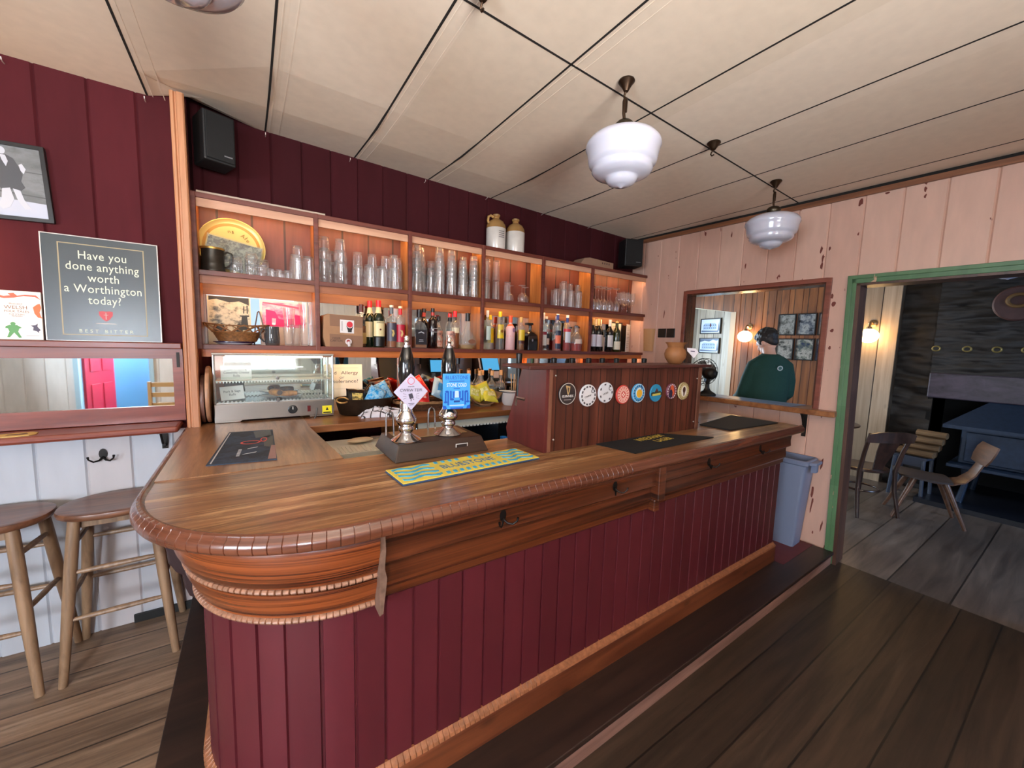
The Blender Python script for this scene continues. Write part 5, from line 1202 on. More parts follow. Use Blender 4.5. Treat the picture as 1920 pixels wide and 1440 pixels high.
# wicker tray of red crisps, then blue packets
wt = thing('wicker_tray', 'long dark wicker tray heaped with red and blue crisp packets', 'basket', (1.125, 2.78, ZT))
m = MB(); m.lathe([(0, .001), (.235, .001), (.265, .055), (.275, .060), (.262, .062), (.230, .012), (0, .010)], 40, sx=1.05, sy=.54); m.build('bowl', P((84, 54, 36), .55, name='dark_wicker', noise_amt=.5, nscale=80, bump=1), wt, smooth=45)
m = MB()
for k in range(3): m.tube([(.272*1.05*math.cos(2*PI*i/40), .272*.54*math.sin(2*PI*i/40), .056+.005*k+.003*math.sin(9*i+k*2)) for i in range(40)], .005, 6, True)
m.build('rim', P((150, 110, 72), .55, noise_amt=.3, nscale=70), wt)
for i, (loc, rot, w_, h_, a, b, lb) in enumerate((
        ((.945, 2.790, 1.205), (R(-28), R(20), R(8)), .15, .155, CRR, CRW, 'red crisp packet with white print at the left of the wicker tray'),
        ((1.035, 2.850, 1.225), (R(-20), R(-30), R(-4)), .15, .16, CRR, CRW, 'red crisp packet leaning back behind the diamond pump clip'),
        ((1.02, 2.745, 1.170), (R(-55), R(8), R(-10)), .15, .15, CRR, CRW, 'red crisp packet lying low at the front of the wicker tray'),
        ((1.205, 2.800, 1.220), (R(-24), R(24), R(6)), .14, .16, LB, CB, 'pale blue crisp packet in the middle of the wicker tray'),
        ((1.300, 2.840, 1.215), (R(-18), R(-18), 0), .14, .16, CRR, None, 'plain red crisp packet behind the blue pump clip'),
        ((1.250, 2.745, 1.170), (R(-40), R(-10), R(5)), .13, .15, CB, LB, 'blue crisp packet at the front right of the wicker tray'))):
    packet('crisp_packet', lb, loc, rot, w_, h_, .055, a, b, GC, i+20)
# wooden trough of yellow packets
tr_ = thing('wooden_trough', 'curved wooden trough of yellow crisp packets beside the white bowl', 'trough', (1.53, 2.72, ZT))
m = MB(); n = 12
sec = [(-.15+.30*i/n, .010+.085*(abs(i/n*2-1))**2.2) for i in range(n+1)]
m.prism(sec+[(x, z+.012) for x, z in sec[::-1]], 'y', -.06, .06); m.build('trough', P((122, 92, 66), .55, name='trough_wood', noise_amt=.2), tr_, smooth=50)
m = MB(); m.box(-.05, .05, -.05, .05, 0, .012); m.build('foot', P((110, 82, 60), .55), tr_, smooth=0)
for i, (loc, rot, lb) in enumerate((((1.455, 2.725, 1.185), (R(-25), R(14), 0), 'yellow crisp packet at the pump end of the wooden trough'), ((1.545, 2.735, 1.195), (R(-20), R(-20), 0), 'yellow crisp packet standing in the middle of the wooden trough'), ((1.59, 2.705, 1.165), (R(-45), R(10), 0), 'yellow crisp packet at the bowl end of the wooden trough'))):
    packet('crisp_packet', lb, loc, rot, .13, .135, .045, CRY, picture('yellow_print%d' % i, [(238, 228, 90), (246, 240, 190), (200, 196, 40), (250, 246, 210)], 24, i, rough=.3), GC, i+40)
OLIVEOIL = tinted('olive_oil', (150, 140, 80), .5); VINE = tinted('dark_syrup', (36, 22, 16), .85)
CORK = P((206, 160, 112), .7, name='cork', noise_amt=.15, nscale=80)
for i, (x, y, lq, lb) in enumerate(((1.492, 2.885, OLIVEOIL, 'corked syrup bottle, nearest the pumps, behind the yellow packets'), (1.580, 2.855, OLIVEOIL, 'corked syrup bottle, front one behind the yellow packets'), (1.628, 2.905, OLIVEOIL, 'corked syrup bottle, rear one behind the yellow packets'), (1.690, 2.845, OLIVEOIL, 'corked bottle of olive coloured syrup beside the dark one'), (1.790, 2.865, VINE, 'corked bottle of very dark syrup beside the post'))):
    bottle('squat', x, y, ZT, .044, .255, lb, CLEARB, CORK, .90, [], lq, .48, 'corked syrup bottles on the back counter', caph=1.06, capr=.34)
wb = thing('enamel_bowl', 'white enamel bowl with dark rim holding cutlery, beside the tap box', 'bowl', (1.765, 2.675, ZT))
m = MB(); m.lathe([(0, .001), (.052, .001), (.066, .02), (.078, .105), (.081, .110), (.075, .109), (.060, .022), (0, .008)], 36); m.build('body', P((234, 232, 232), .2, coat=.4), wb, smooth=50)
m = MB(); m.lathe([(.0775, .1045), (.0825, .1085), (.0820, .1125), (.075, .1125), (.0752, .1085)], 36, closed=True); m.build('rim', P((70, 70, 80), .3), wb)
kn = thing('knife', 'pale handled knife lying across the white enamel bowl', 'knife', (1.755, 2.668, ZT+.119), R(-24))
m = MB(); m.box(-.085, .01, -.008, .008, -.004, .004); m.build('handle', P((232, 224, 204), .4), kn, smooth=0, bevel=.003)
m = MB(); m.prism([(.01, -.008), (.09, -.006), (.10, .002), (.01, .008)], 'z', -.001, .001); m.build('blade', STEEL, kn, smooth=0)
ja = thing('straw_jar', 'jar of wooden stirrers standing against the mirror post', 'jar', (1.925, 2.865, ZT))
m = MB(); m.lathe([(r, z) for r, z in shell([(.036, 0), (.038, .01), (.038, .12)])], 24); m.build('jar', GLASS, ja, smooth=50)
m = MB()
for i in range(12): m.tube([(.012*math.cos(i*2.1), .012*math.sin(i*2.1), .014), (.028*math.cos(i*2.1), .028*math.sin(i*2.1), .225+.004*(i % 4))], .004, 6)
m.build('stirrers', P((224, 190, 140), .6), ja)

# ---------------------------------------------------------------- on the bar top
be = thing('beer_engine', 'wooden beer engine with two black handled pumps and pump clips', 'beer pump', (.69, 1.70, ZT+.0005))
def frus(x0, x1, y0, y1, z0, a0, a1, b0, b1, z1):
    m = MB(); p = [(x0, y0, z0), (x1, y0, z0), (x1, y1, z0), (x0, y1, z0), (a0, b0, z1), (a1, b0, z1), (a1, b1, z1), (a0, b1, z1)]
    m.add(p, [(3, 2, 1, 0), (4, 5, 6, 7), (0, 1, 5, 4), (1, 2, 6, 5), (2, 3, 7, 6), (3, 0, 4, 7)]); return m
ENGW = wood('engine_wood', (24, 14, 10), (60, 36, 24), 0, 14, 1, rough=.42, coat=.08, worn=((120, 92, 60), .2))
m = frus(-.215, .225, -.145, .165, .0, -.19, .20, -.115, .14, .068); m.build('plinth', ENGW, be, smooth=0, bevel=.003)
m = MB(); m.box(-.165, .17, -.03, .12, .0685, .071); m.build('top_plate', P((168, 146, 104), .3, .5, name='brass_plate'), be, smooth=0)
flat('maker_plate', [[(-.038+.10, .026), (.022+.10, .026), (.022+.10, .046), (-.038+.10, .046)]], P((222, 218, 214), .4), be, y=-.131)
flat('maker_plate_field', [[(-.034+.10, .029), (.018+.10, .029), (.018+.10, .043), (-.034+.10, .043)]], P((44, 34, 32), .4), be, y=-.1318)
for k, (x, y) in enumerate(((-.138, -.055), (.070, -.030))):
    m = MB(); m.lathe([(0, .069), (.062, .069), (.064, .074), (.050, .084), (.032, .095), (.024, .104), (.030, .112), (.034, .122), (.030, .134), (.041, .146), (.045, .160), (.041, .174), (.029, .192), (.025, .212), (.027, .228), (.024, .238), (.018, .25), (0, .25)], 32, Matrix.Translation((x, y, 0)))
    m.build('pump_body', CHROME, be, smooth=50)
    m = MB(); m.lathe([(0, .245), (.018, .245), (.020, .265), (.027, .300), (.0345, .350), (.036, .385), (.031, .425), (.021, .462), (.016, .474), (0, .474)], 32, Matrix.Translation((x, y, 0))); m.build('handle', BLACKG, be, smooth=60)
    m = MB(); m.lathe([(0, .470), (.017, .470), (.017, .481), (.010, .484), (.009, .496), (.0115, .500), (.009, .505), (.012, .512), (.008, .520), (0, .521)], 24, Matrix.Translation((x, y, 0))); m.build('finial', CHROME, be, smooth=50)
    hx = (-.150, .060)[k]
    m = MB(); x_ = (-.175, .035)[k]; yy = (.065, .09)[k]
    m.tube([(x_-.016, yy, .07), (x_-.015, yy, .15), (x_-.011, yy, .172), (x_, yy, .181), (x_+.012, yy, .172), (x_+.017, yy, .15), (x_+.020, yy, .07)], .0045, 10); m.build('hoop', P((176, 176, 180), .2, 1), be)
LILAC = P((196, 190, 214), .4, name='clip_lilac')
pc = thing('pump_clip', 'lilac diamond pump clip', None, (-.134, -.105, .287), rot=(R(-3), 0, R(-4))); pc.parent = be
m = MB(); m.prism([(0, -.077), (.072, 0), (0, .077), (-.072, 0)], 'y', 0, .005); m.build('diamond_board', LILAC, pc, smooth=0, bevel=.002)
DKG = P((56, 54, 70), .5); flat('ring', [circ(.015, 24, 0, .045)], P((206, 74, 96), .5), pc, y=0); flat('ring_field', [circ(.0125, 24, 0, .045)], LILAC, pc, y=-.0008)
text('CWRW TEIFI', .0172, DKG, pc, (0, -.0006, .006), ext=.0003, sx=.95); text('mantle', .010, DKG, pc, (0, -.0006, .022), ext=.0002)
flat('barrel', [[(-.012, -.010), (.004, -.006), (.010, -.026), (-.006, -.031)], [(-.002, -.030), (.001, -.030), (0, -.040), (-.003, -.040)], [(.006, -.028), (.012, -.033), (.011, -.035), (.005, -.030)]], DKG, pc, y=0)
flat('rays', [[(s*.020, z), (s*.034, z+.005*q), (s*.034, z+.005*q+.0012), (s*.020, z+.0012)] for s in (-1, 1) for q, z in ((1, -.012), (0, -.019), (-1, -.026))], DKG, pc, y=0)
flat('small_print', [[(-.013, -.048), (.013, -.048), (.013, -.0505), (-.013, -.0505)], [(-.009, -.054), (.009, -.054), (.009, -.056), (-.009, -.056)]], DKG, pc, y=0)
pc = thing('pump_clip', 'blue rectangular pump clip', None, (.083, -.090, .278), rot=(R(-2), 0, R(-8))); pc.parent = be
CLB = P((64, 160, 232), .4, name='clip_blue'); CLD = P((14, 84, 190), .4, name='clip_deep_blue')
m = MB(); m.box(-.064, .064, 0, .005, -.080, .080); m.build('board', CLB, pc, smooth=0, bevel=.001)
text('BLUESTONE', .0235, CLD, pc, (0, -.0006, .062), ext=.0004, sx=.84); text('STONE COLD', .0230, P((232, 240, 248), .5), pc, (0, -.0006, .028), ext=.0004, sx=.66)
flat('small_print', [[(-.036, .044), (.036, .044), (.036, .048), (-.036, .048)], [(-.015, .011), (.015, .011), (.015, .015), (-.015, .015)]], CLD, pc, y=0)
wav = []
for x, z0, z1 in ((-.052, -.045, -.006), (-.040, -.062, .000), (-.028, -.04, .003), (-.015, -.03, .0), (.015, -.03, .0), (.028, -.045, .003), (.040, -.062, .0), (.052, -.045, -.006)): wav.append([(x-.0035, z0), (x+.0035, z0), (x+.0035, z1), (x-.0035, z1)])
for x, z in ((-.052, -.048), (.052, -.048), (-.046, -.001), (.046, -.001), (-.0215, -.036), (.0215, -.036)): wav.append(circ(.0085, 12, x, z, .005))
wav += [[(-.064, -.080), (-.045, -.080), (-.05, -.066), (-.064, -.062)], [(.064, -.080), (.045, -.080), (.05, -.066), (.064, -.062)], [(-.03, -.080), (.03, -.080), (.03, -.073), (-.03, -.073)]]
flat('wave_pattern', wav, CLD, pc, y=0); flat('badge', [[(-.010, -.028), (.010, -.028), (.008, .002), (-.008, .002)], [(-.034, -.066), (.034, -.066), (.034, -.061), (-.034, -.061)]], P((190, 220, 242), .5), pc, y=-.0007)
flat('badge_text', [[(-.014, -.050), (.014, -.050), (.014, -.042), (-.014, -.042)]], P((16, 60, 140), .5), pc, y=-.0007)

# bar runner and towels
br_ = thing('bar_runner', 'yellow and blue rubber bar runner in front of the beer engine', 'bar mat', (.725, 1.395, ZT+.0006), R(3.5))
YR = P((232, 208, 88), .6, name='runner_yellow'); BR = P((70, 168, 206), .6, name='runner_blue'); DBR = P((44, 72, 110), .6, name='runner_navy')
def flatz(name, polys, mat, parent, z, t=.002):
    m = MB()
    for p in polys: m.prism(p, 'z', z, z+t)
    return m.build(name, mat, parent, smooth=0)
MB().box(-.31, .31, -.088, .088, 0, .007).build('base', DBR, br_, smooth=0, bevel=.003)
MB().box(-.308, .308, -.086, .086, .0072, .0105).build('face', YR, br_, smooth=0, bevel=.001)
wv = []
for k in range(4):
    for x0, x1 in ((-.295, -.145), (.165, .295)):
        n = 16; up_ = []; dn = []
        for i in range(n+1):
            x = x0+(x1-x0)*i/n; y = .058-.038*k+.009*math.sin(i/n*6*PI/2+k)
            w_ = .0085*(1-.5*abs(math.sin(i*.9)))+.001; up_.append((x, y+w_)); dn.append((x, y-w_))
        wv.append(up_+dn[::-1])
for i in range(9):
    if i not in (4,): wv.append([(-.12+i*.032, .056), (-.108+i*.032, .056), (-.104+i*.032, .078), (-.118+i*.032, .078)])
for i in range(10): wv.append([(-.13+i*.029, -.074), (-.116+i*.029, -.074), (-.112+i*.029, -.050), (-.126+i*.029, -.050)])
flatz('wave_relief', wv, BR, br_, .0106, .0025)
text('BLUESTONE', .062, P((78, 120, 148), .6), br_, (.005, .004, .0108), rot=(0, 0, 0), ext=.001, sx=.74)
bt_ = thing('bar_towel', 'black bar towel with yellow lettering in front of the tap box', 'bar towel', (1.795, 1.312, ZT+.0006), R(2))
CLOTH = P((14, 14, 17), .9, name='black_towelling', bump=.6, nscale=400)
MB().hexa([(-.33, .090), (-.30, -.115), (.385, -.135), (.125, .135), (-.1, .110)][:0] or [(-.335, .098), (-.300, -.118), (.395, -.128), (.130, .150)], 0, .004).build('cloth', CLOTH, bt_, smooth=0)
text('WREXHAM', .066, P((208, 178, 70), .8), bt_, (.035, .040, .0045), rot=(0, 0, R(3)), ext=.0003, sx=.72); text('LAGER', .062, P((208, 178, 70), .8), bt_, (.070, -.022, .0045), rot=(0, 0, R(3)), ext=.0003, sx=.80)
o = MB().hexa([(2.475, 1.255), (3.06, 1.225), (3.045, 1.545), (2.46, 1.445)], 0, .008).build('bar_mat', P((20, 20, 22), .75, name='rubber_mat', bump=.6, nscale=500), smooth=0, o=(2.75, 1.35, 0), bevel=.002)
o.location.z = ZT+.0006; tag(o, 'plain black rubber bar mat near the end of the bar by the hatch', 'bar mat')
lf = thing('drip_mat', 'dark blue printed bar mat lying on the arm of the bar', 'bar mat', (-.020, 2.128, 1.0836), R(-4))
MB().hexa([(-.115, -.295), (.118, -.305), (.085, .300), (-.105, .305)], 0, .003).build('mat', picture('blue_black_mat', [(30, 42, 60), (44, 62, 84), (22, 28, 38), (38, 54, 74)], 7, 3, rough=.65), lf, smooth=0)
flatz('black_print', [[(.02, .12), (.085, .13), (.075, .29), (.0, .28)], [(.062, -.06), (.10, -.1), (.09, .15), (.05, .14)]], P((14, 15, 18), .4), lf, .0031, .0004)
ring = lambda r0, ry0, n=28, cx=0, cy=0, k=.80: [[(cx+r0*math.cos(2*PI*i/n), cy+ry0*math.sin(2*PI*i/n)), (cx+r0*math.cos(2*PI*(i+1)/n), cy+ry0*math.sin(2*PI*(i+1)/n)), (cx+k*r0*math.cos(2*PI*(i+1)/n), cy+k*ry0*math.sin(2*PI*(i+1)/n)), (cx+k*r0*math.cos(2*PI*i/n), cy+k*ry0*math.sin(2*PI*i/n))] for i in range(n)]
flatz('red_loop', ring(.040, .034, cx=.005, cy=.035)+ring(.014, .045, cx=.055, cy=.075, k=.7), P((216, 70, 60), .5), lf, .0036, .0004)
flatz('white_print', [[(.0, -.09), (.035, -.075), (.04, -.062), (.005, -.08)], [(-.01, -.18), (.035, -.165), (.04, -.15), (0, -.17)], [(-.105, -.28), (-.10, -.28), (-.096, .28), (-.1, .28)]]+[[(-.03, -.2+.02*i), (-.018, -.2+.02*i), (-.018, -.19+.02*i), (-.03, -.19+.02*i)] for i in range(6)], P((196, 200, 204), .5), lf, .0036, .0004)
flatz('edge_print', [[(.085, -.29), (.115, -.29), (.105, -.06), (.09, -.05)]], P((150, 110, 108), .5), lf, .0034, .0003)

# tap box with round badges
tx = thing('tap_box', 'boarded wooden tap box with eight round beer badges on its front', 'beer tap box', (1.70, 1.55, ZT+.0005))
fy = 1.400
m = MB(); m.box(1.135, 2.325, fy, fy+.018, ZT+.0005, 1.470); m.build('front', TAPW, tx, smooth=0, w=1)
m = MB()
for i in range(1, 11): m.box(1.135+i*.110-.0018, 1.135+i*.110+.0018, fy-.0008, fy, ZT+.001, 1.469)
m.build('joints', P((26, 12, 10), .8), tx, smooth=0, w=1)
SIDEW = wood('tap_box_side', (74, 28, 28), (106, 44, 42), 2, 12, 1, rough=.35, coat=.2)
for x0, x1 in ((1.115, 1.135), (2.325, 2.345)):
    m = MB(); m.prism([(fy-.004, ZT+.0005), (1.70, ZT+.0005), (1.72, 1.14), (1.585, 1.470), (fy-.004, 1.470)], 'x', x0, x1); m.build('side', SIDEW, tx, smooth=0, w=1)
CSW = wood('corner_strip_wood', (96, 58, 44), (132, 86, 66), 2, 14, 1.5)
m = MB(); m.box(1.133, 1.150, fy-.010, fy-.0005, ZT+.001, 1.470); m.build('corner_strip', CSW, tx, smooth=0, w=1)
m = MB(); m.box(2.318, 2.345, fy-.012, fy-.0045, ZT+.001, 1.470); m.build('corner_strip', CSW, tx, smooth=0, w=1)
m = MB(); m.box(1.005, 2.425, 1.375, 1.60, 1.470, 1.486); m.build('top', wood('tap_box_top', (66, 32, 28), (98, 54, 46), 0, 14, 1, rough=.4), tx, smooth=0, w=1, bevel=.003)
m = MB()
for x, z in ((1.165, 1.44), (1.165, 1.14), (2.30, 1.40), (2.295, 1.13)): m.ball((x, fy-.011, z), .005, 10, 6)
m.build('screw_head', P((190, 180, 170), .3, .8), tx, w=1)
m = MB(); m.box(1.16, 2.30, 1.52, 1.545, ZT+.06, 1.44); m.build('font_panel', STEEL, tx, smooth=0, w=1)
BG = [(1.242, 1.353, (42, 38, 40)), (1.378, 1.338, (226, 228, 232)), (1.501, 1.347, (222, 226, 232)), (1.631, 1.331, (208, 70, 62)), (1.755, 1.333, (78, 168, 216)), (1.907, 1.327, (40, 140, 184)), (2.050, 1.331, (120, 66, 84)), (2.170, 1.327, (214, 200, 150))]
for i, (x, z, c) in enumerate(BG):
    bd = thing('tap_badge', ('black badge with a gold harp', 'white badge with a lettered border', 'white badge with grey print', 'red badge with a pale flower ring', 'sky blue badge with a yellow centre', 'blue badge with a landscape', 'purple badge with an orange figure', 'cream badge with a dark bulb')[i], None, (x-1.70, fy-.0015-1.55, z-ZT-.0005)); bd.parent = tx
    rr = (.052, .055, .053, .051, .052, .050, .046, .053)[i]
    ry = rr*1.0
    m = MB(); m.prism(circ(rr, 36), 'y', -.010, 0); m.build('disc', P(c, .3, coat=.4), bd, smooth=30, bevel=.002)
    Y_ = -.0102
    def rg(r, n=30, k=.85): return [[(r*math.cos(2*PI*j/n), r*math.sin(2*PI*j/n)), (r*math.cos(2*PI*(j+1)/n), r*math.sin(2*PI*(j+1)/n)), (k*r*math.cos(2*PI*(j+1)/n), k*r*math.sin(2*PI*(j+1)/n)), (k*r*math.cos(2*PI*j/n), k*r*math.sin(2*PI*j/n))] for j in range(n)]
    def dash(r, n, w, h, ph=0): return [[(r*math.cos(a)-w*math.sin(a)+h*math.cos(a), r*math.sin(a)+w*math.cos(a)+h*math.sin(a)), (r*math.cos(a)+w*math.sin(a)+h*math.cos(a), r*math.sin(a)-w*math.cos(a)+h*math.sin(a)), (r*math.cos(a)+w*math.sin(a)-h*math.cos(a), r*math.sin(a)-w*math.cos(a)-h*math.sin(a)), (r*math.cos(a)-w*math.sin(a)-h*math.cos(a), r*math.sin(a)+w*math.cos(a)-h*math.sin(a))] for a in [2*PI*j/n+ph for j in range(n)]]
    if i == 0:
        flat('rim', rg(rr*.99, k=.94), P((200, 196, 190), .3), bd, y=Y_)
        flat('harp', [[(-.014, .040), (.014, .034), (.012, .012), (.004, -.006), (-.003, .0), (-.008, .022)]], P((190, 160, 110), .3), bd, y=Y_); flat('harp_gap', [[(-.004, .031), (.008, .028), (.006, .014), (.002, .004), (-.003, .018)]], P((96, 80, 60), .3), bd, y=Y_-.0007)
        text('GUINNESS', .0155, WHITE, bd, (0, Y_-.0006, -.012), ext=.0003, sx=.98); flat('small_print', [[(-.022, -.027), (.022, -.027), (.022, -.030), (-.022, -.030)]], P((170, 168, 166), .4), bd, y=Y_)
    elif i in (1, 2):
        flat('border_print', dash(rr*.80, 14 if i == 1 else 7, .006, .004, .5 if i == 1 else .9), P((70, 70, 76), .5), bd, y=Y_)
        text('C', .030, BLACK, bd, (.026, Y_-.0006, .020), ext=.0004); text('CWRW' if i == 1 else 'LAGER', .013, GREY, bd, (-.004, Y_-.0006, -.004), rot=(PI/2, R(-14), 0), ext=.0003)
    elif i == 3:
        flat('ring', rg(rr*.86, k=.94)+rg(rr*.42, k=.86), P((240, 214, 200), .4), bd, y=Y_); flat('flower', dash(rr*.62, 16, .004, .009), P((238, 190, 176), .4), bd, y=Y_); flat('centre', dash(.008, 4, .004, .004), P((244, 226, 214), .4), bd, y=Y_)
    elif i == 4:
        flat('ring', rg(rr*.96, k=.93)+[circ(rr*.56, 26, .004, .002)], P((214, 232, 240), .4), bd, y=Y_); flat('sun', [circ(rr*.44, 24, .004, -.002)], P((232, 178, 50), .4), bd, y=Y_-.0007); flat('glyphs', dash(rr*.76, 16, .003, .005)+[[(.016, .016), (.020, .016), (.022, .052), (.018, .050)]], P((28, 82, 140), .4), bd, y=Y_-.0007)
    elif i == 5:
        flat('hills', [[(-.048, .0), (-.03, .008), (-.018, .004), (.0, .024), (.014, .008), (.03, .012), (.048, .002), (.046, -.014), (-.046, -.014)]], P((46, 60, 48), .5), bd, y=Y_); flat('title', [[(-.036, -.004), (.036, .0), (.036, -.012), (-.036, -.016)]], P((200, 190, 90), .5), bd, y=Y_-.0007); flat('roof', [[(-.014, .008), (0, .028), (.014, .010)]], P((110, 40, 38), .5), bd, y=Y_-.0007)
    elif i == 6:
        flat('figure', [[(-.016, -.01), (-.012, .03), (.0, .038), (.014, .028), (.024, -.014), (.01, -.028)]], P((222, 96, 56), .5), bd, y=Y_); flat('dark_shape', [[(-.03, -.03), (-.02, .006), (-.006, .012), (.006, -.006), (.004, -.034), (-.01, -.040)]], P((44, 36, 64), .5), bd, y=Y_-.0007); flat('border_print', dash(rr*.84, 16, .004, .004), P((226, 214, 220), .5), bd, y=Y_)
    else:
        flat('ring', rg(rr*.97, k=.93), P((150, 128, 76), .4), bd, y=Y_); flat('oval', [circ(.026, 26, 0, 0, .033)], P((246, 242, 230), .4), bd, y=Y_); flat('bulb', [circ(.014, 20, 0, .008, .018), [(-.007, -.008), (.007, -.008), (.004, -.028), (-.004, -.028)]], P((80, 50, 42), .4), bd, y=Y_-.0007); flat('rim_glyphs', dash(rr*.80, 22, .0025, .004), P((150, 130, 84), .4), bd, y=Y_)
for i, x in enumerate((1.12, 1.345, 1.475, 1.60, 1.71, 1.83, 1.99, 2.085)):
    m = MB(); y_ = 1.625; zt = 1.513 if i else 1.535
    m.tube([(x, 1.555, 1.31), (x, y_, 1.31), (x, y_+.01, 1.27)], .010, 8); m.build('spout', STEEL, tx, w=1)
    m = MB(); m.lathe([(0, 1.32), (.009, 1.32), (.011, 1.36), (.014, zt-.06), (.0165, zt-.004), (.012, zt), (0, zt)], 16, Matrix.Translation((x, y_, 0))); m.build('tap_handle', BLACKP, tx, smooth=50, w=1)
pt = thing('clay_pot', 'rounded clay pot with flared rim standing on the tap box', 'pot', (2.215, 1.495, 1.4863))
m = MB(); m.lathe([(0, 0), (.034, 0), (.040, .005), (.060, .035), (.066, .060), (.058, .085), (.046, .100), (.052, .118), (.064, .132), (.060, .132), (.047, .118), (.041, .100), (.050, .084), (.058, .060), (.036, .010), (0, .008)], 32); m.build('body', P((156, 104, 62), .6, name='terracotta', noise_amt=.12, nscale=14), pt, smooth=50)
tgm = MB(); tgm.prism([(-.032, .028), (.020, .026), (.040, .004), (.014, -.034), (-.030, .010)], 'y', -.001, .001, Matrix.Translation((.010, -.073, .072)) @ Matrix.Rotation(R(-33), 4, 'Z') @ Matrix.Translation((.03, 0, 0))); tgm.build('price_tag', P((232, 226, 234), .5), pt, smooth=0)
tm = MB(); tm.prism([(-.010, .012), (.016, .010), (.016, .004), (-.010, .006)], 'y', -.0022, -.001, Matrix.Translation((.010, -.073, .072)) @ Matrix.Rotation(R(-33), 4, 'Z') @ Matrix.Translation((.03, 0, 0))); tm.build('tag_print', P((90, 80, 110), .5), pt, smooth=0)
# till and tablet behind the box
tl = thing('till', 'black till screen on a slanted stand beside the tap box', 'till', (2.50, 1.62, ZT+.0005), R(172))
m = MB(); m.prism([(-.10, 0), (.13, 0), (.06, .13), (-.0, .25), (-.02, .25), (-.03, .1)], 'x', -.045, .045); m.build('stand', BLACKP, tl, smooth=0, bevel=.006)
m = MB(); m.box(-.14, .14, -.012, .012, -.10, .10, Matrix.Translation((0, -.02, .245)) @ Matrix.Rotation(R(-18), 4, 'X')); m.build('screen_case', BLACKP, tl, smooth=0, bevel=.006)
m = MB(); m.box(-.128, .128, -.0135, -.0125, -.088, .088, Matrix.Translation((0, -.02, .245)) @ Matrix.Rotation(R(-18), 4, 'X')); m.build('screen', P((84, 176, 232), .3, name='lit_screen', emit=.9), tl, smooth=0)
tb_ = thing('tablet', 'small tablet with a lit blue screen facing the staff side', 'tablet', (1.80, 1.68, ZT+.0005), R(180))
m = MB(); m.prism([(-.05, 0), (.06, 0), (.05, .008), (.012, .012), (.03, .19), (.018, .19), (-.005, .012)], 'x', -.03, .03); m.build('stand', BLACKP, tb_, smooth=0)
m = MB(); m.box(-.115, .115, -.006, .006, -.08, .08, Matrix.Translation((0, -.0, .22)) @ Matrix.Rotation(R(-12), 4, 'X')); m.build('case', BLACKP, tb_, smooth=0, bevel=.004)
m = MB(); m.box(-.102, .102, -.0075, -.0065, -.068, .068, Matrix.Translation((0, -.0, .22)) @ Matrix.Rotation(R(-12), 4, 'X')); m.build('screen', P((84, 176, 232), .3, name='lit_screen', emit=.9), tb_, smooth=0)

# ---------------------------------------------------------------- ceiling lamps
def pendant(lb, x, y, ztop, parts=True):
    t = thing('pendant_lamp', lb, 'pendant lamp', (x, y, ztop), 0, 'opal schoolhouse pendants')
    q = 1.06
    m = MB(); m.lathe([(0, 0), (.034, 0), (.036, -.006), (.026, -.018), (.016, -.034), (.010, -.046), (0, -.048)], 28); m.build('ceiling_rose', BRONZE, t, smooth=50)
    m = MB(); m.tube([(0, 0, -.040), (0, .006, -.052), (0, .010, -.062), (0, .006, -.072), (0, 0, -.080)], .005, 8); m.tube([(-.004, 0, -.072), (-.008, 0, -.09), (-.007, 0, -.14), (0, 0, -.172)], [.006, .008, .007, .006], 10); m.tube([(.006, 0, -.072), (.008, 0, -.09), (.006, 0, -.13)], .005, 8); m.build('hanger', BRONZE, t)
    m = MB(); m.lathe([(0, -.165), (.012, -.166), (.030, -.172), (.042, -.184), (.044, -.198), (.038, -.210), (.044, -.214), (.056, -.222), (.058, -.230), (0, -.230)], 32); m.build('gallery', P((70, 62, 50), .35, .85, name='gallery_metal'), t, smooth=50)
    m = MB(); m.lathe([(r_*q, z*.965-.006) for r_, z in ((.045, -.226), (.075, -.228), (.110, -.236), (.138, -.252), (.153, -.272), (.156, -.288), (.150, -.300), (.146, -.322), (.142, -.348), (.138, -.362), (.129, -.368), (.124, -.378), (.126, -.390), (.116, -.404), (.092, -.416), (.074, -.420), (.066, -.424), (.064, -.432), (.054, -.446), (.034, -.456), (.012, -.460), (.004, -.466), (0, -.467))], 48); m.build('glass_shade', OPAL, t, smooth=60)
    return t
pendant('white opal glass pendant half out of the picture at the top edge', -.115, 1.205, zc(-.115, 1.205))
pendant('larger looking white opal glass pendant hanging over the pumps', 1.425, 1.298, zc(1.425, 1.298))
pendant('farther white opal glass pendant hanging near the pink wall', 3.03, 1.372, zc(3.03, 1.372))
pl2 = pendant('white opal glass pendant glimpsed at the top of the doorway', 5.0, .50, 2.70)
pl2.location.z = 2.654; pl2['group'] = 'opal pendant in the far room'
for x, y, lb in ((2.222, 1.352, 'bare bronze ceiling rose with hook between the two pendants'), (.685, 1.275, 'bare bronze ceiling rose at the top edge of the picture')):
    t = thing('ceiling_rose', lb, 'ceiling hook', (x, y, zc(x, y)))
    m = MB(); m.lathe([(0, 0), (.034, 0), (.036, -.006), (.026, -.018), (.016, -.034), (.008, -.044), (0, -.045)], 28); m.build('rose', BRONZE, t, smooth=50)
    m = MB(); m.tube([(0, 0, -.040), (0, .010, -.050), (0, .014, -.060), (0, .006, -.070), (0, -.006, -.068)], .004, 8); m.build('hook', BRONZE, t)
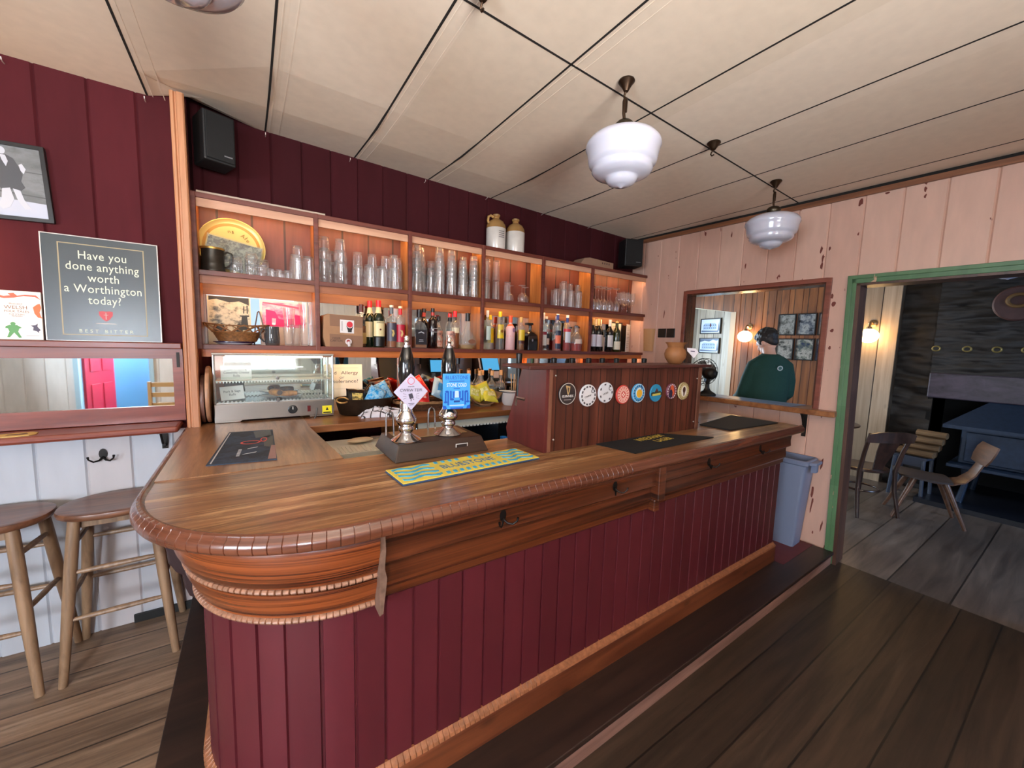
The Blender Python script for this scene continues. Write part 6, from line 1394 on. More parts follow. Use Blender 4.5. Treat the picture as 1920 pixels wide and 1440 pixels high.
for i, (x, y, z) in enumerate(((-.40, YL, 2.735), (.117, YB, 2.79), (.60, YB, 2.775), (1.13, YB, 2.765), (1.66, YB, 2.76), (2.24, YB, 2.75), (2.82, YB, 2.74), (-.86, YL, 2.735))):
    o = MB().tube([(0, 0, 0), (0, -.016, 0), (0, -.026, .004), (0, -.028, .014)], .0025, 6).build('cup_hook', P((200, 186, 180), .35, .5), smooth=40, loc=(x, y-.0005, z))
    tag(o, 'tiny pale cup hook high on the maroon boards, %s from the left' % (['second', 'third', 'fourth', 'fifth', 'sixth', 'seventh', 'eighth', 'first'][i]), 'hook', 'cup hooks below the ceiling')

# ---------------------------------------------------------------- left wall
def framed(name, lb, cat, loc, rz, w_, h_, fw_, fm, pm, group=None, d=.022, tilt=0, mount=None, roll=0):
    t = thing(name, lb, cat, loc, group=group); t.rotation_euler = (tilt, roll, rz)
    m = MB()
    for x0, x1, z0, z1 in ((-w_/2, w_/2, h_/2-fw_, h_/2), (-w_/2, w_/2, -h_/2, -h_/2+fw_), (-w_/2, -w_/2+fw_, -h_/2+fw_, h_/2-fw_), (w_/2-fw_, w_/2, -h_/2+fw_, h_/2-fw_)): m.box(x0, x1, -d, 0, z0, z1)
    m.build('frame', fm, t, smooth=0, bevel=.0015)
    MB().box(-w_/2+fw_, w_/2-fw_, -d*.55, -.001, -h_/2+fw_, h_/2-fw_).build('picture', pm, t, smooth=0)
    if mount: MB().box(-w_/2+fw_, w_/2-fw_, -d*.5, -d*.45, -h_/2+fw_, h_/2-fw_).build('mount', mount, t, smooth=0)
    return t
FBLK = P((24, 22, 22), .35, name='black_frame')
fp = framed('framed_photo', 'black framed grey photograph of a seated man high on the left maroon wall', 'picture', (-.965, YL-.001, 2.232), 0, .425, .335, .016, FBLK, picture('grey_photo', [(96, 98, 98), (112, 114, 114), (124, 126, 128), (104, 106, 106)], 5, 1, (1, 1, 2)), roll=R(-2.5))
flat('pale_ground', [[(-.19, -.148), (.196, -.148), (.196, -.085), (-.19, -.055)]], P((190, 194, 210), .4), fp, y=-.0122)
flat('wall_lines', [[(-.19, .06), (.196, .045), (.196, .049), (-.19, .064)], [(-.19, -.03), (.196, -.06), (.196, -.054), (-.19, -.024)]], P((82, 84, 84), .4), fp, y=-.0124)
def blob(x, z, rx, rz, a=0, n=18): return [(x+rx*math.cos(t)*math.cos(a)-rz*math.sin(t)*math.sin(a), z+rx*math.cos(t)*math.sin(a)+rz*math.sin(t)*math.cos(a)) for t in [2*PI*i/n for i in range(n)]]
flat('clothes_print', [[(.060, .095), (.075, .112), (.092, .113), (.112, .100), (.124, .070), (.134, .035), (.126, .005), (.136, -.020), (.118, -.040), (.085, -.032), (.066, -.040), (.050, -.015), (.060, .020), (.044, .045), (.048, .075)]], P((72, 72, 76), .4), fp, y=-.0128)
flat('figure_print', [blob(.080, .128, .012, .016), [(.074, .110), (.090, .110), (.096, .085), (.088, .062), (.078, .088)], [(.126, .075), (.136, .082), (.146, .060), (.138, .038), (.130, .050)], [(.066, -.035), (.090, -.028), (.098, -.075), (.082, -.112), (.060, -.124), (.048, -.105), (.060, -.080)], [(.098, -.030), (.120, -.036), (.128, -.075), (.146, -.112), (.126, -.116), (.108, -.080)]], P((198, 200, 210), .4), fp, y=-.0132)
ws = thing('beer_poster', 'dark grey framed beer poster with cream lettering leaning on the ledge', 'poster', (-.594, 2.768, 1.5315), rot=(R(-2.4), 0, 0))
PW, PH = .405, .498
MB().box(-PW/2, PW/2, 0, .010, 0, PH).build('board', P((62, 70, 74), .28, name='poster_grey', noise_amt=.10, nscale=5), ws, smooth=0)
m = MB(); e_ = .004
for q in ((-PW/2-e_, PW/2+e_, PH, PH+e_), (-PW/2-e_, PW/2+e_, -.0, .002), (-PW/2-e_, -PW/2, 0, PH), (PW/2, PW/2+e_, 0, PH)): m.box(q[0], q[1], -.002, .012, q[2], q[3])
m.build('edge', P((196, 190, 184), .35, .3), ws, smooth=0)
fl = []; bx0, bx1, bz0, bz1, bw = -.152, .152, .028, .466, .0045
for q in ((bx0, bx1, bz1-bw, bz1), (bx0, bx1, bz0, bz0+bw), (bx0, bx0+bw, bz0, bz1), (bx1-bw, bx1, bz0, bz1)): fl.append([(q[0], q[2]), (q[1], q[2]), (q[1], q[3]), (q[0], q[3])])
flat('gold_border', fl, P((170, 154, 118), .45), ws, y=0)
CRM = P((226, 230, 206), .5, name='cream_print')
for k, ln in enumerate(('Have you', 'done anything', 'worth', 'a Worthington', 'today?')):
    text(ln, .056, CRM, ws, (0, -.0006, .412-.0535*k), ext=.0005, sx=.77, space=1.06)
text('BEST BITTER', .0225, CRM, ws, (0, -.0006, .048), ext=.0006, space=1.62)
flat('shield', [[(-.025, .146), (-.012, .149), (0, .147), (.012, .149), (.025, .146), (.024, .128), (.012, .108), (0, .098), (-.012, .108), (-.024, .128)]], P((196, 58, 64), .45), ws, y=0)
flat('dagger', [[(-.0012, .108), (.0012, .108), (.0012, .142), (-.0012, .142)], [(-.008, .129), (.008, .129), (.008, .131), (-.008, .131)], [(-.04, .086), (.04, .086), (.03, .089), (-.03, .089)]], P((216, 200, 190), .5), ws, y=-.0008)
bk_ = thing('book', 'white picture book of folk tales standing on the ledge beside the dark poster', 'book', (-.9225, 2.770, 1.5315), rot=(R(-3), 0, 0))
BWD, BHT = .226, .222
MB().box(-BWD/2, BWD/2, 0, .014, 0, BHT).build('cover', P((240, 232, 226), .4), bk_, smooth=0, bevel=.001)
MB().box(-BWD/2+.004, BWD/2-.004, .0145, .0185, .004, BHT-.004).build('pages', P((232, 222, 200), .6), bk_, smooth=0)
BR_ = P((150, 110, 84), .5)
text('Illustrated', .010, BR_, bk_, (.034, -.0006, .163), ext=.0002); text('WELSH', .022, BR_, bk_, (.034, -.0006, .146), ext=.0003); text('FOLK TALES', .0140, BR_, bk_, (.036, -.0006, .128), ext=.0003); text('FOR YOUNG\nREADERS', .0080, BR_, bk_, (.036, -.0006, .111), ext=.0002)
flat('red_dragon', [[(-.05, .205), (-.035, .196), (-.02, .190), (.0, .186), (.03, .190), (.06, .200), (.095, .198), (.112, .186), (.098, .206), (.064, .206), (.04, .200), (.03, .212), (.012, .208), (.02, .200), (.0, .196), (-.03, .203)]], P((222, 92, 62), .5), bk_, y=0)
flat('orange_tail', [[(.086, .150), (.10, .165), (.108, .168), (.112, .150), (.106, .128), (.110, .108), (.116, .100), (.100, .104), (.090, .122)]], P((226, 110, 54), .5), bk_, y=0)
flat('green_figure', [circ(.008, 12, .022, .072), [(.0, .060), (.012, .066), (.034, .066), (.048, .054), (.040, .050), (.036, .036), (.046, .010), (.038, .008), (.024, .032), (.010, .010), (.002, .010), (.010, .036), (.006, .050), (-.002, .052)]], P((86, 150, 84), .5), bk_, y=0)
flat('dark_figures', [[(.076, .066), (.090, .068), (.098, .076), (.096, .062), (.106, .046), (.10, .040), (.10, .032), (.094, .040), (.082, .044), (.084, .058)], [(-.055, .062), (-.04, .068), (-.03, .06), (-.042, .052), (-.052, .04), (-.03, .034), (-.05, .030), (-.066, .046)], [(-.06, .09), (-.05, .098), (-.052, .088)], [(-.03, .094), (-.02, .1), (-.016, .09)]], P((70, 62, 84), .5), bk_, y=0)
flat('tan_figure', [[(-.075, .150), (-.06, .158), (-.05, .150), (-.056, .142), (-.046, .134), (-.062, .138), (-.074, .132)]], P((190, 150, 80), .5), bk_, y=0)
flat('publisher_lines', [[(-.05, .018), (-.02, .018), (-.02, .020), (-.05, .020)], [(.06, .018), (.10, .018), (.10, .020), (.06, .020)]], P((170, 160, 150), .5), bk_, y=0)
# mirror ledge
lg = thing('mirror_ledge', 'long reddish wooden ledge with a narrow wall mirror below it', 'ledge', (-1.1, YL, 1.19))
m = MB(); m.box(-2.3, -.306, 2.722, YL-.001, 1.500, 1.530); m.build('top_shelf', LEDGEW, lg, smooth=0, w=1, bevel=.004)
m = MB(); m.box(-2.3, -.308, 2.772, YL-.001, 1.446, 1.500); m.box(-2.3, -.308, 2.772, YL-.001, 1.110, 1.192); m.box(-.352, -.308, 2.772, YL-.001, 1.192, 1.446); m.build('frame', LEDGEW, lg, smooth=0, w=1)
m = MB(); m.box(-2.3, -.352, 2.784, 2.786, 1.192, 1.446); m.build('mirror_pane', MIRROR, lg, smooth=0, w=1)
m = MB(); m.box(-.334, -.322, 2.766, 2.772, 1.400, 1.480); m.build('hinge', IRON, lg, smooth=0, w=1)
ds = thing('drinks_shelf', 'narrow reddish drinks shelf under the mirror on the left wall', 'shelf', (-1.1, 2.70, 1.07))
m = MB(); m.hexa([(-2.3, 2.575), (-.322, 2.60), (-.322, YL-.001), (-2.3, YL-.001)], 1.073, 1.106); m.build('board', LEDGEW, ds, smooth=0, w=1, bevel=.012)
for x in (-.405, -1.3):
    m = MB(); m.box(x-.012, x+.012, YL-.008, YL-.001, .955, 1.0725); m.box(x-.010, x+.010, 2.66, YL-.008, 1.062, 1.0725); m.tube([(x, YL-.008, .97), (x, 2.74, .995), (x, 2.69, 1.06)], .006, 8); m.build('bracket', IRON, ds, smooth=0, w=1)
for i, (x, y, lb) in enumerate(((-.895, 2.665, 'yellow horseshoe shaped mat with dark slot on the drinks shelf, whole one'), (-1.125, 2.655, 'yellow horseshoe shaped mat cut off by the left picture edge'))):
    t = thing('drinks_mat', lb, 'mat', (x, y, 1.1065), R(8))
    m = MB(); m.hexa([(-.085, -.01), (-.06, -.035), (.0, -.048), (.05, -.044), (.068, -.022), (.070, .012), (.05, .038), (.0, .042), (-.05, .026)], 0, .003); m.build('mat', P((214, 180, 104), .5), t, smooth=0)
    m = MB(); m.hexa([(-.022, -.012), (.03, -.018), (.042, .0), (.034, .018), (.012, .006), (-.018, .004)], .0031, .0035); m.build('slot', P((78, 40, 30), .5), t, smooth=0)
def globe_lamp(lb, loc, rz, emit_mat=GLOW, group=None, r_=.10):
    t = thing('wall_lamp', lb, 'wall lamp', loc, rz, group)
    BRS = P((150, 124, 92), .3, .9, name='lamp_brass')
    m = MB(); m.lathe([(0, 0), (.045, 0), (.045, .008), (.030, .018), (0, .022)], 24, Matrix.Rotation(PI/2, 4, 'X')); m.build('wall_plate', BRS, t, smooth=50)
    m = MB(); m.tube([(0, -.018, 0), (0, -.06, .012), (0, -.10, .010), (0, -.125, -.010), (0, -.130, -.045)], .010, 10); m.lathe([(0, -.075), (.030, -.075), (.028, -.055), (.014, -.042), (0, -.040)], 20, Matrix.Translation((0, -.13, 0))); m.build('arm', BRS, t)
    m = MB(); m.ball((0, -.13, -.075-r_*.82), (r_, r_, r_*.86), 28, 16); m.build('globe', emit_mat, t, smooth=80)
    return t
globe_lamp('brass wall lamp with lit globe just left of the picture book', (-1.22, YL-.001, 2.02), 0)
globe_lamp('added brass fill lamp with lit globe on the back of the bar room', (1.9, -2.199, 1.95), PI)  # no lamp known here, added for warm light on the ceiling
globe_lamp('added brass fill lamp with lit globe beside the front window', (-1.0, -2.199, 1.95), PI)  # also added behind the camera as warm fill

# stools
def stool(lb, x, y, rz):
    t = thing('bar_stool', lb, 'stool', (x, y, 0), rz, 'oak stools by the left wall')
    H = .765
    m = MB(); n = 40; rg = []
    def se(a, rx, ry): 
        c, s_ = math.cos(a), math.sin(a); e = .86
        return (rx*math.copysign(abs(c)**e, c), ry*math.copysign(abs(s_)**e, s_))
    for z, k, dip in ((H-.030, .955, 0), (H-.026, .985, 0), (H-.012, 1, 0), (H-.002, .985, 0), (H, .955, 0), (H-.004, .75, 1), (H-.008, .4, 1), (H-.009, .05, 1)):
        rg.append([(*se(2*PI*i/n, .212*k, .172*k), z) for i in range(n)])
    m.loft(rg); m.build('seat', SEATW, t, smooth=50)
    m = MB()
    for y0 in (-.105, .093): MB().box(-.125, .125, y0, y0+.012, H-.072, H-.031).build('apron', STOOLW, t, smooth=0)
    ft = {}; tp = {}
    for sx_ in (-1, 1):
        for sy_ in (-1, 1):
            a = Vector((sx_*.132, sy_*.112, H-.031)); b = Vector((sx_*.192, sy_*.176, 0)); tp[sx_, sy_] = a; ft[sx_, sy_] = b
            pts = [a.lerp(b, k/6) for k in range(7)]
            m = MB(); m.tube(pts, [.0215, .0225, .0225, .022, .020, .018, .0155], 12); m.build('leg', STOOLW, t)
    at = lambda k, z: tp[k].lerp(ft[k], 1-z/(H-.031))
    for k0, k1, z in (((-1, -1), (1, -1), .29), ((-1, -1), (1, -1), .50), ((-1, 1), (1, 1), .34), ((-1, 1), (1, 1), .56), ((-1, -1), (-1, 1), .38), ((-1, -1), (-1, 1), .62), ((1, -1), (1, 1), .38), ((1, -1), (1, 1), .62)):
        a, b = at(k0, z), at(k1, z)
        m = MB(); m.tube([a, a.lerp(b, .15), a.lerp(b, .5), a.lerp(b, .85), b], [.007, .0105, .0125, .0105, .007], 10); m.build('rung', STOOLW, t)
    return t
st1 = stool('oak bar stool tucked against the bar corner', -.556, 2.598, R(2))
st2 = dup(st1, (-.985, 2.600, 0), R(-5), 'oak bar stool at the left picture edge')

# ---------------------------------------------------------------- right wall and hatch
hs = thing('serving_shelf', 'wooden serving shelf through the hatch on an iron bracket', 'shelf', (3.623, .976, 0), WA)
hs['label'] = 'wooden serving shelf running through the hatch in the pink wall'
m = MB(); m.hexa([(-.085, .085), (-.105, .11), (-.105, HS1+.02), (-.0, HS1+.02), (0, HS1-.015), (.20, HS1-.015), (.20, HS0+.014), (0, HS0+.014), (0, .085)], 1.112, 1.152); m.build('board', BACKTOP, hs, smooth=0, bevel=.006)
m = MB(); s_ = .285; m.box(-.010, 0, s_-.014, s_+.014, .925, 1.111); m.box(-.085, -.010, s_-.010, s_+.010, 1.102, 1.111); m.tube([(-.010, s_, .985), (-.030, s_, 1.02), (-.05, s_, 1.06), (-.08, s_, 1.100)], .007, 8); m.build('bracket', IRON, hs, smooth=0)
hm_ = MB().hexa([(-.06, .36), (-.06, 1.14), (.16, 1.20), (.16, .34)], 0, .003).build('rubber_runner', P((110, 128, 160), .35, name='runner_blue_grey'), smooth=0, loc=W(0, 0, 1.1526), rot=(0, 0, WA))
tag(hm_, 'flat blue grey runner lying on the serving shelf in the hatch', 'mat')
fn_ = thing('desk_fan', 'old dark metal desk fan with wire cage standing on the serving shelf', 'fan', W(-.040, 1.055, 1.1565), R(-32))
FANM = P((50, 46, 42), .4, .7, name='fan_metal', noise_amt=.2)
m = MB(); m.lathe([(0, 0), (.082, 0), (.086, .006), (.080, .018), (.060, .030), (.035, .045), (.022, .07), (.018, .11), (.020, .13), (0, .13)], 28, sx=1, sy=.62); m.build('base', FANM, fn_, smooth=50)
m = MB(); m.tube([(0, 0, .11), (0, -.012, .15), (0, -.01, .20)], [.018, .016, .018], 10); m.build('neck', FANM, fn_)
m = MB(); m.lathe([(0, -.09), (.030, -.088), (.050, -.07), (.056, -.03), (.054, .01), (.040, .025), (0, .028)], 28, Matrix.Translation((0, -.0, .205)) @ Matrix.Rotation(-PI/2, 4, 'X')); m.build('motor', FANM, fn_, smooth=50)
m = MB(); cy = .07; cz = .215
for y, r_ in ((cy-.032, .095), (cy, .128), (cy+.035, .118), (cy+.055, .07), (cy+.06, .03)): m.tube([(r_*math.cos(2*PI*i/40), y, cz+r_*math.sin(2*PI*i/40)) for i in range(40)], .0028, 6, True)
for i in range(18):
    a = 2*PI*i/18; c, s_ = math.cos(a), math.sin(a)
    m.tube([(.05*c, cy-.040, cz+.05*s_), (.095*c, cy-.032, cz+.095*s_), (.128*c, cy, cz+.128*s_), (.118*c, cy+.035, cz+.118*s_), (.07*c, cy+.055, cz+.07*s_), (.03*c, cy+.06, cz+.03*s_)], .0022, 5)
m.build('wire_cage', FANM, fn_)
m = MB()
for k in range(4):
    a = PI/2*k+.4
    q = []
    for u, wdt in ((.02, .012), (.05, .032), (.085, .040), (.108, .024)):
        q.append((u, wdt))
    up_ = [(u*math.cos(a)-w_*math.sin(a), cy+w_*.35, cz+u*math.sin(a)+w_*math.cos(a)) for u, w_ in q]; dn = [(u*math.cos(a)+w_*math.sin(a), cy-w_*.35, cz+u*math.sin(a)-w_*math.cos(a)) for u, w_ in q]
    for j in range(3):
        m.poly([up_[j], up_[j+1], dn[j+1], dn[j]])
m.lathe([(0, -.01), (.02, -.01), (.02, .012), (0, .02)], 16, Matrix.Translation((0, cy, cz)) @ Matrix.Rotation(-PI/2, 4, 'X')); m.build('blades', P((120, 118, 112), .35, .8), fn_)
for i, s_ in enumerate((1.582, 1.485)):
    o = MB().box(-.010, 0, -.045, .045, -.045, .045).build('wall_socket', P((32, 27, 24), .35, name='socket_brown'), smooth=0, bevel=.003, loc=W(-.0005, s_, 1.735), rot=(0, 0, WA))
    tag(o, ('dark square wall socket on the pink wall, nearer the shelving', 'dark square wall socket on the pink wall, nearer the hatch')[i], 'socket')
ps = thing('paper_sleeve', 'tall brown paper sleeve fixed to the pink wall below the last shelf bay', 'paper sleeve', W(-.001, 1.735, 1.545), WA)
m = MB(); n = 12
rg = lambda r_, z: [(-r_*math.sin(PI*i/n)*.5, r_*math.cos(PI*i/n), z) for i in range(n+1)]
m.loft([rg(.056, 0), rg(.070, .235)]); m.build('sleeve', P((196, 150, 104), .7, name='kraft_paper'), ps, smooth=50)
# grey bin
bn = thing('waste_bin', 'tall slim blue grey plastic bin standing at the end of the bar', 'bin', (3.466, 1.42, .1017), R(3))
BINM = P((116, 127, 154), .42, name='bin_plastic')
def rr(x, y, r_, z, n=4):
    p = []
    for cx, cy, a0 in ((x-r_, y-r_, 0), (-x+r_, y-r_, PI/2), (-x+r_, -y+r_, PI), (x-r_, -y+r_, 3*PI/2)):
        p += [(cx+r_*math.cos(a0+PI/2*i/n), cy+r_*math.sin(a0+PI/2*i/n), z) for i in range(n+1)]
    return p
m = MB(); m.loft([rr(.085, .235, .02, 0), rr(.108, .272, .022, .66), rr(.108, .272, .022, .662), rr(.102, .266, .02, .662), rr(.082, .228, .018, .01)], cap=False); m.poly(rr(.085, .235, .02, 0)); m.poly(rr(.082, .228, .018, .01)); m.build('body', BINM, bn, smooth=40)
m = MB(); m.loft([rr(.110, .275, .022, .640), rr(.118, .285, .024, .648), rr(.120, .288, .024, .672), rr(.114, .281, .022, .680), rr(.104, .268, .02, .680), rr(.100, .264, .02, .664), rr(.100, .264, .02, .640)], cap=False); m.build('rim', BINM, bn, smooth=40)
for s_ in (-1, 1):
    m = MB(); m.hexa([(-.085, s_*.286), (.085, s_*.286), (.060, s_*.325), (-.060, s_*.325)], .650, .672); m.hexa([(-.045, s_*.286), (.045, s_*.286), (.020, s_*.315), (-.020, s_*.315)], .59, .650); m.build('handle', BINM, bn, smooth=0, bevel=.004)

# ---------------------------------------------------------------- far room
globe_lamp('brass wall lamp with lit globe seen through the hatch beside the man', (6.499, 3.125, 1.955), PI/2*-1)
globe_lamp('brass wall lamp with lit globe seen through the green doorway', (6.499, 1.660, 1.965), -PI/2)
FT = [((44, 46, 44), (120, 122, 118), (196, 198, 194), (70, 72, 70)), ((30, 34, 40), (120, 128, 140), (206, 208, 206), (60, 66, 74)), ((60, 66, 80), (150, 156, 170), (220, 220, 220), (90, 96, 110)), ((40, 44, 46), (110, 112, 108), (210, 206, 198), (70, 70, 68)), ((60, 76, 110), (120, 130, 120), (226, 220, 208), (90, 96, 92)), ((40, 44, 90), (90, 110, 150), (200, 206, 214), (60, 70, 90))]
k = 0
for r_, z in enumerate((1.972, 1.622)):
    for c, y in enumerate((2.615, 2.368, 2.118)):
        framed('framed_photo', 'black framed photo on the pine wall, %s row, %s from the man' % (('upper', 'lower')[r_], ('first', 'second', 'third')[c]), 'picture', (6.498, y, z), -PI/2, .225, .305, .014, FBLK, picture('far_photo%d' % k, [tuple(c*.72 for c in t_) for t_ in FT[k]], 9, k, rough=.25), 'photographs on the pine wall'); k += 1
al_a = -math.atan2(1.58, .42)
for i, z in enumerate((1.985, 1.650)):
    a = math.atan2(-.42, 1.58)
    f_ = framed('framed_print', ('upper of two black framed prints of a large house in the pale alcove', 'lower of two black framed prints of a large house in the pale alcove')[i], 'picture', (6.682, 3.86, z), -PI/2+a*1.0, .44, .265, .016, FBLK, P((200, 210, 224), .3), 'house prints in the alcove')
    HS = P((84, 100, 126), .4)
    flat('house', [[(-.16, -.06), (-.16, .02), (-.12, .05), (.10, .05), (.14, .02), (.14, -.06)]], P((150, 170, 200), .4), f_, y=-.0122)
    flat('facade_print', [[(x, z0), (x+.016, z0), (x+.016, z0+.024), (x, z0+.024)] for x in (-.14, -.10, -.06, -.02, .02, .06, .10) for z0 in (-.045, .005)], HS, f_, y=-.0129)
    flat('trees', [[(.16, -.08), (.18, .08), (.20, -.08)], [(-.19, -.10), (.18, -.10), (.18, -.08), (-.19, -.07)], [(-.2, .06), (-.1, .085), (.0, .07), (.08, .10), (.15, .085), (.19, .09), (.19, .112), (-.2, .112)]][:3 if i else 2], HS, f_, y=-.0126)
# the man
mn = thing('person', 'man with short dark hair in a dark green sweater seen from behind through the hatch', 'person', (4.36, 1.875, 0), R(-42))
def ell(c, rx, ry, n=20, tilt=None):
    p = [(rx*math.cos(2*PI*i/n), ry*math.sin(2*PI*i/n), 0) for i in range(n)]
    if tilt: p = [tilt @ Vector(q) for q in p]
    return [(c[0]+q[0], c[1]+q[1], c[2]+q[2]) for q in p]
def remesh(o, v, it=3):
    m_ = o.modifiers.new('skin', 'REMESH'); m_.mode = 'VOXEL'; m_.voxel_size = v; m_.use_smooth_shade = True
    s_ = o.modifiers.new('soft', 'SMOOTH'); s_.iterations = it; s_.factor = .5
SKIN = P((208, 160, 138), .5, sub=.1, name='skin')
HC = Vector((-.005, .072, 1.615)); HR = Matrix.Translation(HC) @ Matrix.Rotation(R(28), 4, 'Z') @ Matrix.Rotation(R(-28), 4, 'X')
arms = {}
for s_ in (-1, 1): arms[s_] = [Vector((s_*.075, -.010, 1.440)), Vector((s_*.140, -.008, 1.385)), Vector((s_*.180, .005, 1.25)), Vector((s_*.200, .04, 1.12)), Vector((s_*.190, .15, 1.045)), Vector((s_*.170, .265, 1.040))]
def torso(m, g=0):
    m.loft([ell((0, .0, .90), .165+g, .112+g), ell((0, .0, .98), .170+g, .115+g), ell((0, .005, 1.08), .155+g, .108+g), ell((0, 0, 1.18), .168+g, .113+g), ell((0, -.008, 1.30), .172+g, .116+g), ell((0, -.012, 1.37), .165+g, .106+g), ell((0, -.008, 1.44), .115+g, .080+g), ell((0, .004, 1.49), .078+g, .066+g)])
m = MB(); torso(m)
m.loft([ell((0, .002, 1.47), .062, .060), ell((.0, .030, 1.515), .054, .056), ell((-.003, .052, 1.56), .056, .060)])
m.ball((0, 0, .015), (.074, .094, .105), 24, 16, HR); m.ball((0, .030, -.055), (.056, .062, .062), 20, 12, HR); m.ball((0, .066, -.095), (.026, .022, .020), 14, 8, HR)
m.tube([HR @ Vector(q) for q in ((0, .088, .020), (0, .106, -.010), (0, .112, -.026), (0, .094, -.036))], [.008, .010, .013, .010], 10)
m.ball((0, .090, -.060), (.024, .010, .011), 14, 8, HR)
for s_ in (-1, 1):
    m.ball((s_*.076, -.006, -.010), (.010, .020, .032), 12, 8, HR); m.ball((s_*.030, .082, .032), (.018, .012, .006), 10, 6, HR)
    A = arms[s_]; m.tube(A, [.040, .048, .046, .042, .037, .028], 14)
    w_ = A[-1]; pm = w_+Vector((-s_*.028, .075, -.006))
    m.tube([w_, w_.lerp(pm, .4), pm], [.027, .037, .036], 12, M=None)
    for f_ in range(4):
        b = pm+Vector(((f_-1.5)*.0195, .004-.004*abs(f_-1.2), 0)); L_f = (.058, .068, .064, .050)[f_]; dx = -s_*.010
        m.tube([b, b+Vector((dx*.4, L_f*.42, -.006)), b+Vector((dx*.8, L_f*.72, -.024)), b+Vector((dx, L_f*.80, -.046))], [.0095, .0090, .0085, .0075], 8)
    tb0 = w_+Vector((-s_*.034, .030, -.004)); m.tube([tb0, tb0+Vector((-s_*.024, .026, -.008)), tb0+Vector((-s_*.030, .052, -.018))], [.013, .0105, .0085], 8)
    hp = Vector((s_*.090, 0, .93)); kn_ = Vector((s_*.105, .02, .50)); an = Vector((s_*.110, -.015, .09))
    m.tube([hp, hp.lerp(kn_, .4), kn_, kn_.lerp(an, .35), an], [.094, .082, .058, .056, .038], 14); m.tube([an, Vector((s_*.115, .06, .045)), Vector((s_*.125, .17, .035))], [.042, .040, .028], 12)
b_ = m.build('body', SKIN, mn); remesh(b_, .0085, 2)
SWEAT = P((11, 56, 47), .85, name='green_sweater', noise_amt=.15, nscale=160, bump=.5)
m = MB(); torso(m, .018)
for s_ in (-1, 1):
    A = arms[s_][:-1]+[arms[s_][-1].lerp(arms[s_][-2], .15)]; m.tube(A, [.056, .068, .064, .060, .054, .044], 16)
m.loft([ell((0, .0, .885), .188, .134), ell((0, .0, .93), .184, .130)]); m.tube([(.068*math.cos(2*PI*i/20), .006+.062*math.sin(2*PI*i/20), 1.497+.006*math.sin(2*PI*i/20)) for i in range(20)], .012, 8, True)
mn.scale = (1.035, 1.035, 1.035)
sw = m.build('sweater', SWEAT, mn); remesh(sw, .012, 4)
m = MB(); lg_ = P((36, 38, 46), .8, name='dark_trousers')
m.loft([ell((0, 0, .84), .172, .125), ell((0, 0, .92), .176, .124), ell((0, 0, .96), .170, .120)])
for s_ in (-1, 1):
    hp = Vector((s_*.086, 0, .90)); kn_ = Vector((s_*.105, .02, .50)); an = Vector((s_*.110, -.012, .085)); m.tube([hp, hp.lerp(kn_, .4), kn_, kn_.lerp(an, .5), an], [.104, .094, .074, .068, .060], 16)
tr2 = m.build('trousers', lg_, mn); remesh(tr2, .013, 3)
for s_ in (-1, 1):
    m = MB(); m.loft([[(s_*.115+x, y, z) for x, y in q] for q, z in (([(x*.048, .045+y*.145) for x, y in circ(1, 20)], .0), ([(x*.052, .045+y*.150) for x, y in circ(1, 20)], .025), ([(x*.046, .035+y*.125) for x, y in circ(1, 20)], .06), ([(x*.044, -.005+y*.060) for x, y in circ(1, 20)], .105))]); m.build('shoe', P((30, 26, 24), .5), mn, smooth=50)
m = MB(); m.ball((0, -.014, .040), (.085, .100, .098), 28, 18, HR); m.ball((0, -.050, .0), (.068, .052, .066), 22, 14, HR); m.ball((0, .050, .085), (.062, .050, .040), 18, 12, HR)
for s_ in (-1, 1): m.ball((s_*.068, .005, .015), (.018, .040, .040), 12, 8, HR)
random.seed(3)
for i in range(90):
    a = random.uniform(0, 2*PI); e = random.uniform(-.2, 1.3)
    m.ball((.080*math.cos(a)*math.cos(e), -.014+.095*math.sin(a)*math.cos(e) if math.sin(a) < .6 or e > .5 else -.05, .045+.092*math.sin(e)), .016, 8, 5, HR)
hr = m.build('hair', P((24, 18, 16), .55, name='dark_hair', noise_amt=.5, nscale=120, bump=.8), mn); remesh(hr, .0075, 1)
for s_ in (-1, 1):
    m = MB(); m.ball((s_*.031, .083, .018), .011, 12, 8, HR); m.build('eye', P((230, 226, 222), .2), mn)
m = MB(); m.prism(circ(.024, 24, .0, 0), 'y', -.002, .0, Matrix.Translation((.030, -.1385, 1.372)) @ Matrix.Rotation(R(8), 4, 'X')); m.build('sweater_logo', P((176, 186, 186), .8), mn, smooth=0)
m = MB(); m.prism(circ(.015, 20, .0, 0), 'y', -.0032, -.0021, Matrix.Translation((.030, -.1385, 1.372)) @ Matrix.Rotation(R(8), 4, 'X')); m.build('logo_centre', P((60, 96, 92), .8), mn, smooth=0)
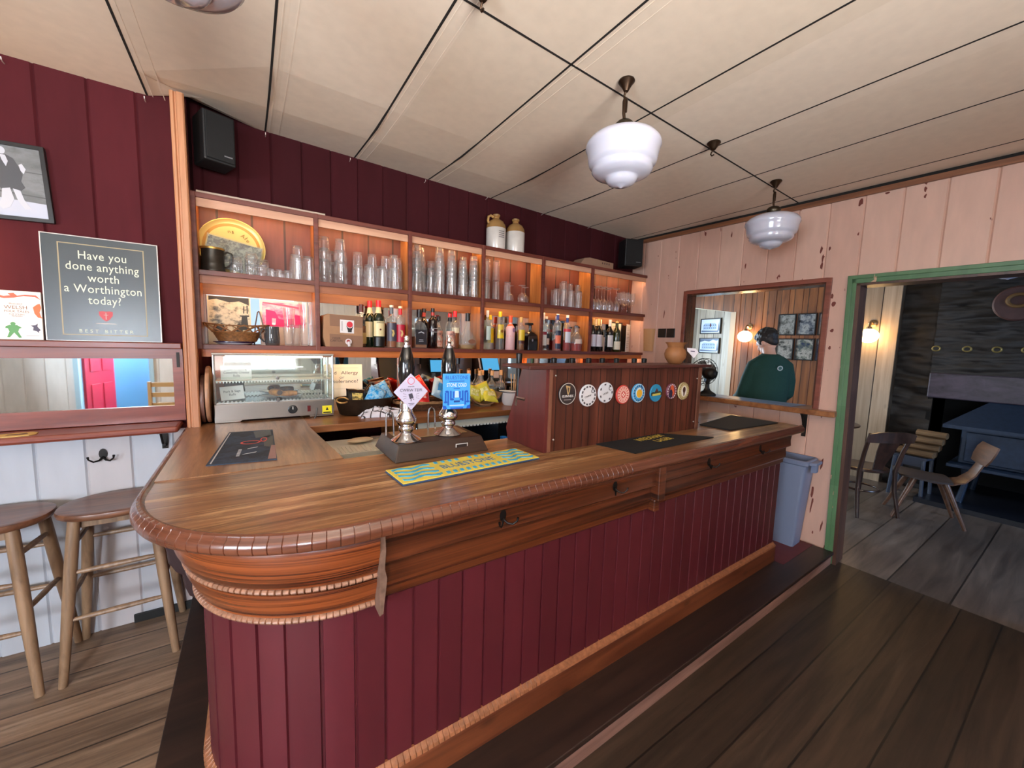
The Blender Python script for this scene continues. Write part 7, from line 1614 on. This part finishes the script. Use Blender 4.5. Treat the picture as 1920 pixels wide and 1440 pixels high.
# far counter edge under the man's arms is hidden; round table, chairs, stove, logs
tb2 = thing('round_table', 'small dark round table behind the bentwood chair in the far room', 'table', (5.78, 1.86, 0))
m = MB(); m.lathe([(0, .735), (.36, .735), (.37, .742), (.37, .755), (.36, .760), (0, .760)], 48); m.build('tabletop', DCHAIR, tb2, smooth=40)
m = MB(); m.lathe([(0, .0), (.03, .0), (.035, .1), (.03, .4), (.04, .70), (.10, .734), (0, .734)], 24); m.build('pedestal', IRON, tb2, smooth=50)
for k in range(3):
    a = 2*PI*k/3+.5; m = MB(); m.tube([(0, 0, .10), (.16*math.cos(a), .16*math.sin(a), .07), (.30*math.cos(a), .30*math.sin(a), .014)], [.03, .024, .014], 10); m.build('foot', IRON, tb2)
pp_ = MB().lathe([(0, 0), (.07, 0), (.10, .014), (.10, .017), (.068, .004), (0, .004)], 30).build('saucer', P((226, 226, 230), .3), smooth=50, loc=(5.68, 1.66, .7605)); tag(pp_, 'pale saucer on the dark round table', 'saucer')
def bentwood(lb, x, y, rz):
    t = thing('bentwood_chair', lb, 'chair', (x, y, 0), rz, 'dark bentwood chairs in the far room')
    m = MB(); m.lathe([(0, .435), (.19, .435), (.205, .445), (.205, .462), (.19, .468), (.12, .462), (0, .460)], 36, sy=1.02); m.build('seat', DCHAIR, t, smooth=50)
    for s_ in (-1, 1):
        m = MB(); m.tube([(s_*.205, -.225, 0), (s_*.185, -.175, .25), (s_*.178, -.165, .45), (s_*.190, -.205, .65), (s_*.205, -.262, .84)], [.015, .019, .020, .018, .016], 12); m.build('rear_leg', DCHAIR, t)
        m = MB(); m.tube([(s_*.185, .195, 0), (s_*.160, .165, .25), (s_*.150, .150, .44)], [.013, .018, .021], 12); m.build('front_leg', DCHAIR, t)
    m = MB(); n = 14; q = []
    for i in range(n+1):
        u = i/n*2-1; q.append((u*.225, -.245-.03*(1-u*u)-.01, .0))
    rg = []
    for (x_, y_, _), u in zip(q, [i/n*2-1 for i in range(n+1)]):
        h0 = .755+.03*u*u*0; h1 = .865-.03*abs(u)**3
        rg.append([(x_, y_+.010, h0), (x_, y_-.012, h1), (x_, y_-.026, h1), (x_, y_-.008, h0)])
    m.loft(rg); m.build('crest_rail', DCHAIR, t, smooth=50)
    m = MB(); m.prism([(-.045, .46), (.045, .46), (.062, .55), (.085, .66), (.095, .76), (-.095, .76), (-.085, .66), (-.062, .55)], 'y', -.008, .002, Matrix.Translation((0, -.155, 0)) @ Matrix.Translation((0, 0, .46)) @ Matrix.Rotation(R(18), 4, 'X') @ Matrix.Translation((0, 0, -.46))); m.build('splat', DCHAIR, t, smooth=0)
    m = MB(); m.tube([(.150*math.cos(2*PI*i/28), .150*math.sin(2*PI*i/28), .235) for i in range(28)], .010, 8, True); m.build('ring_stretcher', DCHAIR, t)
    return t
c1 = bentwood('dark bentwood chair with its back to the green doorway', 5.15, 1.27, R(-32))
c2 = dup(c1, (5.30, 2.05, 0), R(-80), 'dark bentwood chair half hidden by the door jamb')
pc_ = thing('plywood_chair', 'moulded plywood chair with curved back in front of the stove', 'chair', (5.47, .86, 0), R(21))
def shell_strip(name, path, w_at, mat, th=.010):
    m = MB(); rg = []
    for i, (y, z) in enumerate(path):
        a = path[max(i-1, 0)]; b = path[min(i+1, len(path)-1)]; t_ = Vector((b[0]-a[0], b[1]-a[1])).normalized(); nn = Vector((-t_.y, t_.x)); w_ = w_at[i]; n = 10; r_ = []
        top = []; bot = []
        for k in range(n+1):
            u = k/n*2-1; c = .018*(u*u)
            top.append((u*w_, y+nn.x*(th/2+c), z+nn.y*(th/2+c))); bot.append((u*w_, y+nn.x*(-th/2+c), z+nn.y*(-th/2+c)))
        rg.append(top+bot[::-1])
    m.loft(rg); return m.build(name, mat, pc_, smooth=50)
shell_strip('seat', [(.235, .425), (.225, .445), (.18, .450), (.08, .438), (-.04, .428), (-.14, .430)], [.12, .175, .205, .215, .205, .175], P((52, 42, 40), .6, name='seat_pad'), .016)
shell_strip('frame', [(.20, .432), (.08, .418), (-.04, .406), (-.14, .408), (-.22, .440), (-.275, .51), (-.31, .60), (-.345, .70)], [.10, .12, .13, .13, .11, .09, .08, .07], PLYW, .012)
shell_strip('backrest', [(-.300, .62), (-.318, .68), (-.340, .75), (-.362, .80)], [.17, .205, .21, .18], PLYW, .012)
for s_ in (-1, 1):
    m = MB(); m.tube([(s_*.11, .10, .412), (s_*.15, .17, .22), (s_*.19, .245, 0)], [.026, .020, .013], 12); m.build('leg', PLYW, pc_)
    m = MB(); m.tube([(s_*.11, -.10, .405), (s_*.145, -.17, .22), (s_*.18, -.25, 0)], [.026, .020, .013], 12); m.build('leg', PLYW, pc_)
# stove
sv = thing('stove', 'large dark iron stove with sloping hood in the stone fireplace', 'stove', (6.62, .13, .0505))
STV = P((40, 54, 74), .42, .35, name='stove_iron', noise_amt=.15)
m = MB(); m.box(-.42, .42, -.64, .64, .42, .79); m.build('body', STV, sv, smooth=0, bevel=.012)
m = MB(); p = [(-.56, -.76, .79), (.50, -.76, .79), (.50, .76, .79), (-.56, .76, .79), (-.56, -.76, .825), (.50, -.76, .825), (.50, .76, .825), (-.56, .76, .825), (-.10, -.45, 1.12), (.45, -.45, 1.12), (.45, .45, 1.12), (-.10, .45, 1.12)]
m.add(p, [(3, 2, 1, 0), (0, 1, 5, 4), (1, 2, 6, 5), (2, 3, 7, 6), (3, 0, 4, 7), (4, 5, 9, 8), (5, 6, 10, 9), (6, 7, 11, 10), (7, 4, 8, 11), (8, 9, 10, 11)]); m.build('hood', STV, sv, smooth=0)
for s_ in (-1, 1):
    m = MB(); m.box(-.445, -.421, min(s_*.01, s_*.60), max(s_*.01, s_*.60), .45, .76); m.build('door', STV, sv, smooth=0, bevel=.008)
m = MB(); m.box(-.55, .42, -.70, .70, .385, .419); m.build('ledge', STV, sv, smooth=0, bevel=.006)
for x, y in ((-.38, -.58), (-.38, .58), (.36, -.58), (.36, .58)):
    m = MB(); m.tube([(x, y, .385), (x*.98, y*.98, .2), (x*1.03, y*1.03, 0)], [.035, .024, .030], 10); m.build('leg', STV, sv)
# log stand and logs
ls_ = thing('log_stand', 'low grey painted stand stacked with split logs beside the stove', 'stand', (6.20, 1.09, 0), R(-8))
GRS = P((62, 68, 82), .45, name='stand_grey')
m = MB(); m.box(-.10, .12, -.13, .15, .44, .465); m.build('top', GRS, ls_, smooth=0)
for x, y in ((-.10, .13), (-.10, -.11), (.10, .13), (.10, -.11)):
    m = MB(); m.tube([(x, y, .44), (x*1.1, y*1.15, 0)], [.018, .016], 8); m.build('leg', GRS, ls_)
m = MB(); m.box(-.095, -.080, -.11, .13, .36, .44); m.build('apron', GRS, ls_, smooth=0)
LOGM = wood('split_log', (84, 62, 40), (132, 102, 68), 1, 16, 2, rough=.8, bump=.6)
i = 0
for row, n in enumerate((2, 2, 2, 1)):
    for k in range(n):
        m = MB(); r_ = .040; L_ = .30-.02*row
        sec = [(r_*1.15*math.cos(a), r_*.92*math.sin(a)) for a in (.2, 1.1, 1.9, 2.9, 3.6, 4.5, 5.5)]
        m.prism(sec, 'y', -L_/2, L_/2)
        o = m.build('split_log', LOGM, smooth=0, bevel=.005, loc=(6.16+.092*k+.02*(row % 2), 1.08-.035*row, .505+.076*row), rot=(0, 0, R(-8+5*(i % 3))))
        tag(o, 'split log on the grey stand, %s layer%s' % (('lowest', 'second', 'third', 'topmost')[row], (', front', ', rear')[k] if n > 1 else ''), 'log', 'split logs beside the stove'); i += 1
# brasses and plaque
BRSS = P((142, 124, 74), .4, .6, name='polished_brass')
for i, y in enumerate((1.080, .845, .640, .452)):
    o = MB().tube([(0, .030*math.cos(2*PI*k/20), .026*math.sin(2*PI*k/20)) for k in range(20)], .008, 8, True).build('horse_brass', BRSS, loc=(6.425 if y < 1.05 else 6.455, y, 1.668))
    tag(o, 'small round brass on the stone chimney, %s from the pine boards' % ('first', 'second', 'third', 'fourth')[i], 'brass', 'brasses on the stone chimney')
pq = thing('round_plaque', 'round wooden plaque with gold ring high on the stone chimney', 'plaque', (6.40, .54, 2.13), -PI/2)
m = MB(); m.lathe([(0, 0), (.17, 0), (.175, .02), (.16, .035), (0, .03)], 36, Matrix.Rotation(PI/2, 4, 'X')); m.build('disc', P((70, 40, 36), .6, noise_amt=.25, nscale=12), pq, smooth=40)
m = MB(); m.tube([(.075*math.cos(2*PI*k/28), -.040, .028+.06*math.sin(2*PI*k/28)) for k in range(28)], .016, 8, True); m.build('ring', P((112, 82, 46), .5, .3), pq)
# seen only in the mirrors: a plain chair by the porch
ch = thing('plain_chair', 'plain wooden chair by the front wall, seen in the left mirror', 'chair', (-.95, -1.72, 0), R(190))
CHW = P((176, 132, 80), .45, name='pale_chair_wood')
m = MB(); m.box(-.20, .20, -.20, .20, .44, .465); m.build('seat', CHW, ch, smooth=0, bevel=.005)
for x, y, h_ in ((-.18, .18, .44), (.18, .18, .44), (-.18, -.18, .92), (.18, -.18, .92)):
    m = MB(); m.box(x-.018, x+.018, y-.018, y+.018, 0, h_); m.build('leg', CHW, ch, smooth=0)
for z in (.60, .74, .88):
    m = MB(); m.box(-.162, .162, -.190, -.172, z-.03, z+.03); m.build('back_rail', CHW, ch, smooth=0)
